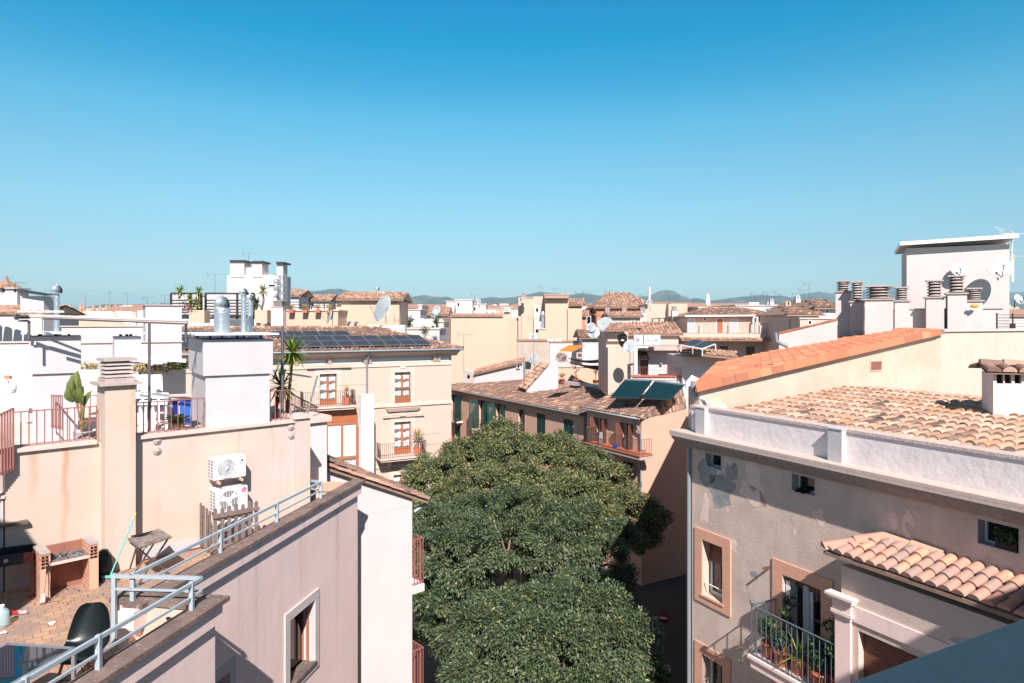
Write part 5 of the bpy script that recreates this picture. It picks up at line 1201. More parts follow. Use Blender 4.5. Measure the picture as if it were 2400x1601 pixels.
    pc = F2.pt(u0 + w * .87, v1 + .002, zb + .37)
    MB().lathe(pc, [(.052, 0), (.052, .001), (.001, .001)], 28, n3).build('logo_disc', M['pink'], ac)
    b = MB()
    ring = [F2.pt(u0 + w * .87 + .040 * math.cos(t), v1 + .0045, zb + .37 + .040 * math.sin(t)) for t in [PI * .5 + PI * 1.5 * k / 20 for k in range(21)]]
    b.tube(ring, .003, 4); b.tube([F2.pt(u0 + w * .87, v1 + .0045, zb + .37), F2.pt(u0 + w * .87 + .04, v1 + .0045, zb + .37)], .003, 4); b.tube([F2.pt(u0 + w * .87 - .006, v1 + .0045, zb + .392), F2.pt(u0 + w * .87 - .006, v1 + .0045, zb + .348), F2.pt(u0 + w * .87 + .008, v1 + .0045, zb + .348)], .003, 4)
    b.build('logo_mark', M['white_metal'], ac)
    text_mesh('LG', F2, u0 + w * .87, v1 + .003, zb + .265, .062, 'lettering', M['txt_g'], ac)
    u0 = F2.u(510, .45); ac_unit('third air conditioner on the floor behind the weathered pickets', F2, u0, ZF + .06, .55, .42, .26, .12, 'plain', group='air conditioners on the cream wall', bracket=False)
    tag(MB().tube([F2.pt(F2.u(560), .06, F2.z(560, 1120)), F2.pt(F2.u(560), .06, F2.z(560, 1150))], .018, 6).build('refrigerant_hose', M['rubber']), 'black insulated hoses between the two wall air conditioners', 'hose')
    # picket screen
    vp_ = .62; pu0 = F2.u(497, vp_); pu1 = F2.u(606, vp_)
    root = thing('picket_screen', 'weathered grey wooden picket screen in front of the air conditioners', 'fence', F2.pt(pu0, vp_, ZF))
    n = 7
    for k in range(n):
        u = pu0 + .02 + (pu1 - pu0 - .1) * k / (n - 1); hz = .86 + random.uniform(-.02, .03); b = MB()
        pts = [F2.pt(u, vp_, ZF + .04), F2.pt(u + .065, vp_, ZF + .04), F2.pt(u + .065, vp_, ZF + hz - .03), F2.pt(u + .033, vp_, ZF + hz), F2.pt(u, vp_, ZF + hz - .03)]
        b.prism(pts, V(F2.n.x, F2.n.y, 0) * .02); b.build('picket', M['oldwood'], root)
    for k in range(4):
        v = .58 - k * .15; b = MB(); q = [F2.pt(pu0 - .02, v, ZF + .06), F2.pt(pu0 - .02, v - .07, ZF + .06), F2.pt(pu0 - .02, v - .07, ZF + .80 + .02 * k), F2.pt(pu0 - .02, v, ZF + .80 + .02 * k)]
        b.prism(q, V(F2.a.x, F2.a.y, 0) * .02); b.build('picket', M['oldwood'], root)
    for zz in (.68, .12): MB().fbox(F2, pu0, pu1, vp_ + .021, vp_ + .05, ZF + zz, ZF + zz + .06).build('crossbar', M['oldwood'], root)
    # white board along the foot of the wall
    tag(MB().fbox(F2, F2.u(330), F2.u(474), .02, .05, ZF + .04, ZF + .22).build('white_board', M['white']), 'long white board lying along the foot of the cream wall', 'board')
    # folding table
    tt = [P(299, 1258, 11.2), P(373, 1242, 11.75), P(403, 1259, 11.3), P(327, 1276, 10.75)]; zt = H - 3.55
    tt = [V(p.x, p.y, zt) for p in tt]; root = thing('folding_table', 'small folding table with a soot stained slatted top and steel legs', 'table', V(sum(p.x for p in tt) / 4, sum(p.y for p in tt) / 4, ZF))
    MB().prism([p - V(0, 0, .025) for p in tt], (0, 0, .025)).build('tabletop', mat('sooty_wood', (96, 86, 82), .85, rgb2=(150, 138, 130), vscale=14, var=.3, speck=.6, speck_rgb=(30, 28, 28), spscale=20), root)
    f0, f1, f2, f3 = tt; dz = V(0, 0, zt - ZF - .02)
    for (p, q) in ((f0 * .8 + f3 * .2, f1 * .8 + f2 * .2), (f0 * .2 + f3 * .8, f1 * .2 + f2 * .8)):
        MB().bar(p - V(0, 0, .03), V(q.x, q.y, ZF), .022).build('leg', M['steel_d'], root); MB().bar(q - V(0, 0, .03), V(p.x, p.y, ZF), .022).build('leg', M['steel_d'], root)
    a, c_ = f0 * .8 + f3 * .2, f0 * .2 + f3 * .8; MB().bar(V(a.x, a.y, ZF + .02), V(c_.x, c_.y, ZF + .02), .016).build('spreader', M['steel_d'], root)
    b = MB(); 
    for k in range(3): b.bar(f0 + V(.03 + .05 * k, .05, .02), f0 + V(.22 + .03 * k, .22, .03 + .01 * k), .03, .015)
    tag(b.build('burnt_wood', M['dark']), 'charred sticks lying on the left corner of the folding table', 'firewood')
    # brick barbecue
    BB = Fr(P(118, 1405, 10.34).xy, (.70, .71)); W_ = .86; D_ = .46; hp = .70
    root = thing('brick_barbecue', 'brick barbecue with hollow brick piers and a charcoal covered shelf', 'barbecue', BB.pt(W_ / 2, -.2, ZF))
    x2 = BB.u(231); W_ = x2; bm = bpy.data.materials.new('stacked_brick'); 
    brk = bpy.data.materials.new('brick_courses'); brk.use_nodes = True; n = brk.node_tree; bt = n.nodes.new('ShaderNodeTexBrick'); g = n.nodes.new('ShaderNodeNewGeometry'); mp = n.nodes.new('ShaderNodeMapping')
    mp.inputs['Rotation'].default_value = (math.radians(90), 0, 0); n.links.new(g.outputs['Position'], mp.inputs[0]); n.links.new(mp.outputs[0], bt.inputs['Vector']); bt.inputs['Scale'].default_value = 1; bt.inputs['Brick Width'].default_value = .2; bt.inputs['Row Height'].default_value = .062; bt.inputs['Mortar Size'].default_value = .006
    bt.inputs['Color1'].default_value = (*s2l((190, 134, 106)), 1); bt.inputs['Color2'].default_value = (*s2l((170, 112, 88)), 1); bt.inputs['Mortar'].default_value = (*s2l((206, 180, 160)), 1); n.links.new(bt.outputs['Color'], n.nodes['Principled BSDF'].inputs['Base Color']); n.nodes['Principled BSDF'].inputs['Roughness'].default_value = .9
    M['brickc'] = brk
    for a, c_, nm in ((0 - .13, 0, 'left'), (W_ - .13, W_, 'right')):
        b = MB(); b.fbox(BB, a, c_, -D_, 0, ZF, ZF + hp); pr = b.build('pier', brk, root)
        b = MB()
        for i in range(2):
            for j in range(4): b.fbox(BB, a + .018 + i * .05, a + .058 + i * .05, .0, .002, ZF + hp - .22 + j * .05, ZF + hp - .182 + j * .05)
        b.build('brick_holes', M['dark'], pr)
        MB().fbox(BB, a + .001, c_ - .001, .0005, .0015, ZF, ZF + hp - .24).build('pier_render', M['terra_frame'], pr)
        MB().fbox(BB, a - .005, c_ + .005, -D_ - .01, .01, ZF + hp, ZF + hp + .025).build('pier_cap', M['concrete'], pr)
    MB().fbox(BB, 0, W_ - .13, -D_, -D_ + .06, ZF, ZF + hp).build('back_wall', M['brick_in'], root)
    MB().fbox(BB, .0, W_ - .13, -D_ + .06, -.01, ZF + hp - .20, ZF + hp - .16).build('shelf', M['cope_l'], root)
    MB().fbox(BB, .0, W_ - .13, -D_ + .06, -.03, ZF + hp - .16, ZF + hp - .14).build('charcoal_bed', M['ash'], root)
    b = MB()
    for k in range(120): p = BB.pt(random.uniform(.02, W_ - .16), random.uniform(-.36, -.04), ZF + hp - .135); b.sphere(p, random.uniform(.006, .016), 5, 3, (1, 1, .7))
    tag(b.build('charcoal', mat('charcoal_bits', (50, 50, 52), .8, isl_cols=[(2, (30, 30, 32)), (1, (150, 146, 146)), (1, (90, 88, 88))])), 'burnt charcoal bits spread over the barbecue shelf', 'charcoal', kind='stuff')
    for k, (px, py, L) in enumerate(((112, 1342, .5), (116, 1337, .58))):
        b = MB(); top = BB.pt(-.06 + .03 * k, .05, ZF + .42 + .03 * k); bot = BB.pt(-.11 + .09 * k, .12, ZF + .03)
        b.tube([top, bot], .005, 5); r_ = b.build('fire_shovel' if k == 0 else 'fire_poker', M['steel_d']); tag(r_, 'ash shovel with black grip leaning on the left brick pier' if k == 0 else 'thin fire poker leaning on the left brick pier', 'fire tool')
        MB().tube([top, top + (top - bot).normalized() * .1], .011, 8).build('handle', M['rubber'], r_)
        if k == 0: MB().prism([bot + V(-.04, -.03, 0), bot + V(.04, -.03, 0), bot + V(.035, .0, .13), bot + V(-.035, 0, .13)], (0, .01, 0)).build('blade', M['concrete'], r_)
    # rusty cart barbecue at the left edge
    Y = 10.2; CF = Fr(P(0, 1400, Y).xy, (.86, .5)); root = thing('metal_barbecue', 'rusty metal barbecue trough on thin legs at the left edge', 'barbecue', P(40, 1405, Y)); uR = CF.u(78)
    zt = ZF + .70
    MB().fbox(CF, -.8, uR, -.45, 0, zt - .16, zt - .15).build('tray_floor', M['dark'], root)
    b = MB(); b.fbox(CF, -.8, uR - .12, -.01, 0, zt - .16, zt); b.fbox(CF, -.8, uR, -.46, -.45, zt - .16, zt); b.build('tray_side', mat('sooty_navy', (22, 26, 42), .6, speck=.5, speck_rgb=(90, 84, 92), spscale=14), root)
    b = MB(); b.fbox(CF, uR - .12, uR, -.01, .001, zt - .16, zt); b.fbox(CF, uR - .01, uR, -.45, 0, zt - .16, zt); b.build('tray_end', mat('rusty_metal', (136, 70, 56), .85, var=.25, vscale=9), root)
    for vv in (-.44, 0): MB().fbox(CF, uR - .025, uR, vv - .012, vv + .012, ZF, zt - .16).build('leg', MATS['rusty_metal'], root)
    b = MB()
    for k in range(3): c = CF.pt(-.25 + .16 * k, .002, zt - .08); b.lathe(c, [(.03, 0), (.03, .001), (.018, .001)], 14, V(CF.n.x, CF.n.y, 0))
    b.build('chalk_marks', M['concrete'], root)
    # black bag, broom
    c = P(243, 1350, 11.2); c.z = ZF; b = MB(); b.lathe(c, [(.08, 0), (.14, .05), (.15, .2), (.12, .36), (.06, .46), (.001, .48)], 16)
    for i in range(len(b.v)): b.v[i] += V(random.uniform(-.006, .006), random.uniform(-.006, .006), 0)
    tag(b.build('bin_bag', M['black']), 'upright black bin bag between the barbecue and the pier', 'bag')
    hd = P(258, 1362, 11.05); hd.z = ZF + .03; tp = P(318, 1203, 11.45); root = thing('broom', 'turquoise broom leaning against the cream pier', 'broom', V(hd.x, hd.y, ZF))
    MB().tube([hd + V(0, 0, .05), hd + (tp - hd) * .92], .012, 8).build('handle', M['aqua'], root); MB().tube([hd + (tp - hd) * .92, tp], .014, 8).build('grip', M['lime'], root)
    MB().bar(hd + V(-.13, .0, .05), hd + V(.13, .0, .05), .035, .03).build('head', M['aqua'], root)
    b = MB()
    for k in range(60): q = hd + V(random.uniform(-.125, .125), random.uniform(-.015, .015), .04); b.tube([q, q + V(random.uniform(-.02, .02), -.01, -.065)], .0025, 3)
    b.build('bristles', M['concrete'], root)
    # black shell chair with wooden legs
    c = P(190, 1590, 7.75); c.z = ZF; ang = math.radians(4)
    root = thing('shell_chair', 'black plastic shell chair with wooden legs beside the glass table', 'chair', c); Rm = Matrix.Rotation(ang, 3, 'Z')
    T = lambda x, y, z: c + Rm @ V(x, y, z) * 1.08
    prof = [(-.22, .395, .17), (-.20, .425, .20), (-.1, .41, .225), (.05, .40, .23), (.15, .43, .23), (.20, .50, .225), (.235, .60, .215), (.27, .72, .19), (.29, .80, .15), (.292, .825, .11)]
    vs = []; m = 13
    for (y, z, w) in prof:
        for k in range(m):
            t = -1 + 2 * k / (m - 1); cu = abs(t) ** 2.6; edge = .05 if z < .45 else .02
            vs.append(T(w * t * (1 - .03 * cu), y - (0.07 * cu if z > .48 else 0), z + (edge * cu if z < .6 else 0)))
    b = MB(); b.add(vs, [[i * m + k, i * m + k + 1, (i + 1) * m + k + 1, (i + 1) * m + k] for i in range(len(prof) - 1) for k in range(m - 1)], True)
    sh = b.build('shell', M['black'], root); so = sh.modifiers.new('t', 'SOLIDIFY'); so.thickness = .012; ss = sh.modifiers.new('s', 'SUBSURF'); ss.levels = ss.render_levels = 2
    for sx_ in (-1, 1):
        for (ya, yb) in ((-.1, -.2), (.1, .24)): MB().tube([T(sx_ * .12, ya, .385), T(sx_ * .2, yb, 0)], [.018, .011], 8).build('leg', M['wood'], root)
    b = MB(); 
    for (p, q) in (((-.12, -.1, .37), (.17, .17, .15)), ((.12, -.1, .37), (-.17, .17, .15)), ((-.15, -.14, .2), (.15, -.14, .2)), ((-.12, .1, .37), (.16, -.15, .16)), ((.12, .1, .37), (-.16, -.15, .16))): b.tube([T(*p), T(*q)], .005, 5)
    b.build('wire_brace', M['rubber'], root)
    # glass table
    zt = H - 3.45; a = P(173, 1519, 7.22); c0 = P(19, 1511, 7.32); a.z = c0.z = zt; d = V(-.19, -.98, 0).normalized() * 1.3; pts = [c0, a, a + d, c0 + d]
    root = thing('glass_table', 'dark glass topped table with aluminium frame in the bottom left corner', 'table', (a + c0 + d) / 2 - V(0, 0, zt - ZF))
    MB().prism([p + (sum(pts, Vector()) / 4 - p) * .06 for p in pts], (0, 0, .008)).build('glass_top', M['tabletop'], root)
    b = MB()
    for i in range(4): p, q = pts[i], pts[(i + 1) % 4]; b.bar(p - V(0, 0, .01), q - V(0, 0, .01), .035, .035)
    b.build('frame', M['alu'], root)
    for p in pts: MB().bar(V(p.x, p.y, ZF), p - V(0, 0, .028), .035).build('leg', M['alu'], root)
    # litter
    c = P(5, 1468, 9.4); c.z = ZF; root = thing('water_jug', 'big clear plastic water jug standing at the left edge', 'bottle', c)
    MB().lathe(c, [(.07, 0), (.085, .02), (.085, .20), (.07, .235), (.03, .27), (.025, .29)], 20).build('body', mat('clear_plastic', (190, 215, 220), .15, alpha=.5), root)
    MB().lathe(c + V(0, 0, .29), [(.03, 0), (.03, .02), (.001, .021)], 14).build('cap', M['white_metal'], root)
    for k, (px, py, lb) in enumerate(((33, 1440, 'crushed red and white plastic bottle left of its clear twin'), (50, 1436, 'crushed clear plastic bottle on the terrace floor'))):
        c = P(px, py, 9.8); c.z = ZF + .03; b = MB(); b.tube([c + V(-.07, 0, 0), c + V(-.03, .01, .01), c + V(0, -.01, 0), c + V(.05, .01, .005), c + V(.08, 0, 0)], [.012, .03, .022, .032, .02], 9)
        tag(b.build('crushed_bottle', M['red'] if k == 0 else mat('cloudy_plastic', (190, 180, 184), .3, alpha=.7)), lb, 'bottle')
    for k, (px, py, r, lb) in enumerate(((125, 1464, .035, 'crumpled white tissue in the middle of the terrace floor'), (9, 1486, .035, 'crumpled white tissue near the left edge of the terrace floor'))):
        c = P(px, py, 4.2 * 1600 / (py - 755)); c.z = ZF + .015; b = MB()
        for j in range(7): b.sphere(c + V(random.uniform(-.04, .04), random.uniform(-.03, .03), random.uniform(0, .01)), random.uniform(.012, .022), 6, 4, (1.3, 1, .7))
        tag(b.build('crumpled_tissue', M['fabric_w']), lb, 'tissue', 'crumpled tissues on the terrace')
    b = MB()
    for k in range(70):
        px, py = random.uniform(60, 260), random.uniform(1375, 1420); Y = 4.2 * 1600 / (py - 755); p = P(px, py, Y); p.z = ZF + .004; b.sphere(p, random.uniform(.004, .012), 5, 3)
    tag(b.build('charcoal_crumbs', M['dark']), 'charcoal crumbs scattered on the terrace floor before the barbecue', 'charcoal', kind='stuff')
    tag(MB().tube([P(190, 1601, 7.9) * 1.0, P(280, 1560, 8.1), P(330, 1520, 8.3), P(395, 1460, 8.8)], .014, 6).build('cable', M['rubber']), 'black cable running along the foot of the near parapet', 'cable')
    c = P(400, 1452, 8.85); d = FL.a; root = thing('floodlight', 'small black lamp clamped on the inside of the near parapet', 'lamp', c - V(0, 0, .1))
    MB().bar(c, c + V(d.x, d.y, 0) * .2, .05, .03).build('head', M['rubber'], root); MB().bar(c + V(-.05, 0, 0.01), c + V(-.05 + d.x * .2, d.y * .2, .01), .03, .02).build('bracket', M['rubber'], root)
    b = MB(); c = P(300, 1515, 8.8)
    for k in range(4): b.box(c.x - .1, c.x + .12, c.y - .03 + k * .05, c.y + .01 + k * .05, ZF + .07, ZF + .09)
    for k in (0, 1): b.box(c.x - .1 + k * .18, c.x - .06 + k * .18, c.y - .03, c.y + .16, ZF, ZF + .07)
    tag(b.build('wooden_crate', M['moulding']), 'small pale slatted wooden crate beside the near parapet', 'crate')
    # neighbour block outside the frame whose corner throws the shade at the left
    nb = thing('neighbour_building', 'pale building beyond the left edge that shades the corner of the terrace', 'building', (-9, 3, 0)); MB().prism([(-12, 5, ZF - 1), (-6.4, 5, ZF - 1), (-6.4, 5, H + 1.3), (-6.8, 5, H + 1.95), (-12, 5, H + 2.1)], (0, -3.5, 0)).build('wall', M['pinkw'], nb)
left_things()
# ================================================================ pale gabled house behind the terrace building
def gable_house():
    fg = Fr.vp(838, 17.0, 3020); root = thing('gabled_house', 'pale pink house with a sloping brown tiled verge between the terrace and the tree', 'building', fg.pt(0, -1, 0))
    ur = fg.u(966); ul = fg.u(700)
    pts = [fg.pt(ul, 0, 0), fg.pt(ur, 0, 0), fg.at(966, 1163), fg.at(700, 1074)]
    MB().prism(pts, V(-fg.n.x, -fg.n.y, 0) * 1.1).build('wall', M['pinkw'], root)
    MB().fbox(fg, fg.u(820), ur, .0005, .0025, fg.z(900, 1198) - .006, fg.z(900, 1198)).build('joint_line', M['concrete'], root)
    A, B = P(715, 1075, 15.95), P(1003, 1172, 18.25); A2, B2 = P(715, 1040, 17.6), P(962, 1152, 19.1)
    b = MB(); slab(b, [A, B, B2, A2], .1); r = b.build('roof', M['mortar'], root)
    b = MB(); e_ = (A2 - A).normalized(); tiles(b, [B, B2, A2, A], B, B2, sp=.2, rl=.34, seg=5, r=.085, jit=.01); b.build('roof_tiles', M['tile_brown'], r)
    b = MB(); ridge(b, B + V(0, 0, .01), A + V(0, 0, .01), .075, .42); b.build('verge_tiles', M['tile_tan'], r)
    MB().tube([P(1000, 1180, 18.4), P(985, 1190, 18.4), P(970, 1200, 18.3)], .05, 8).build('gutter_pipe', M['pipe_grey'], root)
    zz = fg.z(966, 1392) 
    for k, z in enumerate((fg.z(966, 1378), fg.z(966, 1378) - 2.95)):
        lb = 'upper balcony on the end wall of the pale gabled house' if k == 0 else 'lower balcony on the end wall of the pale gabled house'
        bl = thing('balcony', lb, 'balcony', fg.pt(ur + .2, -.5, z - .2), 'balconies of the pale house')
        MB().fbox(fg, ur + .01, ur + .42, -1.0, -.04, z - .2, z).build('slab', M['pinkw'], bl)
        railing('balcony_railing', ('upper' if k == 0 else 'lower') + ' brown red balcony railing beside the tree', [fg.pt(ur + .03, -.08, z), fg.pt(ur + .4, -.08, z), fg.pt(ur + .4, -.95, z)], 1.22, .09, th=.018, group='railings of the pale house balconies')
gable_house()
# ================================================================ cream building with solar panels
def hz(py, Y): return H - (py - HY) / F * Y
def cream_building():
    fc = Fr.vp(945, 48.0, 4240); root = thing('cream_building', 'cream stone building with wooden french windows and a roof full of solar panels', 'building', fc.pt(-6, -4, 0))
    ul, ur = fc.u(425), fc.u(1058); z = lambda y: fc.z(945, y)
    R = {k: fc.rect(*r) for k, r in {'d1': (749, 877, 789, 954), 'd2': (925, 873, 962, 946), 'd3': (924, 990, 963, 1067), 'd4': (922, 1114, 961, 1190), 'bay': (768, 993, 836, 1078)}.items()}
    b = MB(); wall_body(b, fc, ul, ur, 0, z(836), 9, list(R.values()), r=.25); b.build('wall', M['sand'], root)
    # cornice, frieze, string courses
    b = MB(); prof = [(0, 836), (.10, 836), (.16, 832), (.5, 828), (.68, 824), (.68, 821), (0, 821)]
    vs = [fc.pt(ul, v, z(y)) for v, y in prof] + [fc.pt(ur + .4, v, z(y)) for v, y in prof]; n = len(prof)
    b.add(vs, [[i, (i + 1) % n, (i + 1) % n + n, i + n] for i in range(n)] + [list(range(n)), [i + n for i in range(n)][::-1]]); b.build('cornice', M['moulding'], root)
    MB().fbox(fc, ul, ur + .03, 0.001, .07, z(858), z(854)).build('string_course', M['moulding'], root); MB().fbox(fc, ul, ur + .03, .001, .035, z(854) + .002, z(850)).build('string_course', M['moulding'], root)
    MB().fbox(fc, fc.u(840), ur + .06, .001, .10, z(952), z(948)).build('string_course', M['moulding'], root); MB().fbox(fc, fc.u(840), ur + .04, .001, .05, z(948) + .002, z(944)).build('string_course', M['moulding'], root)
    MB().fbox(fc, fc.u(840), ur + .06, .001, .08, z(1092), z(1087)).build('string_course', M['moulding'], root)
    for px in (768, 852, 862, 1015, 1024, 690):
        u = fc.u(px); MB().hexa([fc.pt(u, .001, z(850)), fc.pt(u + .22, .001, z(850)), fc.pt(u + .22, .08, z(850)), fc.pt(u, .08, z(850)), fc.pt(u, .001, z(834)), fc.pt(u + .22, .001, z(834)), fc.pt(u + .22, .32, z(834)), fc.pt(u, .32, z(834))]).build('corbel', M['moulding'], root)
    # frieze panels
    for a, c in ((700, 762), (775, 848), (872, 1010), (1032, 1052)):
        MB().fbox(fc, fc.u(a), fc.u(c), .001, .03, z(849), z(838)).build('frieze_panel', M['beige'], root)
    # openings
    for k in ('d1', 'd2', 'd3', 'd4'):
        h = R[k]; frame_trim(root, fc, h, .22, .05, m='moulding'); frame_trim(root, fc, (h[0] - .10, h[1] + .10, h[2], h[3] + .10), .20, .03, m='moulding')
        MB().fbox(fc, (h[0] + h[1]) / 2 - .22, (h[0] + h[1]) / 2 + .22, .031, .08, h[3] + .26, h[3] + .62).build('keystone', M['moulding'], root)
        wood_window(root, fc, h, r=.2, m='wood', rows=3, cols=2, panel=.20, curtain=True, lace=True, bar=.075)
        if k in ('d1', 'd3'): MB().tube([fc.pt(h[0] - .9, .3, h[3] + .55), fc.pt(h[1] + .9, .3, h[3] + .55)], .045, 6).build('awning_bar', M['moulding'], root)
        if k in ('d1', 'd3'): MB().tube([fc.pt(h[0] - .6, 1.0, h[2] + 1.45), fc.pt(h[1] + 1.8, 1.0, h[2] + 1.45)], .012, 4).build('clothes_line', M['steel_d'], root)
    h = R['d2']; railing(None, None, [fc.pt(h[0] + .03, -.02, h[2] - .0), fc.pt(h[1] - .03, -.02, h[2])], 1.05, .14, m='rail_dark', parent=thing('window_grille', 'dark iron grille across the lower half of the french window without balcony', 'grille', fc.pt(h[0], 0, h[2])), th=.02)
    MB().hexa([fc.pt(h[0] - .5, .001, z(963)), fc.pt(h[1] + .5, .001, z(963)), fc.pt(h[1] + .5, .15, z(963)), fc.pt(h[0] - .5, .15, z(963)), fc.pt(h[0] - .65, .001, z(955)), fc.pt(h[1] + .65, .001, z(955)), fc.pt(h[1] + .65, .28, z(955)), fc.pt(h[0] - .65, .28, z(955))]).build('sill_bracket', M['moulding'], root)
    def balc(px0, px1, yb, lb, v=1.1, bay=False):
        u0, u1 = fc.u(px0, v), fc.u(px1, v); zz = fc.z(px0, yb, v); t = thing('balcony', lb, 'balcony', fc.pt((u0 + u1) / 2, .5, zz - .25), 'balconies of the cream building')
        MB().fbox(fc, u0, u1, .005, v, zz - .12, zz).build('slab', M['moulding'], t); MB().fbox(fc, u0 + .1, u1 - .1, .005, v - .1, zz - .25, zz - .121).build('moulded_edge', M['beige'], t)
        railing('balcony_railing', 'dark wrought iron railing of the ' + ('upper' if bay else 'lower') + ' balcony on the cream building', [fc.pt(u0 + .06, .1, zz), fc.pt(u0 + .06, v - .06, zz), fc.pt(u1 - .06, v - .06, zz), fc.pt(u1 - .06, .1, zz)], 1.0, .135, m='rail_dark', th=.022, low=.06, group='wrought iron balcony railings'); return u0, u1, zz
    u0, u1, zz = balc(709, 835, 957, 'upper balcony of the cream building above the wooden bay window', 1.1, True)
    potted('square terracotta pot with a spiky plant at the right end of the upper iron balcony', fc.pt(u1 - .55, .7, zz + .001), ph=.5, pr=.22, kind='yucca', h=.8, leafm='dryleaf', square=True)
    u0, u1, zz = balc(891, 1001, 1077, 'lower balcony of the cream building with a tall potted yucca')
    potted('square terracotta pot with a tall yucca at the right end of the lower iron balcony', fc.pt(u1 - .5, .6, zz + .001), ph=.5, pr=.24, kind='yucca', h=1.5, leafm='dryleaf', square=True)
    MB().hexa([fc.pt(fc.u(908), .001, zz - .9), fc.pt(fc.u(908) + .15, .001, zz - .9), fc.pt(fc.u(908) + .15, .1, zz - .9), fc.pt(fc.u(908), .1, zz - .9), fc.pt(fc.u(908), .001, zz - .25), fc.pt(fc.u(908) + .15, .001, zz - .25), fc.pt(fc.u(908) + .15, .7, zz - .25), fc.pt(fc.u(908), .7, zz - .25)]).build('corbel', M['moulding'], root)
    # wooden bay window
    fb = fc.off(.45); h = R['bay']; ub0, ub1 = fb.u(735), fb.u(837); w = thing('bay_window', 'glazed brown wooden bay window with lace curtains below the upper balcony', 'bay window', fb.pt(ub0, 0, fb.z(837, 1090)))
    zt = fb.z(800, 960); zm = fb.z(800, 992); zb = fb.z(800, 1100)
    MB().fbox(fb, ub0, ub1, -.44, 0, zm, zt).build('panelled_top', M['wood'], w); MB().fbox(fb, ub0, ub1, -.44, -.1, zb - 2, zm - .001).build('casing', M['glass'], w)
    for k in range(3): a = ub0 + .1 + (ub1 - ub0 - .1) * k / 3; q = MB(); q.fbox(fb, a + .05, a + (ub1 - ub0 - .1) / 3 - .1, .001, .02, zm + .1, zt - .1); [q.fbox(fb, a + .1, a + (ub1 - ub0 - .1) / 3 - .15, .021, .03, zm + .15 + .1 * j, zm + .2 + .1 * j) for j in range(6)]; q.build('slatted_panel', M['wood'], w)
    ws = [ub0, ub0 + (ub1 - ub0) * .3, ub0 + (ub1 - ub0) * .65, ub1]
    for i in range(3):
        for (za, zz2) in ((zb + .8, zm - .12), (zb - 1.8, zb + .65)):
            q = MB(); n = 16; vs = []
            for k in range(n + 1): t = k / n; uu = ws[i] + .08 + (ws[i + 1] - ws[i] - .16) * t; vs += [fb.pt(uu, -.07 + .015 * math.sin(t * 38), za + .03), fb.pt(uu, -.07 + .015 * math.sin(t * 38), zz2 - (.14 + .06 * math.sin(t * 30) if za < zb else .02))]
            q.add(vs, [[2 * k, 2 * k + 2, 2 * k + 3, 2 * k + 1] for k in range(n)], True); q.build('curtain', M['curtain'], w)
            MB().poly([fb.pt(ws[i], -.03, za), fb.pt(ws[i + 1], -.03, za), fb.pt(ws[i + 1], -.03, zz2), fb.pt(ws[i], -.03, zz2)]).build('pane', M['pane_l'], w)
    q = MB()
    for u in ws: q.fbox(fb, u - .07, u + .07, -.1, .001, zb - 2, zm)
    for zz2 in (zb + .65, zm - .12): q.fbox(fb, ub0, ub1, -.09, .003, zz2, zz2 + .14)
    q.build('frame', M['wood'], w)
    # pipes
    tag(MB().tube([fc.at(866, 822, .75), fc.at(864, 836, .4), fc.at(860, 853, .12), fc.at(860, 935, .12)], .07, 8).build('rain_pipe', M['pipe_grey']), 'grey rain pipe bending from the gutter down to the white casing', 'pipe')
    fl = Fr.vp(847, 44, 4240); tag(MB().fbox(fl, 0, fl.u(877), -.6, 0, 2, fl.z(847, 926)).build('flue_casing', M['white_metal'], bevel=.02), 'tall plain white sheet casing standing against the cream building', 'casing')
    MB().tube([fc.pt(ul, .78, z(820)), fc.pt(ur + .6, .78, z(820))], .07, 8).build('gutter', M['pipe_grey'], root)
    # roof
    ze = z(819); A, B = fc.pt(ul, .72, ze), fc.pt(ur + .6, .72, ze); C, D = fc.pt(ur - 4.2, -5.5, ze + 1.5), fc.pt(ul, -5.5, ze + 1.5); E = fc.pt(ur + .5, -9, ze)
    b = MB(); slab(b, [A, B, C, D], .12); slab(b, [B, E, fc.pt(ur - 4.2, -5.6, ze + 1.5), C], .1); rf = b.build('roof', M['mortar'], root)
    b = MB(); tiles(b, [A, B, C, D], A, B, sp=.30, rl=.45, seg=4, r=.13, jit=.015, lift=.04); ridge(b, B, C, .14, .5, 4); ridge(b, C, D, .14, .5, 4); tiles(b, [B, E, C], B, E, sp=.32, rl=.5, seg=4, r=.13, jit=.015, lift=.04); b.build('roof_tiles', M['tile_brown'], rf)
    # solar panels lying on the slope
    e = (B - A).normalized(); f = (D - A).normalized(); nn = e.cross(f).normalized(); nn = nn if nn.z > 0 else -nn
    pw, ph = 1.07, 1.35; arr = [thing('solar_array', lb, 'solar panels', A + e * s_ + f + nn * .2) for lb, s_ in (('long array of dark solar panels above the cream facade and its gutter', 14.0), ('left array of dark solar panels behind the turbine vents', 3.0))]
    def place(s, t, root):
        o = A + e * s + f * t + nn * .26; c4 = [o + e * .02 + f * .02, o + e * (pw - .02) + f * .02, o + e * (pw - .02) + f * (ph - .02), o + e * .02 + f * (ph - .02)]
        pn = MB().prism([p - nn * .04 for p in c4], nn * .039).build('solar_panel', M['alu'], root); q = MB()
        q.poly([o + e * x + f * y + nn * .001 for x, y in ((.045, .045), (pw - .045, .045), (pw - .045, ph - .045), (.045, ph - .045))]); q.build('backing', CELLBK, pn); q = MB()
        for i in range(4):
            for j in range(5): q.poly([o + e * (.05 + (pw - .1) * (i + a) / 4 + (.006 if a == 0 else -.006)) + f * (.05 + (ph - .1) * (j + c) / 5 + (.006 if c == 0 else -.006)) + nn * .003 for a, c in ((0, 0), (1, 0), (1, 1), (0, 1))])
        q.build('cells', M['solar'], pn); q = MB()
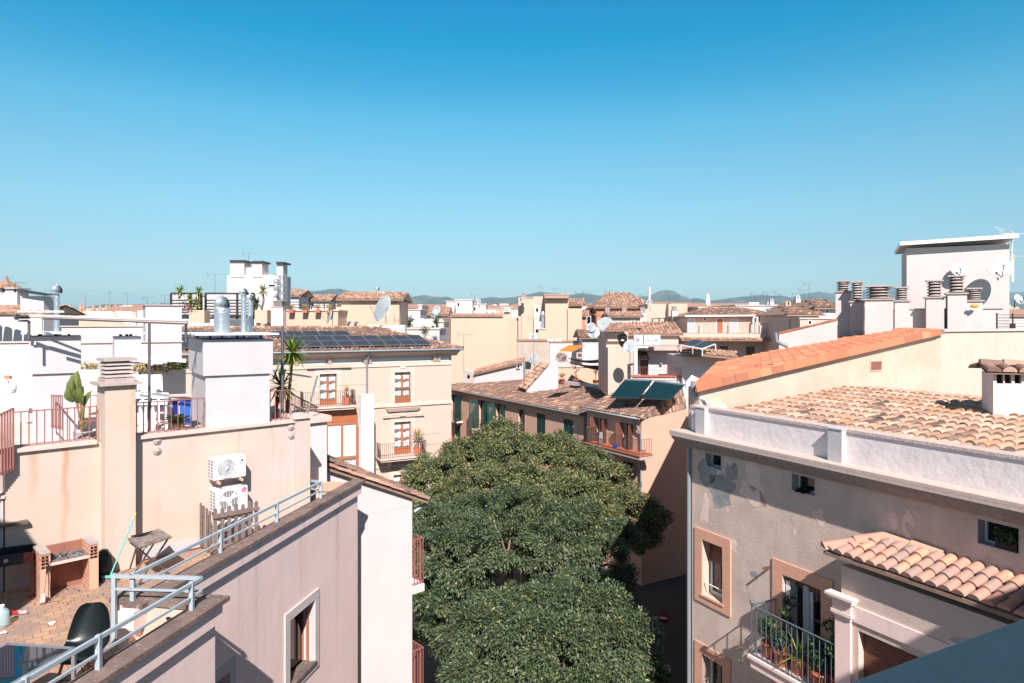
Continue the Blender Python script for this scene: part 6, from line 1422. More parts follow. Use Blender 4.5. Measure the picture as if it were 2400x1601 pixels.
        for a in (.1, pw - .15): q.bar(o + e * a - nn * .06 - f * .05, o + e * a - nn * .06 + f * ph, .04); q.bar(o + e * a - nn * .06, o + e * a - nn * .26, .04)
        q.build('mounting_rail', M['alu'], pn)
    CELLBK = mat('cell_backing', (98, 98, 106), .4)
    s0, s1 = fc.u(642) - ul, fc.u(1008) - ul; nc = int((s1 - s0) / (pw + .02))
    for k in range(nc):
        for r_ in range(2): place(s1 - (k + 1) * (pw + .02), .35 + r_ * (ph + .02), arr[0])
    for k in range(5): place(s0 + .2 + k * (pw + .02), .35 + 2 * (ph + .02), arr[0])
    for k in range(6):
        for r_ in range(3): place(s0 - .3 - (k + 1) * (pw + .02), .5 + r_ * (ph + .02), arr[1])
cream_building()
# ================================================================ terracotta coloured building with green shutters behind the tree
def mid_building():
    fm = Fr.vp(1355, 52, 250); globals()['FMID'] = fm; root = thing('shuttered_building', 'long apricot building with green shutters and a brown tiled roof behind the tree', 'building', fm.pt(-6, -3, 0))
    ul, ue = fm.u(1040), fm.u(1368); ze = H - 6.95
    R = {'g1': (1058, 924, 1081, 980), 'g2': (1123, 937, 1146, 1003), 'g3': (1163, 945, 1184, 1004), 'h4': (1215, 959, 1230, 1010), 'g5': (1258, 968, 1278, 1030), 'g6': (1321, 981, 1343, 1040), 'g7': (1067, 995, 1079, 1040), 'g8': (1128, 1012, 1138, 1055)}
    R = {k: fm.rect(*v) for k, v in R.items()}
    b = MB(); wall_body(b, fm, ul, ue, 0, ze - .05, 6.5, list(R.values()), r=.25); b.build('wall', M['apricot'], root)
    for k in ('g1', 'g2', 'g3', 'g7', 'g8'): simple_window(root, fm, R[k], r=.24, frame='rail_dark')
    for k in ('g1', 'g2', 'g3'):
        h = R[k]
        for sd in ('l', 'r'): shutter(root, fm, h[0] if sd == 'l' else h[1], h[2], h[3], (h[1] - h[0]) * .5, 1.75 if sd == 'l' else 2.1, sd, 'green', v=.03)
    simple_window(root, fm, R['h4'], r=.24, frame='rail_dark'); frame_trim(root, fm, R['h4'], .08, .01, m='apricot')
    for k in ('g5', 'g6', 'g7'): h = R[k]; w = (h[1] - h[0]) / 2; shutter(root, fm, h[0], h[2], h[3], w, 0, 'l', 'green', v=-.03); shutter(root, fm, h[1], h[2], h[3], w, 0, 'r', 'green', v=-.03)
    for (k, lb) in (('g1', 'small iron balcony hung with white laundry at the left end of the shuttered building'), ('g2', 'small iron balcony second from the left on the shuttered building')):
        h = R[k]; t = thing('balcony', lb, 'balcony', fm.pt(h[0], .4, h[2] - .2), 'small balconies of the shuttered building'); MB().fbox(fm, h[0] - .35, h[1] + .35, .005, .7, h[2] - .15, h[2]).build('slab', M['beige'], t)
        railing('balcony_railing', 'dark railing of the ' + ('laundry hung' if k == 'g1' else 'second') + ' small balcony on the shuttered building', [fm.pt(h[0] - .3, .05, h[2]), fm.pt(h[0] - .3, .66, h[2]), fm.pt(h[1] + .3, .66, h[2]), fm.pt(h[1] + .3, .05, h[2])], 1.0, .14, m='rail_dark', th=.02)
        if k == 'g1':
            for j in range(5): u = h[0] - .2 + j * .28; q = MB(); q.prism([fm.pt(u, .72, h[2] + .2 + .1 * (j % 3)), fm.pt(u + .2, .72, h[2] + .25), fm.pt(u + .22, .72, h[2] + 1.0), fm.pt(u, .72, h[2] + 1.02)], V(fm.n.x, fm.n.y, 0) * .01); tag(q.build('laundry', M['fabric_w'] if j != 1 else M['blue']), ('first white', 'blue', 'middle white', 'fourth white', 'last white')[j] + ' cloth drying on the left end balcony of the shuttered building', 'laundry', 'laundry on the left balcony')
    MB().tube([fm.pt(ul, .35, ze - .02), fm.pt(ue, .35, ze - .02)], .07, 6).build('gutter', M['pipe_grey'], root)
    A, B = fm.pt(ul, .35, ze), fm.pt(ue + .1, .35, ze); C, D = fm.pt(ue + .1, -6.6, ze + .95), fm.pt(ul, -6.6, ze + .95)
    b = MB(); slab(b, [A, B, C, D], .1); rf = b.build('roof', M['mortar'], root)
    b = MB(); tiles(b, [A, B, C, D], A, B, sp=.28, rl=.45, seg=4, r=.12, jit=.015, lift=.035); b.build('roof_tiles', M['tile_brown'], rf)
    # right-hand section with the brown shutters
    f2 = fm.off(.35); u0 = f2.u(1376); u1 = f2.u(1504); ze2 = f2.z(1376, 956)
    Q = {'b1': f2.rect(1400, 978, 1421, 1042), 'b2': f2.rect(1461, 990, 1483, 1060), 'b3': f2.rect(1463, 1080, 1482, 1142)}
    s = thing('corner_house', 'apricot corner house with brown louvred shutters and a tiled balcony', 'building', f2.pt((u0 + u1) / 2, -3, 0))
    b = MB(); wall_body(b, f2, u0, u1, 0, ze2 - .05, 7, list(Q.values()), r=.25); b.build('wall', M['apricot'], s)
    fe = Fr(f2.pt(u1, .0, 0).xy, (.607, .795)); b = MB(); wall_body(b, fe, .12, 11, 0, ze2 - .05, .25, [(5.4, 6.3, ze2 - 4.6, ze2 - 2.8), (5.4, 6.3, ze2 - 8.2, ze2 - 6.6)], r=.2); b.build('end_wall', M['apricot'], s)
    MB().fbox(fe, 5.0, 9, .001, .7, ze2 - 2.6, ze2 - 2.35).build('canopy_slab', M['terra_frame'], s)
    for k in Q:
        h = Q[k]; simple_window(s, f2, h, r=.24, frame='white_metal'); frame_trim(s, f2, h, .16, .02, m='concrete')
        for sd in ('l', 'r'): shutter(s, f2, h[0] if sd == 'l' else h[1], h[2], h[3], .55, 1.9, sd, 'wood_d', v=.03)
    vB = 1.15; a0, a1 = f2.u(1368, vB), f2.u(1499, vB); zb = f2.z(1368, 1036, vB)
    t = thing('balcony', 'long balcony with a terracotta tiled edge on the corner house', 'balcony', f2.pt((a0 + a1) / 2, .5, zb - .3))
    MB().fbox(f2, a0, a1, .005, vB, zb - .06, zb).build('tiled_edge', M['pot'], t); MB().fbox(f2, a0 + .08, a1 - .05, .005, vB - .06, zb - .3, zb - .061).build('slab', M['concrete'], t)
    railing('balcony_railing', 'iron railing of the long balcony on the corner house', [f2.pt(a0 + .1, .05, zb), f2.pt(a0 + .1, vB - .08, zb), f2.pt(a1 - .1, vB - .08, zb), f2.pt(a1 - .1, .05, zb)], 1.0, .13, m='rail_dark', th=.02, low=.06)
    c = f2.pt(f2.u(1443, .7), .7, zb + .001); tag(MB().lathe(c, [(.12, 0), (.17, .3), (.17, .31), (.001, .05)], 12).build('bucket', M['blue']), 'small blue bucket on the long balcony of the corner house', 'bucket')
    q = MB(); q.prism([f2.pt(f2.u(1425), .8, zb + .1), f2.pt(f2.u(1425) + .4, .8, zb + .1), f2.pt(f2.u(1425) + .35, .8, zb + .9), f2.pt(f2.u(1425) + .1, .8, zb + .9)], V(f2.n.x, f2.n.y, 0) * .02); tag(q.build('drying_cloth', M['fabric_w']), 'white cloth hanging inside the long balcony railing', 'laundry')
    MB().tube([f2.pt(u0 - .05, .5, ze2 - .03), f2.pt(u1 + .3, .5, ze2 - .03), fe.pt(9, .5, ze2 - .03)], .07, 6).build('gutter', M['pipe_grey'], s)
    MB().tube([f2.pt(u1 - .4, .4, ze2 - .1), f2.pt(u1 + .05, .12, ze2 - 1.0), f2.pt(u1 + .05, .12, 2)], .06, 8).build('drain_pipe', M['pipe_grey'], s)
    A, B = f2.pt(u0 - .3, .5, ze2), f2.pt(u1 + .35, .5, ze2); E = fe.pt(10.5, .5, ze2); C, D = f2.pt(u1 - 1.5, -4.2, ze2 + 1.25), f2.pt(u0 - .3, -4.2, ze2 + 1.25)
    b = MB(); slab(b, [A, B, C, D], .1); slab(b, [B, E, C + (E - B) * .9, C], .1); rf = b.build('roof', M['mortar'], s)
    b = MB(); tiles(b, [A, B, C, D], A, B, sp=.28, rl=.45, seg=4, r=.12, jit=.015, lift=.035); tiles(b, [B, E, C + (E - B) * .9, C], B, E, sp=.28, rl=.45, seg=4, r=.12, jit=.015, lift=.035); ridge(b, B, C, .13, .5, 5); b.build('roof_tiles', M['tile_brown'], rf)
    MB().box(*[0, 0, 0, 0, 0, 0]) if False else None
    # solar water collectors
    cm = mat('dark_teal_glass', (14, 50, 56), .25, spec=.6)
    for (q, lb) in ((((1430, 931, 47.2), (1497, 934, 46.4), (1529, 892, 48.2), (1464, 890, 49.0)), 'left dark teal tube collector on the corner house roof'), (((1502, 934, 46.3), (1570, 937, 45.5), (1605, 902, 47.2), (1534, 893, 48.1)), 'right dark teal tube collector on the corner house roof')):
        p = [P(*a) for a in q]; t = thing('solar_collector', lb, 'solar collector', p[0], 'solar water collectors')
        e, f = p[1] - p[0], p[3] - p[0]; nrm = e.cross(f).normalized(); nrm = nrm if nrm.z > 0 else -nrm
        MB().prism([x - nrm * .05 for x in p], nrm * .04).build('back_plate', M['rail_dark'], t)
        b = MB()
        for k in range(24): a = p[0].lerp(p[1], (k + .5) / 24); c = p[3].lerp(p[2], (k + .5) / 24); b.tube([a, c], .036, 5, cap=False)
        b.build('tubes', cm, t); MB().bar(p[3], p[2], .14, .14).build('header', M['alu'], t); MB().bar(p[0], p[1], .07, .06).build('bottom_rail', M['rail_dark'], t)
        b = MB(); [b.bar(x, x - V(0, 0, 1.0), .05) for x in (p[2] * .9 + p[3] * .1, p[3] * .9 + p[2] * .1)]; b.build('stand', M['alu'], t)
    # dark street level pieces: lantern, sign, lamp globe
    c = fe.pt(2.2, .6, 5.2); t = thing('street_lantern', 'dark wrought iron lantern on the shaded end wall of the corner house', 'lantern', c)
    MB().lathe(c, [(.1, 0), (.22, .6), (.26, .62), (.05, .85), (.02, 1.0)], 6, smooth=False).build('lamp_body', M['rail_dark'], t); MB().tube([c, c + V(0, 0, -.5), fe.pt(2.2, .02, 4.7)], .04, 6).build('arm', M['rail_dark'], t)
mid_building()
# ================================================================ distant town
def blk(parent, px0, px1, yt, yb, Y, deep=3, m='white2', name='wall', vpx=None, cap=None, ground=False):
    f = Fr.vp(px0, Y, vpx) if vpx else Fr(((px0 - CX) / F * Y, Y), (1, 0)); u1 = f.u(px1); zt = hz(yt, Y); zb = 0 if ground else hz(yb, Y)
    o = MB().fbox(f, 0, u1, -deep, 0, zb, zt).build(name, M[m], parent)
    if cap: MB().fbox(f, -.1, u1 + .1, -deep - .1, .1, zt + .002, zt + .12).build('coping', M[cap], parent)
    return f
def win(parent, f, px0, px1, yt, yb, m='glass', shut=None, fr_='white_metal', trim=None):
    u0, u1, z0, z1 = f.rect(px0, yt, px1, yb); b = MB()
    b.fbox(f, u0 - .06, u1 + .06, .002, .05, z0 - .06, z0); b.fbox(f, u0 - .06, u1 + .06, .002, .05, z1, z1 + .06); b.fbox(f, u0 - .06, u0, .002, .05, z0, z1); b.fbox(f, u1, u1 + .06, .002, .05, z0, z1)
    w = b.build('window', M[trim or fr_], parent); MB().fbox(f, u0, u1, .001, .012, z0, z1).build('shutter' if shut else 'pane', M[shut or m], w); return w
def troof(parent, f, u0, u1, zt, deep, rise, m='tile_tan', ov=.4, sp=.45, rl=.7, name='roof', hip=0.0, back=True):
    A, B = f.pt(u0 - ov, ov, zt), f.pt(u1 + ov, ov, zt); C, D = f.pt(u1 + ov - hip, -deep / 2, zt + rise), f.pt(u0 - ov + hip, -deep / 2, zt + rise)
    b = MB(); slab(b, [A, B, C, D], .12)
    if back: slab(b, [f.pt(u1 + ov, -deep - ov, zt), f.pt(u0 - ov, -deep - ov, zt), D, C], .12); b.poly([B, f.pt(u1 + ov, -deep - ov, zt), C]); b.poly([f.pt(u0 - ov, -deep - ov, zt), A, D])
    r = b.build(name, M['mortar'], parent); b = MB(); tiles(b, [A, B, C, D], A, B, sp=sp, rl=rl, seg=3, r=sp * .46, jit=.02, lift=.05)
    if hip > 0: tiles(b, [B, f.pt(u1 + ov, -deep - ov, zt), C], B, f.pt(u1 + ov, -deep - ov, zt), sp=sp, rl=rl, seg=3, r=sp * .46, jit=.02, lift=.05)
    b.build('roof_tiles', M[m], r); return r
def house(label, px0, px1, yt, Y, deep=8, m='white2', vpx=None, roof=None, rise=1.2, tm='tile_tan', cap='cope_l', hip=0.0, name='house', group=None, wins=(), yb=None):
    c = P((px0 + px1) / 2, yt, Y); t = thing(name, label, 'building', (c.x, Y + deep / 2, 0 if yb is None else hz(yb, Y)), group)
    f = blk(t, px0, px1, yt, yb or 0, Y, deep, m, vpx=vpx, cap=None if roof else cap, ground=yb is None)
    if roof: troof(t, f, 0, f.u(px1), hz(yt, Y) + .01, deep, rise, tm, hip=hip, sp=.36 if Y < 90 else .45, rl=.55 if Y < 90 else .8)
    for w in wins: win(t, f, *w[:4], **(w[4] if len(w) > 4 else {}))
    return t, f
def lch(label, px0, px1, yt, ys, yb, Y, n=5, m='white2', group='louvred chimneys in the far rooftops'):
    w = (px1 - px0) / F * Y; c = P((px0 + px1) / 2, 0, Y); return louver(label, c.x, Y, hz(yb, Y), hz(yt, Y), w, w, n=n, cap_h=hz(yt, Y) - hz(ys, Y), m=m, group=group)
WHERE = [(60, 'past the white turret'), (120, 'behind the slim left turbine vent'), (200, 'under the left cathedral pinnacles'), (290, 'under the right cathedral pinnacles'), (370, 'behind the tall white rooftop block'), (470, 'behind the bushy palm'), (560, 'behind the widest turbine vent'), (640, 'behind the white tower'), (690, 'just right of the spiral stair'), (740, 'above the left terracotta planters'), (800, 'above the right terracotta planters'), (880, 'behind the scalloped cream house'), (940, 'behind the biggest dish'), (985, 'right of the dark comb antenna'), (1040, 'above the garden canopy'), (1100, 'behind the stepped white tower'), (1150, 'behind the white cube'), (1215, 'left of the stepped ochre blocks'), (1290, 'behind the stepped ochre blocks'), (1365, 'between the ochre and rust houses'), (1430, 'behind the left slatted chimney'), (1490, 'behind the rust red house'), (1530, 'beside the slim white flue'), (1580, 'behind the black roof frame'), (1635, 'left of the closed parasol'), (1690, 'right of the closed parasol'), (1750, 'behind the long cream house'), (1815, 'behind the round topped chimneys'), (1880, 'behind the tapered chimney'), (1960, 'left of the louvred stacks'), (2080, 'behind the louvred stacks'), (9999, 'behind the rooftop room')]
def where(x): return [w for a, w in WHERE if x < a][0]
def back():
    # --- rooftop terrace and white tower behind the cream building
    t, f = house('white rooftop apartment block with black capped chimneys, tallest on the left skyline', 532, 657, 645, 74, 3.5, 'pinkw', cap=None)
    blk(t, 539, 572, 614, 650, 73.9, 2, 'pinkw', 'chimney'); blk(t, 592, 614, 616, 650, 73.9, 2, 'pinkw', 'chimney'); blk(t, 570, 592, 627, 645, 74.5, 2, 'white', 'parapet'); blk(t, 648, 663, 618, 760, 74, 1.5, 'white', 'chimney'); blk(t, 618, 657, 644, 745, 73.8, .15, 'white', 'white_panel'); blk(t, 628, 650, 655, 780, 73, .8, 'white', 'stair_wall')
    for a, c, y in ((538, 573, 614), (591, 616, 616), (647, 665, 618)): blk(t, a, c, y - 4.5, y - .3, 73.7, 2.4, 'rail_dark', 'chimney_cap')
    f2 = Fr(P(630, 700, 73).xy, (1, 0)); win(t, f2, 630, 645, 667, 672, 'glass')
    b = MB(); c = P(655, 700, 71.5)
    for k in range(40): a = k * .42; b.box(c.x + .5 * math.cos(a) - .12, c.x + .5 * math.cos(a) + .12, c.y + .5 * math.sin(a) - .12, c.y + .5 * math.sin(a) + .12, hz(705, 71.5) + k * .05, hz(705, 71.5) + k * .05 + .03)
    b.tube([(c.x, c.y, hz(706, 71.5)), (c.x, c.y, hz(645, 71.5))], .06, 6); b.tube([(c.x + .62 * math.cos(k * .42), c.y + .62 * math.sin(k * .42), hz(705, 71.5) + k * .05 + .9) for k in range(40)], .03, 4)
    tag(b.build('spiral_stair', M['alu']), 'thin metal spiral stair beside the right black capped chimney', 'stair')
    antenna('tv antenna between the two black capped chimneys', P(582, 632, 75), hz(593, 75) - hz(632, 75), 1.35, 1.5, 9); antenna('faint tv antenna left of the white tower', P(504, 690, 72), 2.2, 1.4, 2.2, 9); antenna('small tv antenna right of the spiral stair', P(668, 700, 72), 1.3, 1.3, 1.2, 8)
    t, f = house('low cream roof terrace with terracotta planters and an iron rail behind the solar roof', 600, 792, 729, 57, 7, 'ochre', cap='cope_l', yb=800)
    for k, px in enumerate((683, 715, 745, 773)):
        potted('%s terracotta planter hung on the cream terrace parapet' % ('leftmost', 'second', 'third', 'rightmost')[k], P(px, 733, 56.6), ph=.22, pr=.22, kind='shrub', h=.5, R=.35, n=130, ls=.11, leafm='dryleaf', square=True, group='planters on the far cream parapet')
    r_ = thing('roof_railing', 'dark iron rail above the planters on the cream roof terrace', 'railing', P(668, 729, 57.2)); b = MB()
    for y in (708, 714, 720): b.bar(P(668, y, 57.2), P(787, y + 2, 57.2), .06)
    b.build('rails', M['rail_dark'], r_); [MB().bar(P(x, 729, 57.2), P(x, 708, 57.2), .07).build('post', M['rail_dark'], r_) for x in (670, 704, 730, 760, 786)]
    lch('pinkish louvred chimney rising from the solar roof', 640, 667, 705, 719, 770, 54, 5, 'beige')
    # dark screens and planters
    for (x0, x1, lb) in ((482, 596, 'large dark framed slatted screen behind the turbine vents'), (401, 472, 'dark framed glass screen at the left of the slatted screen')):
        s = thing('slatted_screen', lb, 'screen', P((x0 + x1) / 2, 748, 55), 'dark screens on the far terrace'); b = MB()
        for y in (688, 745): b.bar(P(x0, y, 55), P(x1, y, 55), .14)
        for x in (x0, x1, (x0 * .35 + x1 * .65)): b.bar(P(x, 688, 55), P(x, 748, 55), .14)
        b.build('frame', M['rail_dark'], s); b = MB()
        for k in range(6): b.bar(P(x0, 704 + 7 * k, 54.9), P(x1, 704 + 7 * k, 54.9), .1)
        b.build('slats', M['rail_dark'], s); MB().fbox(Fr(P(x0, 700, 57).xy, (1, 0)), 0, (x1 - x0) / F * 57, -.1, 0, hz(748, 57), hz(690, 57)).build('backing_panel', M['white'], s)
    t, f = house('white penthouse behind the dark slatted screens', 404, 530, 694, 66, 6, 'white', cap='concrete', wins=((430, 450, 704, 716), (455, 466, 700, 720)))
    for (x, y, L, lb, tr) in ((463, 712, .9, 'bushy palm in a cream planter left of the slatted screen', 722), (466, 684, .55, 'thin yucca standing above the bushy palm', 725), (422, 684, .7, 'palm head above the left dark screen', 700), (616, 682, .75, 'slender yucca with a bent stem right of the turbine vents', 727), (602, 712, .7, 'dark shrubby palm beside the bent yucca', 726), (444, 700, .5, 'small yucca at the left of the bushy palm', 725)):
        c = P(x, y, 54); q = thing('yucca', lb, 'plant', P(x, tr, 54), 'palms and yuccas on the far terrace'); MB().tube([P(x - 3, tr, 54), P(x + 2, (tr + y) / 2, 54), c], .08, 6).build('trunk', M['bark'], q); b = MB(); rosette(b, c, 60, L, .08, .5, -.6, 1.4, 3); b.build('leaves', M['yucca'] if x != 602 else M['leaf'], q)
    for (x0, x1) in ((443, 479), (597, 626)): tag(blk(None, x0, x1, 727, 753, 54.5, 1.2, 'ochre', 'planter_box'), None) if False else None
    for (x0, x1, lb) in ((443, 479, 'cream planter box left of the turbine vents'), (597, 626, 'cream planter box right of the turbine vents')):
        q = thing('planter_box', lb, 'planter', P((x0 + x1) / 2, 753, 54.3), 'planter boxes on the far terrace'); blk(q, x0, x1, 727, 757, 53.6, 1.0, 'ochre', 'box')
    q = thing('flower_bush', 'white and pink flowering bush at the left of the cream planter', 'plant', P(440, 735, 54)); b = MB(); leafball(b, P(440, 722, 54), .8, 400, .12, (1.3, .6, .7)); b.build('leaves', M['leaf'], q); b = MB()
    for k in range(12): b.sphere(P(440 + random.uniform(-14, 10), 724 + random.uniform(-8, 8), 53.4), .045, 5, 3)
    b.build('flowers', M['pink'], q)
    # --- cream house with scalloped eaves and the big dish
    t, f = house('cream rooftop house with scalloped tile edge behind the big satellite dish', 800, 936, 702, 60, 8, 'ochre', vpx=30000, roof=True, rise=.75, tm='tile_tan')
    blk(t, 786, 801, 712, 760, 60.2, 4, 'ochre', 'side_wall'); blk(t, 887, 902, 684, 705, 63, 3, 'ochre', 'stair_gable')
    root = turbine('slim metal flue with conical head above the cream rooftop house', P(885, 700, 62).x, 62, hz(700, 62), hz(680, 62), 0, .11, .19)
    d = dish('biggest white satellite dish, in front of the cream rooftop house', P(901, 725, 56), 1.12, PI + .85, .35, three=True, mast_h=1.1)
    dish('tilted white dish at the right end of the terrace planters', P(775, 744, 52), .5, PI + 1.15, .3, mast_h=.6)
    antenna('dark comb shaped antenna at the eaves right of the big dish', P(938, 730, 58), 1.4, 1.5, 1.6, 10, m='rail_dark')
    for (x0, x1, lb) in ((841, 889, 'left white and brown cooling cabinet under the big dish'), (898, 948, 'right white and brown cooling cabinet under the big dish')):
        q = thing('cooling_cabinet', lb, 'cabinet', P((x0 + x1) / 2, 792, 54), 'cooling cabinets on the roof'); blk(q, x0 + 20, x1, 762, 794, 54, 1.2, 'white_metal', 'casing'); blk(q, x0, x0 + 19.5, 764, 794, 54, 1.2, 'beige', 'vent_side')
        f3 = Fr(P(x0, 0, 53.9).xy, (1, 0)); b = MB()
        for k in range(7): b.fbox(f3, .05, .6, 0, .03, hz(790, 54) + k * .13, hz(790, 54) + k * .13 + .04)
        b.build('grille', M['ac_d'], q)
    for k, (x, y) in enumerate(((816, 760), (833, 760))): tag(MB().tube([P(x, 785, 53.5), P(x, y, 53.5), P(x + 4, y - 4, 53.3), P(x - 2, y - 3, 52.6)], .1, 8).build('vent_pipe', M['pipe_grey']), ('left' if k == 0 else 'right') + ' bent grey vent pipe left of the cooling cabinets', 'pipe', 'bent vent pipes')
    # --- big ochre building in the centre
    t = thing('ochre_building', 'tall plain ochre building with stepped roofs in the centre', 'building', P(1200, 1, 84.5)); t.location.z = 0; t['_w'] = tuple(t.location)
    fa = Fr.vp(1057, 80.6, 9000); f = blk(t, 1057, 1192, 741, 0, 80.6, 10, 'ochre', 'wall', vpx=9000, ground=True)
    b = MB(); z0 = hz(741, 80.6); A, B = fa.pt(0, .2, z0), fa.pt(fa.u(1178), .2, z0); slab(b, [A, B, B + V(0, 2, .15), A + V(0, 2, .15)], .08); tiles(b, [A, B, B + V(0, 2, .3), A + V(0, 2, .3)], A, B, sp=.38, rl=.6, seg=4, r=.17, lift=.05); b.build('tile_edge', M['tile_pink'], t)
    fL = Fr.vp(1028, 88.3, 1500); b = MB(); b.prism([P(1028, 752, 85.8), P(1057.5, 738, 80.6), P(1057.5, 1000, 80.6), P(1028, 1000, 85.8)], V(.3, .9, 0) * 3); b.build('side_wall', M['sand'], t)
    q = P(1043, 778, 83.2); MB().prism([P(1039, 767, 83.2) + V(0, -.08, 0), P(1047, 767, 81.9) + V(0, -.08, 0), P(1047, 788, 81.9) + V(0, -.08, 0), P(1039, 788, 83.2) + V(0, -.08, 0)], (0, .03, 0)).build('window', M['wood_d'], t)
    for (x0, x1, yt, Y, dp, m, cap) in ((1215, 1222, 697, 83.8, 6, 'sand', None), (1222, 1249, 698, 83.5, 6, 'ochre', 'concrete'), (1249, 1279, 695, 85.8, 5, 'sand', None), (1278, 1332, 694, 82.7, 7, 'ochre', None), (1330.5, 1364, 723, 82.3, 7, 'ochre', None), (1179, 1216, 745, 84.5, 5, 'ochre', None)): blk(t, x0, x1, yt, 0, Y, dp, m, 'wall_block', cap=cap, ground=True)
    fw = blk(t, 1250, 1279, 722, 800, 85.1, .6, 'white', 'white_recess'); win(t, fw, 1256, 1262, 722.5, 731, 'glass'); win(t, fw, 1255, 1262, 772, 780, 'glass')
    ft = Fr(P(1276, 0, 82.3).xy, (1, 0)); b = MB(); z0 = hz(694, 82.3) + .03; A, B = ft.pt(0, .3, z0), ft.pt(ft.u(1333), .3, z0); slab(b, [A, B, B + V(0, 5, .1), A + V(0, 5, .1)], .3); tiles(b, [A, B, B + V(0, 3, .2), A + V(0, 3, .2)], A, B, sp=.34, rl=.6, seg=4, r=.15, lift=.05); b.build('roof', M['tile_pink'], t)
    fl = thing('metal_flue', 'metal flue with a conical cowl in front of the ochre building', 'flue', P(1272, 775, 79.4)); c = P(1272, 772, 79.4); MB().cyl(c, .17, hz(742, 79.4) - c.z, 14).build('duct', M['steel'], fl); MB().lathe((c.x, c.y, hz(742, 79.4)), [(.17, 0), (.28, .2), (.28, .3), (.12, .6)], 14).build('cowl', M['steel'], fl)
    q = thing('chimney', 'square ochre chimney base under the metal flue', 'chimney', P(1272, 797, 79.4)); blk(q, 1262, 1281, 772, 800, 79.1, 1.2, 'ochre', 'stack', cap='cope_l')
    lch('slatted chimney on the left shoulder of the ochre building', 1221, 1233, 687, 698, 702, 81.9, 4)
    t, f = house('low wall block of bare grey render below the ochre building', 1213, 1288, 800, 74.2, 4, 'grey_wall', cap='tile_tan', yb=925); t, f = house('low whitewashed wall block under the orange awning', 1288.5, 1372, 803, 74.5, 4, 'white2', cap='tile_tan', yb=925)
    b = MB(); tag(MB().prism([P(1333, 810, 55.8), P(1371, 810, 55.8), P(1340, 825, 54.2), P(1309, 823, 54.2)], (0, .03, .03)).build('orange_awning', M['orange']), 'bright orange fabric awning on the whitewashed wall', 'awning')
    # clutter: units, dishes, aerials
    fx = Fr(P(1240, 0, 70.8).xy, (1, 0)); ac_unit('air conditioner standing beside the ochre chimney base', fx, 0, hz(794, 70.8), .85, .5, .4, 0, group='air conditioners in the centre', bracket=False)
    for k, x in enumerate((1282, 1300)): fx = Fr(P(x, 0, 70.8).xy, (1, 0)); ac_unit(('left' if k == 0 else 'right') + ' low air conditioner at the foot of the ochre wall', fx, 0, hz(800, 70.8), .66, .22, .4, 0, group='air conditioners in the centre', bracket=False)
    fm = FMID; t = thing('rooftop_house', 'small white rooftop house with a round window on the shuttered building', 'building', fm.pt(fm.u(1150, -2.5), -3, H - 6.4)); zr = H - 7.2; bk = V(-fm.n.x, -fm.n.y, 0) * 2.6
    a = fm.at(1112, 875, -2.5); c = P(1226, 848, a.y - 1.2); bk = V(.3, 2.4, 0); MB().prism([V(a.x, a.y, zr), V(c.x, c.y, zr), c, a], bk).build('front_wall', M['white'], t)
    l_ = V(a.x - 1.25, a.y + 1.0, a.z + .35); MB().prism([V(l_.x, l_.y, zr), V(a.x, a.y, zr), a - V(.02, .02, 0), l_], V(.3, .9, 0)).build('end_wall', M['white2'], t); o1, o2 = a + V(-.1, -.3, 0) - V(0, 0, .05), c + V(-.1, -.3, 0) - V(0, 0, .05); o3 = o2 + bk * 1.1 + V(0, 0, .35); o4 = o1 + (o3 - o2)
    b = MB(); slab(b, [o1, o2, o3, o4], .12); r_ = b.build('roof', M['mortar'], t); b = MB(); tiles(b, [o1, o2, o3, o4], o1, o2, sp=.26, rl=.45, seg=4, r=.12, lift=.04); b.build('roof_tiles', M['tile_tan'], r_)
    MB().lathe(a.lerp(l_, .5) - V(0, 0, .55) + V(-.02, -.03, 0), [(.2, 0), (.2, .02), (.001, .02)], 14, (-.6, -.8, 0)).build('round_window', M['glass'], t); win(t, Fr((c.x - .5, c.y - .06), (1, 0)), 1212, 1218, 853, 862)
    t = thing('stair_dormer', 'white stair dormer with a steep tiled back rising from the brown roof', 'dormer', fm.pt(fm.u(1260, -2), -2, H - 6.5)); Yd = fm.Y(1272, -3.6); q = [P(x, y, Yd) for x, y in ((1233, 935), (1308, 935), (1308, 857), (1285, 856), (1233, 916))]; MB().prism(q, (.1, 1.4, 0)).build('side_wall', M['white'], t)
    A, B, C = P(1213, 907, Yd + 1.6), P(1233, 913, Yd - .1), P(1286, 853, Yd - .1); D = C + (A - B); b = MB(); slab(b, [A, B, C, D], .12); r_ = b.build('roof', M['mortar'], t); b = MB(); tiles(b, [A, B, C, D], A, B, sp=.26, rl=.42, seg=4, r=.12, lift=.04); b.build('roof_tiles', M['tile_tan'], r_)
    # little roof terrace with sails
    t, f = house('sheltered cream roof terrace with shade sails in the middle', 1306, 1424, 861, 70.2, 3, 'ochre', cap='cope_l', yb=925); MB().fbox(FMID, FMID.u(1308, -6.7), FMID.u(1422, -6.7), -7.0, -6.7, H - 6.6, H - 5.62).build('parapet', M['white'], t)
    for k, (q, lb) in enumerate(((((1315, 842, 65), (1425, 855, 63.8), (1425, 862, 66.1), (1385, 860, 68)), 'lower dark grey shade sail over the roof terrace'), (((1330, 838, 66.1), (1425, 838, 65), (1425, 846, 67.3), (1350, 843, 68.4)), 'upper dark grey shade sail over the roof terrace'))):
        p = [P(*a) for a in q]; b = MB(); n = 8; vs = []
        for i in range(n + 1):
            for j in range(n + 1): s, u = i / n, j / n; w_ = p[0].lerp(p[1], s).lerp(p[3].lerp(p[2], s), u); w_.z -= .45 * math.sin(PI * s) * .6 + .1 * math.sin(PI * u); vs.append(w_)
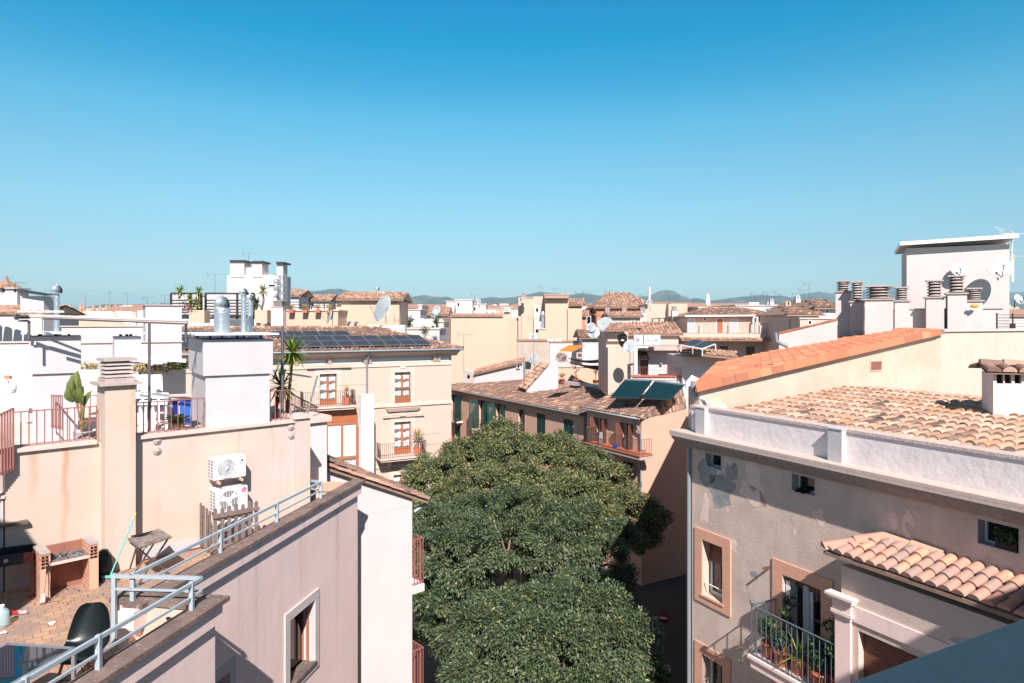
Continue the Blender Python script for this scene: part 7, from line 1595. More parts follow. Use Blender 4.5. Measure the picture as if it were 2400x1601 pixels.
        b.add(vs, [[i * (n + 1) + j, (i + 1) * (n + 1) + j, (i + 1) * (n + 1) + j + 1, i * (n + 1) + j + 1] for i in range(n) for j in range(n)], True); o = b.build('shade_sail', M['sail']); so = o.modifiers.new('t', 'SOLIDIFY'); so.thickness = .02; tag(o, lb, 'shade sail', 'shade sails')
    for (x, y, h_, k, lb) in ((1350, 895, 1.6, 'climber', 'tall dry climber in a terracotta pot under the sails'), (1396, 895, 1.2, 'yucca', 'straw coloured yucca in a pot under the sails'), (1318, 893, .7, 'shrub', 'low shrub at the left of the sheltered roof terrace')): potted(lb, P(x, y + 4, 65.3), ph=.35, pr=.3, kind=k, h=h_, R=.4, n=120, ls=.14, leafm='dryleaf', group='pots on the sheltered terrace')
    q = thing('dry_bush', 'large tangle of dry brown climber left of the orange awning', 'plant', P(1315, 855, 65.5)); b = MB(); leafball(b, P(1316, 838, 65.9), .65, 500, .13, (1, .5, .9)); b.build('leaves', mat('dry_tangle', (150, 116, 100), .9, isl_cols=[(1, (160, 126, 108)), (1, (124, 96, 86)), (1, (182, 150, 130))]), q)
    t, f = house('white house with pale blue shutters behind the orange awning', 1365, 1424, 792, 70.8, 6, 'white', roof=True, rise=.8, tm='tile_brown', yb=925, wins=((1377, 1387, 818, 838, {'shut': 'fabric_w'}), (1390, 1400, 818, 838, {'shut': 'fabric_w'}), (1353, 1364, 828, 838, {'shut': 'wood_d'})))
    # --- pink tower and terrace house to the right of it
    t, f = house('pinkish rendered tower in front of the dishes', 1421, 1472, 778, 54, 5, 'sand', cap=None, yb=925); blk(t, 1424, 1464, 774, 800, 53.7, 2.2, 'sand', 'chimney_head'); f3 = Fr(P(1424, 0, 53.6).xy, (1, 0)); A, B = P(1420, 774, 53), P(1470, 774, 53); b = MB(); slab(b, [A, B, B + V(-.4, 1.5, .5), A + V(.5, 1.5, .5)], .1); tiles(b, [A, B, B + V(-.4, 1.5, .5), A + V(.5, 1.5, .5)], A, B, sp=.24, rl=.4, seg=4, r=.11, lift=.04); b.build('tile_cap', M['tile_tan'], t)
    for x in (1440, 1448.5, 1457): win(t, f3, x, x + 4, 775.5, 780, 'dark')
    t, f = house('pink terrace house with a brown shuttered door behind the collectors', 1471, 1660, 822, 57, 6, 'pinkw', cap=None, yb=925)
    blk(t, 1470, 1642, 812, 821.5, 55.6, 5, 'grey_wall', 'roof_slab'); win(t, f, 1500, 1520, 843, 886, shut='wood_d'); 
    A, B = P(1496, 840, 55.8), P(1523, 841, 55.8); b = MB(); tiles(b, [A, B, B + V(0, 1.3, .5), A + V(0, 1.3, .5)], A, B, sp=.24, rl=.4, seg=4, r=.11, lift=.04); slab(b, [A, B, B + V(0, 1.3, .5), A + V(0, 1.3, .5)], .06); b.build('door_canopy', M['tile_brown'], t)
    blk(t, 1484, 1640, 884, 930, 50.5, .25, 'pinkw', 'terrace_parapet', cap='pot'); MB().lathe(P(1549, 853, 56.9), [(.11, 0), (.12, .12), (.001, .13)], 14, (0, -1, 0)).build('round_lamp', M['ac_d'], t)
    railing('terrace_railing', 'thin brown railing along the pink terrace house', [P(1484, 884, 50.2), P(1640, 888, 50.2)], .78, .17, m='rail_red', th=.02)
    blk(t, 1425, 1485, 815, 930, 52.5, 3, 'sand', 'front_block')
    b = MB(); q = thing('white_pipes', 'pair of tall white pipes with a side arm behind the tower dish', 'pipe', P(1490, 880, 51)); [MB().tube([P(x, 886, 51), P(x, 815, 51)], .07, 8).build('pipe', M['white_metal'], q) for x in (1488, 1492)]; MB().tube([P(1492, 815, 51), P(1519, 814, 51)], .06, 8).build('side_arm', M['white_metal'], q)
    dish('large pale dish in front of the pink tower', P(1476, 813, 50), .46, PI + .3, .35, mast_h=2.2, group='dishes in the centre')
    for k, (x, w_, st) in enumerate(((1484, 20, 'plain'), (1507, 20, 'fan'), (1529, 16, 'plain'))): fx = Fr(P(x, 0, 54.5).xy, (1, 0)); ac_unit('%s of the three air conditioners on the pink house roof' % ('leftmost', 'middle', 'rightmost')[k], fx, 0, hz(808, 54.5), w_ / F * 54.5, .78, .4, 0, style=st, group='air conditioners on the pink house', bracket=False)
    q = MB()
    for k in range(9): q.tube([P(1459, 800, 52.5) + V(.38 * math.cos(a) * (.6 + .05 * k), .1 * math.sin(a * 2 + k), .32 * math.sin(a) + .05 * k - .1) for a in [j * .6 for j in range(11)]], .03, 4)
    tag(q.build('cable_coil', M['rubber']), 'tangled black cable coil beside the three air conditioners', 'cable')
    for (x, y, r, lb) in ((1386, 768, .42, 'round grey dish left of the largest centre dish'), (1420, 761, .62, 'largest round dish in the centre rooftops'), (1392, 780, .5, 'dish low down with pale feed above the tiled chimney'), (1409, 757, .35, 'half hidden dish behind the largest centre dish'), (1443, 761, .3, 'small dish beside the tiled pink chimney'), (1251, 842, .5, 'half round dish near the dormer'), (1522, 709, .3, 'tiny white dish on the far right of centre')): dish(lb, P(x, y, 66 if y > 800 else 57 if y > 760 else 62), r, PI + .5 + random.uniform(-.3, .3), .35, group='dishes in the centre', mast_h=.8)
    for (x, yb, yt, az, lb) in ((1430, 800, 696, 1.4, 'tall tv antenna mast through the centre dishes'), (1395, 800, 735, 1.6, 'shorter antenna mast beside the centre dishes'), (1362, 722, 685, 1.4, 'thin lattice antenna left of the rust coloured house'), (1490, 735, 706, 1.5, 'small antenna in front of the rust coloured house'), (1087, 870, 782, 1.2, 'leaning tv antenna against the ochre wall'), (1251, 850, 745, 1.3, 'antenna mast in front of the bare grey render')): antenna(lb, P(x, yb, 59), hz(yt, 59) - hz(yb, 59), az, 1.5, 9, group='aerials in the centre')
    # --- rust coloured house with wide tiled roof
    t, f = house('rust red walled house with a wide brown hipped roof on the skyline', 1398, 1524, 721, 84, 9, 'rust_wall', roof=True, rise=1.9, hip=2.2, tm='tile_tan', wins=((1414, 1424, 735, 757), (1376, 1384, 742, 760)))
    for k, (x0, x1) in enumerate(((1417, 1429), (1456, 1469), (1499, 1511))): lch('%s slatted chimney before the rust red house' % ('left', 'middle', 'right')[k], x0, x1, 720, 731, 765, 78, 4, 'white')
    t, f = house('white cottage with a lean roof in front of the rust red house', 1432, 1500, 742, 76, 5, 'white2', roof=True, rise=.6, wins=((1480, 1486, 745, 762, {'shut': 'moulding'}),)); t, f = house('house with green shuttered window left of the rust red house', 1364, 1405, 741, 86, 5, 'rust_wall', roof=True, rise=.8, wins=((1373, 1383, 745, 760, {'shut': 'green'}),))
    t, f = house('small orange brown house with a tiled hip roof behind the ochre building', 1336, 1364, 716, 97, 5, 'rust_wall', roof=True, rise=.9)
    t, f = house('cream block with slotted walls right of the rust red house', 1512, 1610, 713, 80, 7, 'sand', cap=None); blk(t, 1567, 1611, 712, 800, 79, 5, 'ochre', 'wing')
    tag(MB().cyl(P(1522, 703, 79), .17, hz(673, 79) - hz(703, 79), 12).build('white_flue', M['white']), 'slim tall white flue pipe on the centre skyline', 'flue'); q = thing('black_pergola', 'black iron roof frame right of the rust red house', 'pergola', P(1560, 768, 70)); b = MB()
    for (a, c) in (((1529, 768), (1529, 747)), ((1545, 768), (1545, 747)), ((1558, 768), (1558, 746)), ((1573, 768), (1573, 744)), ((1586, 768), (1586, 750))): MB().bar(P(*a, 70), P(*c, 70), .12).build('post', M['rail_dark'], q)
    for y0, y1 in ((747, 744), (757, 757), (767, 767)): b.bar(P(1529, y0, 70), P(1588, y1, 70), .09)
    b.build('rails', M['rail_dark'], q); lch('slatted white chimney beside the black roof frame', 1574, 1587, 718, 727, 760, 76, 4)
    t, f = house('long tiled roof house below the black roof frame', 1465, 1590, 784, 64, 5, 'sand', roof=True, rise=1.0, tm='tile_tan')
    # --- long cream terrace house
    t, f = house('long cream house with white doors opening on a railed terrace', 1611, 1830, 742, 71, 8, 'sand', roof=True, rise=.95, hip=3.5, tm='tile_brown', wins=((1613, 1627, 747, 781, {'shut': 'white'}), (1680, 1694, 747, 781, {'shut': 'wood'}), (1713, 1728, 747, 781, {'shut': 'white'}), (1792, 1797, 745, 765), (1650, 1654, 745, 751, {'m': 'dark'})))
    MB().tube([P(1606, 741, 70.4), P(1772, 740, 70.4), P(1838, 742, 70.4)], .1, 6).build('gutter', M['white_metal'], t); MB().tube([P(1773, 741, 70.3), P(1766, 746, 70.3), P(1765, 780, 70.3)], .1, 6).build('drain_pipe', M['white_metal'], t); MB().tube([P(1775, 741, 70.3), P(1774, 780, 70.3)], .1, 6).build('drain_pipe', M['white_metal'], t)
    t, f = house('lower storey with two brown shuttered windows under the railed terrace', 1580, 1850, 800, 66, 10, 'sand', cap=None, wins=((1686, 1706, 811, 826, {'shut': 'wood_d', 'trim': 'white'}), (1748, 1769, 812, 832, {'shut': 'wood_d', 'trim': 'white'})))
    blk(t, 1578, 1825, 782, 793, 65, 9, 'sand', 'terrace_parapet'); b = MB(); A, B = P(1560, 797, 64.2), P(1845, 798, 64.2); slab(b, [A, B, B + V(0, 1, .2), A + V(0, 1, .2)], .08); tiles(b, [A, B, B + V(0, 1, .2), A + V(0, 1, .2)], A, B, sp=.3, rl=.5, seg=3, r=.14, lift=.04); b.build('tile_strip', M['tile_tan'], t)
    for k, x in enumerate((1643, 1711, 1784, 1815)): blk(t, x - 3.5, x + 3.5, 763, 782.5, 65, .3, 'sand', 'balustrade_pier')
    railing('terrace_railing', 'long thin iron railing between cream piers on the railed terrace', [P(1560, 782, 65.1), P(1820, 782, 65.1)], 1.0, .12, m='rail_dark', th=.02)
    q = thing('parasol', 'closed white parasol standing on the far roof terrace', 'parasol', P(1660, 722, 78)); MB().tube([P(1660, 724, 78), P(1660, 700, 78)], .05, 6).build('pole', M['white_metal'], q); MB().lathe(P(1659, 718, 78), [(.05, 0), (.32, .1), (.26, .7), (.16, 1.1), (.18, 1.15), (.13, 1.35), (.001, 1.45)], 12).build('folded_canopy', M['fabric_w'], q)
    t, f = house('cream block with a flat terrace carrying the closed parasol', 1637, 1726, 722, 76.5, 8, 'sand'); t, f = house('white flat block right of the closed parasol', 1724, 1826, 717, 80, 8, 'white', cap='cope_l', wins=())
    for (x, yt, yb, w_, Y, lb) in ((1846, 704, 766, 15, 66, 'tall tapered cream chimney with an arched top'), (1869, 694, 722, 12, 74, 'white chimney with a rounded hood beside the tapered one'), (1808, 702, 716, 9, 76, 'small white round topped chimney on the flat block'), (1799, 707, 716, 5, 76.3, 'smallest round topped chimney on the flat block')):
        c = P(x, yb, Y); q = thing('hooded_chimney', lb, 'chimney', c, 'round hooded chimneys'); w = w_ / F * Y; hh = hz(yt, Y) - hz(yb, Y); b = MB(); b.hexa([c + V(-w * .6, w * .5, 0), c + V(w * .6, w * .5, 0), c + V(w * .6, -w * .5, 0), c + V(-w * .6, -w * .5, 0), c + V(-w * .42, w * .35, hh * .85), c + V(w * .42, w * .35, hh * .85), c + V(w * .42, -w * .35, hh * .85), c + V(-w * .42, -w * .35, hh * .85)]); b.build('stack', M['sand' if x == 1846 else 'white'], q)
        MB().prism([c + V(w * .42 * math.cos(a), -w * .35, hh * .851 + w * .5 * math.sin(a)) for a in [PI * k / 10 for k in range(11)]], (0, w * .7, 0)).build('hood', M['sand' if x == 1846 else 'white'], q); MB().box(c.x - w * .12, c.x + w * .12, c.y - w * .36, c.y - w * .355, c.z + hh * .82, c.z + hh * .95).build('smoke_hole', M['dark'], q)
    q = thing('column_chimney', 'round column chimney with a flared cap on the railed terrace', 'chimney', P(1801, 782, 66)); c = P(1801, 782, 66); MB().lathe(c, [(.2, 0), (.17, 1.9)], 14).build('shaft', M['sand'], q); MB().lathe(c + V(0, 0, 1.9), [(.1, 0), (.12, .3), (.3, .42), (.3, .47)], 14).build('flared_cap', M['concrete'], q)
    for (x0, x1, yt, Y, m, lb, rf) in ((1850, 1920, 738, 60, 'sand', 'cream house behind the tapered chimney', 1), (1868, 1912, 722, 72, 'white', 'white house with a small tiled roof behind the hooded chimney', 1), (1915, 1975, 722, 62, 'pinkw', 'pale house with a slanting brown roof left of the stacks', 1), (1875, 1960, 748, 58, 'sand', 'low cream wall with a grey canopy left of the stacks', 0)): house(lb, x0, x1, yt, Y, 7, m, roof=rf, rise=.8, hip=.9 if rf else 0, tm='tile_brown', wins=((x0 + 20, x0 + 26, yt + 4, yt + 12),))
    for (x, y, az, lb) in ((1798, 712, 1.4, 'tv antenna with amber boxes above the hooded chimneys'), (1770, 716, 1.5, 'tv antenna left of the round topped chimneys'), (1884, 706, 1.4, 'tv antenna right of the white hooded chimney'), (1828, 714, 1.6, 'low tv antenna over the flat block')): antenna(lb, P(x, y + 4, 75), 1.5, az, 1.4, 8, group='aerials to the right')
    # small tiled roof with two panels, left of the orange roof
    t = thing('tiled_annex', 'low pink annex with a tiled roof and two solar panels left of the orange roof', 'building', P(1650, 1, 50)); t.location.z = 0; t['_w'] = tuple(t.location); blk(t, 1600, 1712, 836, 0, 50, 5, 'pinkw', 'wall', ground=True)
    A, B, C, D = P(1590, 825, 49), P(1725, 838, 47.5), P(1725, 830, 52), P(1590, 808, 53.5); b = MB(); slab(b, [A, B, C, D], .15); r_ = b.build('roof', M['mortar'], t); b = MB(); tiles(b, [A, B, C, D], A, B, sp=.28, rl=.45, seg=4, r=.12, lift=.04); b.build('roof_tiles', M['tile_tan'], r_)
    sa = thing('solar_array', 'tilted pair of solar panels on the tiled annex left of the orange roof', 'solar panels', P(1640, 810, 49))
    for k, q in enumerate((((1596, 808, 48.5), (1623, 813, 47.8), (1650, 801, 50), (1626, 796, 50.7)), ((1623.5, 813, 47.8), (1646, 817, 47.2), (1677, 806, 49.4), (1650.5, 801, 50)))): p = [P(*a) for a in q]; o = MB().prism(p, (0, 0, -.05)).build('solar_panel', M['white_metal'], sa); c = sum(p, Vector()) / 4; MB().poly([c + (x - c) * .93 + V(0, 0, .05) for x in p]).build('cells', M['solar'], o); b = MB(); [b.bar(x - V(0, 0, .05), x - V(0, 0, .5), .05) for x in p]; b.build('stand', M['white_metal'], o)
    # --- white jumble between cream house and ochre building
    for (x0, x1, yt, Y, m, rf, lb) in ((935, 985, 727, 78, 'white', 0, 'white block right of the big dish'), (981, 989, 716, 80, 'white', 0, 'slim white chimney block right of the big dish'), (985, 1045, 738, 84, 'white2', 1, 'white house with a brown tiled roof left of the ochre building'), (936, 1040, 755, 70, 'white2', 0, 'low white terrace wall left of the ochre building'), (1046, 1068, 707, 90, 'white2', 0, 'pale grey stair block above the ochre building'), (1068, 1107, 704, 88, 'pinkw', 0, 'white stepped tower above the ochre building'), (1106, 1139, 714, 92, 'white', 0, 'white cube with a little dish above the ochre building'), (1139, 1175, 726, 95, 'sand', 0, 'low cream house above the ochre wall'), (1176, 1200, 722, 85, 'ochre', 0, 'small ochre block with an air conditioner'), (940, 1030, 772, 60, 'white2', 0, 'white walled roof garden below the white canopy'), (670, 700, 694, 95, 'white', 1, 'white house with a small pitched roof right of the spiral stair'), (727, 770, 705, 100, 'pinkw', 1, 'pale gable behind the terrace planters')):
        house(lb, x0, x1, yt, Y, 6, m, roof=rf, rise=1.0, wins=((x0 + 4, x0 + 9, yt + 6, yt + 14),) if x1 - x0 > 25 else ())
    q = thing('canopy', 'white peaked garden canopy in the white roof garden', 'canopy', P(990, 775, 62)); b = MB(); ap = P(990, 746, 62); rg = [P(964, 754, 60.5), P(1020, 758, 60.5), P(1018, 756, 63.5), P(966, 752, 63.5)]
    for i in range(4): b.poly([rg[i], rg[(i + 1) % 4], ap])
    for i in range(4): b.prism([rg[i], rg[(i + 1) % 4], rg[(i + 1) % 4] - V(0, 0, .2), rg[i] - V(0, 0, .2)], (0, .02, 0))
    b.build('fabric', M['fabric_w'], q); [MB().bar(p, p - V(0, 0, 1.5), .06).build('pole', M['white_metal'], q) for p in rg]
    for (x, y, s, lb) in ((961, 752, .7, 'slim climber left of the garden canopy'), (996, 780, 1.0, 'green shrub in the white roof garden'), (1022, 752, .7, 'tall climber right of the garden canopy'), (947, 765, .4, 'small shrub right of the cooling cabinets')): c = P(x, y + 12, 58); q = thing('garden_shrub', lb, 'plant', c, 'shrubs in the white roof garden'); b = MB(); leafball(b, c + V(0, 0, s * .6), s * .6, 260, .12, (.9, .6, 1.4 if s == .7 else 1), .2); b.build('leaves', M['leaf'], q); MB().tube([c, c + V(0, 0, s)], .04, 5).build('stem', M['bark'], q)
    for (x, y, r, lb) in ((1024, 728, .5, 'upper dish left of the ochre building'), (1020, 738, .42, 'lower dish left of the ochre building'), (1121, 708, .35, 'little dish on the white cube')): dish(lb, P(x, y, 68), r, PI + .6, .3, group='dishes left of the ochre building', mast_h=.7)
    for k, (x, y) in enumerate(((1135, 734), (1149, 734), (1182, 727))): fx = Fr(P(x, 0, 85).xy, (1, 0)); ac_unit('%s far air conditioner over the ochre wall' % ('left', 'middle', 'right')[k], fx, 0, hz(y + 4, 85), .7, .55, .35, 0, group='far air conditioners over the ochre wall', bracket=False)
    antenna('tangled antenna above the white houses', P(1032, 730, 75), 1.4, 1.2, 1.8, 8)
    # --- cathedral with pinnacles, far left
    t = thing('cathedral', 'long sandstone cathedral roof with a row of crocketed pinnacles', 'church', P(220, 1, 170)); t.location.z = 0; t['_w'] = tuple(t.location); f = blk(t, 98, 330, 727, 0, 172, 18, 'sandstone', 'nave', ground=True); blk(t, 98, 200, 731, 0, 168, 3, 'sandstone', 'aisle', ground=True)
    for x, yt in ((114, 711), (122, 707), (155, 711), (165, 707), (189, 707), (195, 711), (219, 707), (235, 711), (250, 708), (257, 711), (269, 708), (273, 711)):
        c = P(x, 732, 166 if yt < 710 else 176); hh = (732 - yt) / F * c.y; b = MB(); b.lathe(c - V(0, 0, 1.5), [(.42, 0), (.42, 1.5 + hh * .3), (.55, 1.5 + hh * .32), (.32, 1.5 + hh * .4), (.12, 1.5 + hh * .78), (.24, 1.5 + hh * .82), (.1, 1.5 + hh * .87), (.16, 1.5 + hh * .93), (.001, 1.5 + hh)], 8, smooth=False)
        for k in range(4):
            for j in range(4): q = c + V(.26 * (1 - k * .2) * math.cos(j * PI / 2), .26 * (1 - k * .2) * math.sin(j * PI / 2), hh * (.45 + .09 * k)); b.box(q.x - .08, q.x + .08, q.y - .08, q.y + .08, q.z, q.z + .12)
        b.build('pinnacle', M['sandstone'], t)
    for (x0, x1, yt, Y, m, rf, lb) in ((185, 320, 731, 90, 'ochre', 0, 'ochre terrace wall with white fabric under the pinnacles'), (-60, 100, 735, 60, 'white2', 1, 'white house with curled eave tiles at the left edge'), (322, 345, 728, 70, 'beige', 0, 'small slatted block left of the white rooftop block'), (-10, 40, 678, 62, 'white', 0, 'octagonal looking white turret under a tan cone roof'), (48, 102, 694, 50, 'pinkw', 0, 'pale pink block under a slanted black panel')): 
        tt, f = house(lb, x0, x1, yt, Y, 1.5 if x1 < 110 and x0 > -20 else 5, m, roof=rf, rise=.8, cap=None)
        if x0 == -10: MB().lathe(P(15, 676, 62.9), [(1.35, 0), (.9, .28), (.35, .62), (.12, .75), (.16, .95), (.06, 1.15), (.001, 1.25)], 16).build('roof', M['tile_tan'], tt); MB().box(P(-12, 0, 61.9).x, P(42, 0, 61.9).x, 61.8, 63.7, hz(677, 62), hz(674.5, 62)).build('cornice', M['white'], tt); [MB().lathe(P(x, 681, 61.95), [(.13, 0), (.13, .02), (.001, .02)], 10, (0, -1, 0)).build('round_vent', M['rail_dark'], tt) for x in (8, 35)]
    tag(MB().prism([P(42, 682, 49.5), P(106, 692, 49.5), P(106, 693.5, 49.5), P(42, 683.5, 49.5)], (0, 1.0, .1)).build('slanted_panel', M['rail_dark']), 'thin black panel slanting over the pale pink block', 'panel')
    for x in (53, 57, 91, 96): pass
    b = MB(); tag(MB().prism([P(200, 730, 80), P(262, 730, 80), P(268, 745, 79), P(215, 752, 79)], (0, .1, 0)).build('white_tarpaulin', M['fabric_w']), 'white tarpaulin stretched over the ochre terrace, left half', 'tarpaulin'); tag(MB().prism([P(270, 729, 80), P(309, 731, 80), P(318, 762, 79), P(290, 757, 79)], (0, .1, 0)).build('white_tarpaulin', M['fabric_w']), 'white tarpaulin stretched over the ochre terrace, right half', 'tarpaulin')
    for (x, y, lb) in ((35, 662, 'dark bladed antenna at the top left beside the tan cone roof'), (5, 668, 'dark antenna at the left edge before the white turret')): antenna(lb, P(x, y + 20, 40), .55, 1.2, .9, 6, m='rail_dark')
    rg = random.Random(5); sn = set()
    for k in range(26):
        x = rg.uniform(660, 2000) if k % 4 else rg.uniform(100, 420); Y = rg.uniform(80, 130); lb = 'faint %s aerial on the far skyline %s' % (('thin', 'tall', 'leaning', 'low', 'slender', 'small')[k % 6], where(x))
        if lb in sn: continue
        sn.add(lb); antenna(lb, P(x, rg.uniform(722, 735), Y), rg.uniform(1.8, 3.4), rg.uniform(.8, 2.2), 1.6, 7, group='aerials on the far skyline')
    # --- fill of faraway houses
    rg = random.Random(11)
    seen = set()
    for k in range(170):
        Y = rg.uniform(100, 420); x = rg.uniform(-50, 2400) if k % 3 else rg.uniform(640, 1950); w = rg.uniform(8, 18); yt = rg.uniform(716, 742) + (8 if Y < 150 else 0); m = rg.choice(['white', 'white2', 'pinkw', 'sand', 'ochre', 'sand', 'white']); rf = rg.random() < .5; x1 = x + w / Y * F
        nm = {'white': 'white', 'white2': 'chalky white', 'pinkw': 'pale pink', 'sand': 'sand coloured', 'ochre': 'ochre'}[m]; c = P(x, 1, Y)
        lb = '%s %s house with %s roof %s' % ('nearer' if Y < 180 else 'distant' if Y < 300 else 'farthest', nm, 'tiled' if rf else 'flat', where((x + x1) / 2))
        if lb in seen: continue
        seen.add(lb); t = thing('distant_house', lb, 'building', (c.x, Y, 0), 'faraway houses'); zt = hz(yt, Y); f = Fr((c.x, Y), (math.cos(rg.uniform(-.4, .4)), math.sin(rg.uniform(-.4, .4)))); MB().fbox(f, 0, w, -9, 0, 0, zt).build('wall', M[m], t)
        if rf: e = .4; MB().add([f.pt(-e, e, zt), f.pt(w + e, e, zt), f.pt(w + e, -9 - e, zt), f.pt(-e, -9 - e, zt), f.pt(-e, -4.5, zt + 1.3), f.pt(w + e, -4.5, zt + 1.3)], [[0, 1, 5, 4], [1, 2, 5], [2, 3, 4, 5], [3, 0, 4], [3, 2, 1, 0]]).build('roof', M['tile_tan'], t)
        else: MB().fbox(f, w * .6, w * .8, -5, -3, zt, zt + 1.0).build('roof_hut', M[m], t)
        for j in range(int(w / 3)): MB().fbox(f, 1 + j * 3, 2 + j * 3, .01, .04, zt - 2.6, zt - 1.1).build('window', M['glass' if j % 2 else 'wood_d'], t)
back()
# ================================================================ ground, hills and air
def land():
    g = mat('street_asphalt', (72, 70, 68), .9, var=.15, vscale=.4, speck=.3, spscale=6); gg = MB().poly([(-16000, -3000, 0), (16000, -3000, 0), (16000, 16000, 0), (-16000, 16000, 0)]).build('ground', mat('dry_ground', (120, 112, 96), .95, var=.3, vscale=.01, rgb2=(84, 92, 66))); tag(gg, kind='structure')
    tag(MB().poly([(-14, 14, .004), (16, 14, .004), (16, 75, .004), (-14, 75, .004)]).build('street', g), kind='structure')
    hm = mat('wooded_hills', (58, 74, 62), .95, rgb2=(104, 106, 88), vscale=.006, var=.5, bump=6, bscale=.02, patch=(.006, .66, (150, 140, 118)))
    def hill(name, prof, Y, depth, x0, x1, seed):
        nx = int((x1 - x0) / 3); ny = 26; vs = []
        xs = [p[0] for p in prof]; ys = [p[1] - 3 for p in prof]
        for j in range(ny + 1):
            t = j / ny; Yj = Y - depth * (1 - t) if t <= 1 else Y
            for i in range(nx + 1):
                x = x0 + (x1 - x0) * i / nx; y = np.interp(x, xs, ys); X = (x - CX) / F * Y; top = (HY - y) / F * Y + H
                q = Vector((X * .004 + seed, Yj * .004, 0)); s = t ** .8; h = top * s + 55 * noise.fractal(q, 1, 2, 5) * math.sin(PI * min(t, 1)) * .9 + (4 * noise.noise(Vector((X * .05, Yj * .05, seed)))) * s
                vs.append((X, Yj, max(h, -2) if t < 1 else top + 3 * noise.noise(Vector((X * .03, 0, seed)))))
        m = nx + 1; fs = [[j * m + i, j * m + i + 1, (j + 1) * m + i + 1, (j + 1) * m + i] for j in range(ny) for i in range(nx)]
        k0 = ny * m; b = MB(); b.add(vs, fs, True); bk = [(v[0], v[1] + 900, -5) for v in vs[k0:]]; b.add(list(vs[k0:]) + bk, [[i, i + 1, i + 1 + m, i + m] for i in range(nx)], True)
        tag(b.build(name, hm), kind='structure')
    near = [(240, 745), (275, 720), (300, 717), (345, 715), (420, 716), (560, 705), (640, 688), (665, 680), (700, 680), (735, 686), (770, 681), (800, 680), (830, 688), (870, 693), (900, 700), (940, 701), (965, 699), (985, 696), (1000, 695), (1015, 699), (1050, 699), (1070, 706), (1100, 709), (1125, 703), (1150, 699), (1170, 701), (1200, 700), (1235, 694), (1265, 687), (1300, 690), (1335, 694), (1362, 690), (1400, 695), (1420, 698), (1460, 697), (1500, 698), (1545, 697), (1600, 705), (1650, 709), (1680, 706), (1740, 698), (1790, 694), (1820, 698), (1845, 706), (1900, 706), (2000, 705), (2100, 700), (2400, 704), (2600, 700)]
    hill('hills', near, 6000, 2200, 240, 2600, 3.1)
    far_ = [(1450, 712), (1525, 696), (1545, 685), (1560, 682), (1575, 684), (1590, 695), (1610, 704), (1660, 712), (1780, 712), (1850, 702), (1880, 692), (1920, 687), (1950, 691), (2000, 687), (2060, 678), (2090, 676), (2130, 680), (2250, 690), (2400, 688), (2600, 684)]
    hill('mountains', far_, 8200, 1900, 1450, 2600, 9.7)
    hz_ = bpy.data.materials.new('air_haze'); hz_.use_nodes = True; n = hz_.node_tree; n.nodes.remove(n.nodes['Principled BSDF']); pv = n.nodes.new('ShaderNodeVolumePrincipled'); pv.inputs['Color'].default_value = (.42, .68, .86, 1); pv.inputs['Density'].default_value = 8.0e-5; pv.inputs['Anisotropy'].default_value = 0; n.links.new(pv.outputs[0], n.nodes['Material Output'].inputs['Volume'])
    h = MB().box(-15900, 15900, -2900, 15900, -8, 480).build('haze', hz_); tag(h, kind='stuff')
land()
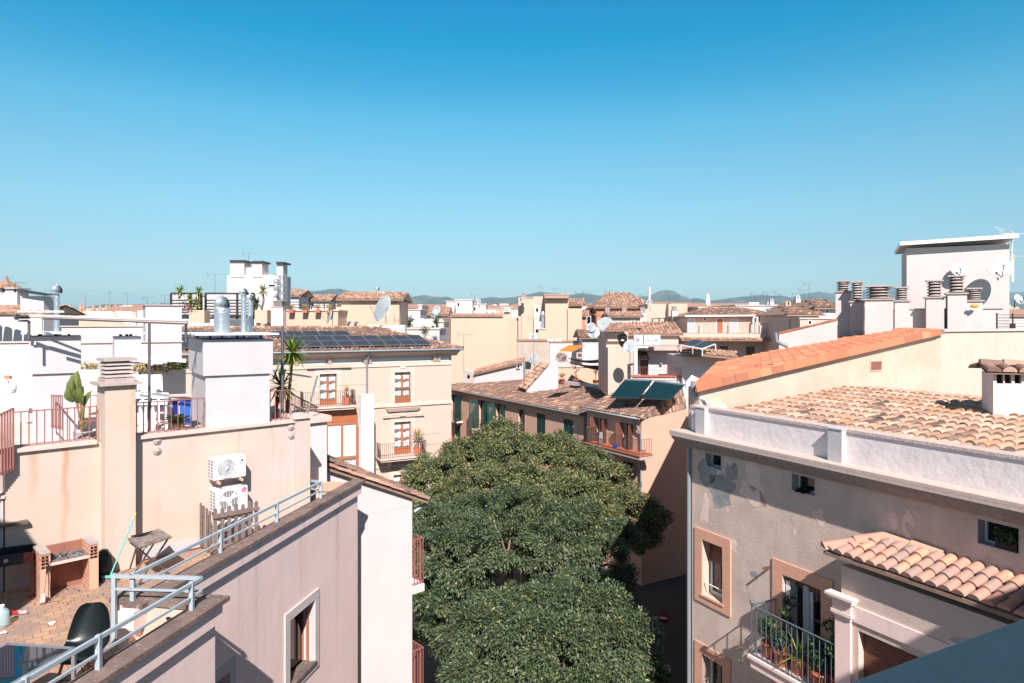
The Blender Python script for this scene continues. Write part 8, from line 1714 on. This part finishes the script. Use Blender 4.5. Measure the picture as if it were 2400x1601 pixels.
# ================================================================ the trees in the square
def leafmat():
    m = mat('tree_leaf', (80, 98, 66), .5, isl_cols=[(5, (80, 98, 68)), (4, (64, 84, 60)), (3, (90, 106, 74)), (1.6, (110, 122, 80)), (.5, (138, 140, 72)), (.2, (150, 136, 100))], transl=.28, spec=.6); return m
def tree(label, base, blobs, n, ls=.17, seed=1, top=False):
    rng = np.random.default_rng(seed); root = thing('tree', label, 'tree', base, 'big trees in the square')
    base = Vector(base); cs = np.array([b[:3] for b in blobs]); rs = np.array([b[3] for b in blobs]); zt = cs[:, 2].max()
    # small clumps over the surface of the large lobes
    cl = []
    for (x, y, z, r) in blobs:
        k = int(15 * r * r) + 6
        d = rng.normal(size=(k, 3)); d /= np.linalg.norm(d, axis=1)[:, None]; d[:, 2] = np.where(d[:, 2] < -.55, -d[:, 2], d[:, 2])
        rad = r * rng.uniform(.72, 1.06, (k, 1)); p = np.array([x, y, z]) + d * rad * np.array([1, 1, .9])
        cl.append(np.hstack([p, d, rng.uniform(.22, .68, (k, 1))]))
    cl = np.vstack(cl)
    # drop clumps buried inside other lobes
    keep = np.ones(len(cl), bool)
    for (x, y, z, r) in blobs: keep &= np.linalg.norm((cl[:, :3] - np.array([x, y, z])) / np.array([1, 1, .9]), axis=1) > r * .68
    cl = cl[keep]; w = cl[:, 6] ** 2; idx = rng.choice(len(cl), size=n, p=w / w.sum()); c = cl[idx]
    dd = rng.normal(size=(n, 3)); dd /= np.linalg.norm(dd, axis=1)[:, None]; rr = c[:, 6:7] * rng.uniform(.35, 1.0, (n, 1)); pos = c[:, :3] + dd * rr * np.array([1, 1, .8])
    out_ = c[:, 3:6] * .55 + dd * .6 + np.array([0, 0, -.55]) + rng.normal(size=(n, 3)) * .35; t = out_ / np.linalg.norm(out_, axis=1)[:, None]
    up = c[:, 3:6] + np.array([0, 0, .7]) + rng.normal(size=(n, 3)) * .55; s = np.cross(t, up); s /= np.linalg.norm(s, axis=1)[:, None] + 1e-9; nm = np.cross(s, t)
    L = ls * rng.uniform(.6, 1.35, (n, 1)); Wd = L * rng.uniform(.16, .24, (n, 1))
    v = np.stack([pos - t * L * .5, pos + s * Wd - nm * L * .02, pos + t * L * .5 - nm * L * .12, pos - s * Wd - nm * L * .02], 1).reshape(-1, 3) - np.array(base)
    me = bpy.data.meshes.new('crown'); me.vertices.add(4 * n); me.vertices.foreach_set('co', v.astype(np.float32).ravel()); me.loops.add(4 * n); me.loops.foreach_set('vertex_index', np.arange(4 * n, dtype=np.int32))
    me.polygons.add(n); me.polygons.foreach_set('loop_start', np.arange(0, 4 * n, 4, dtype=np.int32)); me.polygons.foreach_set('loop_total', np.full(n, 4, dtype=np.int32)); me.materials.append(leafmat() if not top else mat('sunny_tree_leaf', (100, 112, 70), .55, isl_cols=[(5, (92, 106, 70)), (5, (72, 90, 62)), (4, (112, 120, 78)), (2, (138, 138, 88)), (1.4, (160, 146, 100)), (1, (170, 154, 92))], transl=.3)); me.update(calc_edges=True)  # olive leaf copy, made paler and yellower to put sunlight into its colour
    o = bpy.data.objects.new('crown', me); COL.objects.link(o); o.parent = root
    b = MB(); r0 = .34; cz = cs[:, 2].min() - .5; cx, cy = cs[:, 0].mean(), cs[:, 1].mean(); fork = Vector((base.x * .7 + cx * .3, base.y * .7 + cy * .3, base.z + (cz - base.z) * .75))
    b.tube([base, base.lerp(fork, .5) + V(.1, .05, 0), fork], [r0 * 1.25, r0, r0 * .85], 12); b.build('trunk', M['bark'], root)
    b = MB()
    for (x, y, z, r) in blobs:
        q = Vector((x, y, z)); mid = fork.lerp(q, .5) + V(random.uniform(-.4, .4), random.uniform(-.4, .4), .3); b.tube([fork, mid, q], [r0 * .5, r0 * .3, .07], 7)
        for _ in range(4):
            d = Vector((random.gauss(0, 1), random.gauss(0, 1), random.gauss(.2, 1))).normalized(); b.tube([q, q + d * r * .5 + V(0, 0, .1), q + d * r * .92], [.06, .04, .015], 5)
    b.build('limbs', M['bark'], root)
    return root
def trees():
    def B(px, py, Y, r): p = P(px, py, Y); return (p.x, p.y, p.z, r)
    far = [B(1010, 1125, 42, 1.6), B(985, 1160, 40, 1.2), B(1085, 1098, 43, 1.7), B(1175, 1085, 42, 2.2), B(1100, 1110, 41, 2.1), B(1030, 1150, 40, 2.0), B(985, 1215, 38, 1.6), B(1250, 1100, 42, 2.2), B(1330, 1120, 42, 2.3), B(1400, 1165, 40, 2.2), B(1455, 1205, 38.5, 1.7), B(1180, 1035, 42.5, 1.4), B(1150, 1180, 38, 2.4), B(1260, 1190, 38, 2.5), B(1360, 1230, 37, 2.4), B(1060, 1230, 37, 2.2), B(1300, 1072, 43, 1.6), B(1385, 1108, 42, 1.5), B(1520, 1215, 39, 1.0), B(1500, 1270, 38.5, 1.1)]
    tree('broad dark green tree reaching furthest back against the shuttered building', (P(1230, 755, 41).x, 41, 0), far, 190000, .17, 3, True)
    mid = [B(1000, 1290, 29, 1.5), B(975, 1350, 28.5, 1.2), B(1090, 1300, 28, 1.8), B(1190, 1310, 27.5, 1.9), B(1300, 1320, 27, 1.8), B(1390, 1330, 27, 1.4), B(1430, 1380, 26.5, .9), B(1000, 1410, 28, 1.2), B(1080, 1410, 27, 1.3), B(1340, 1250, 29, 1.5), B(1200, 1235, 30, 1.9), B(1080, 1235, 31, 1.5), B(1440, 1270, 29, .9), B(1400, 1410, 26, .9), B(985, 1240, 30, 1.2), B(1010, 1480, 27, .8)]
    tree('dark green tree in the middle of the square beside the pale gabled house', (P(1200, 755, 28).x, 28, 0), mid, 160000, .13, 5)
    near = [B(1200, 1450, 21, 1.1), B(1120, 1500, 20, .9), B(1280, 1440, 21, 1.1), B(1370, 1400, 22.5, .9), B(1360, 1470, 19.5, 1.0), B(1220, 1540, 19, 1.2), B(1320, 1560, 18.7, 1.2), B(1420, 1530, 19, 1.0), B(1490, 1500, 19.2, .6), B(1130, 1600, 18.8, .9), B(1450, 1600, 18.5, 1.1), B(1330, 1680, 18, 1.4), B(1200, 1680, 18, 1.3), B(1500, 1580, 18.8, .6), B(1420, 1440, 20, .7)]
    tree('nearest tree at the bottom with larger drooping grey green leaves', (P(1300, 755, 20.5).x, 20.5, 0), near, 130000, .11, 8)
trees()
for o in bpy.data.objects:
    if '_w' in o: del o['_w']
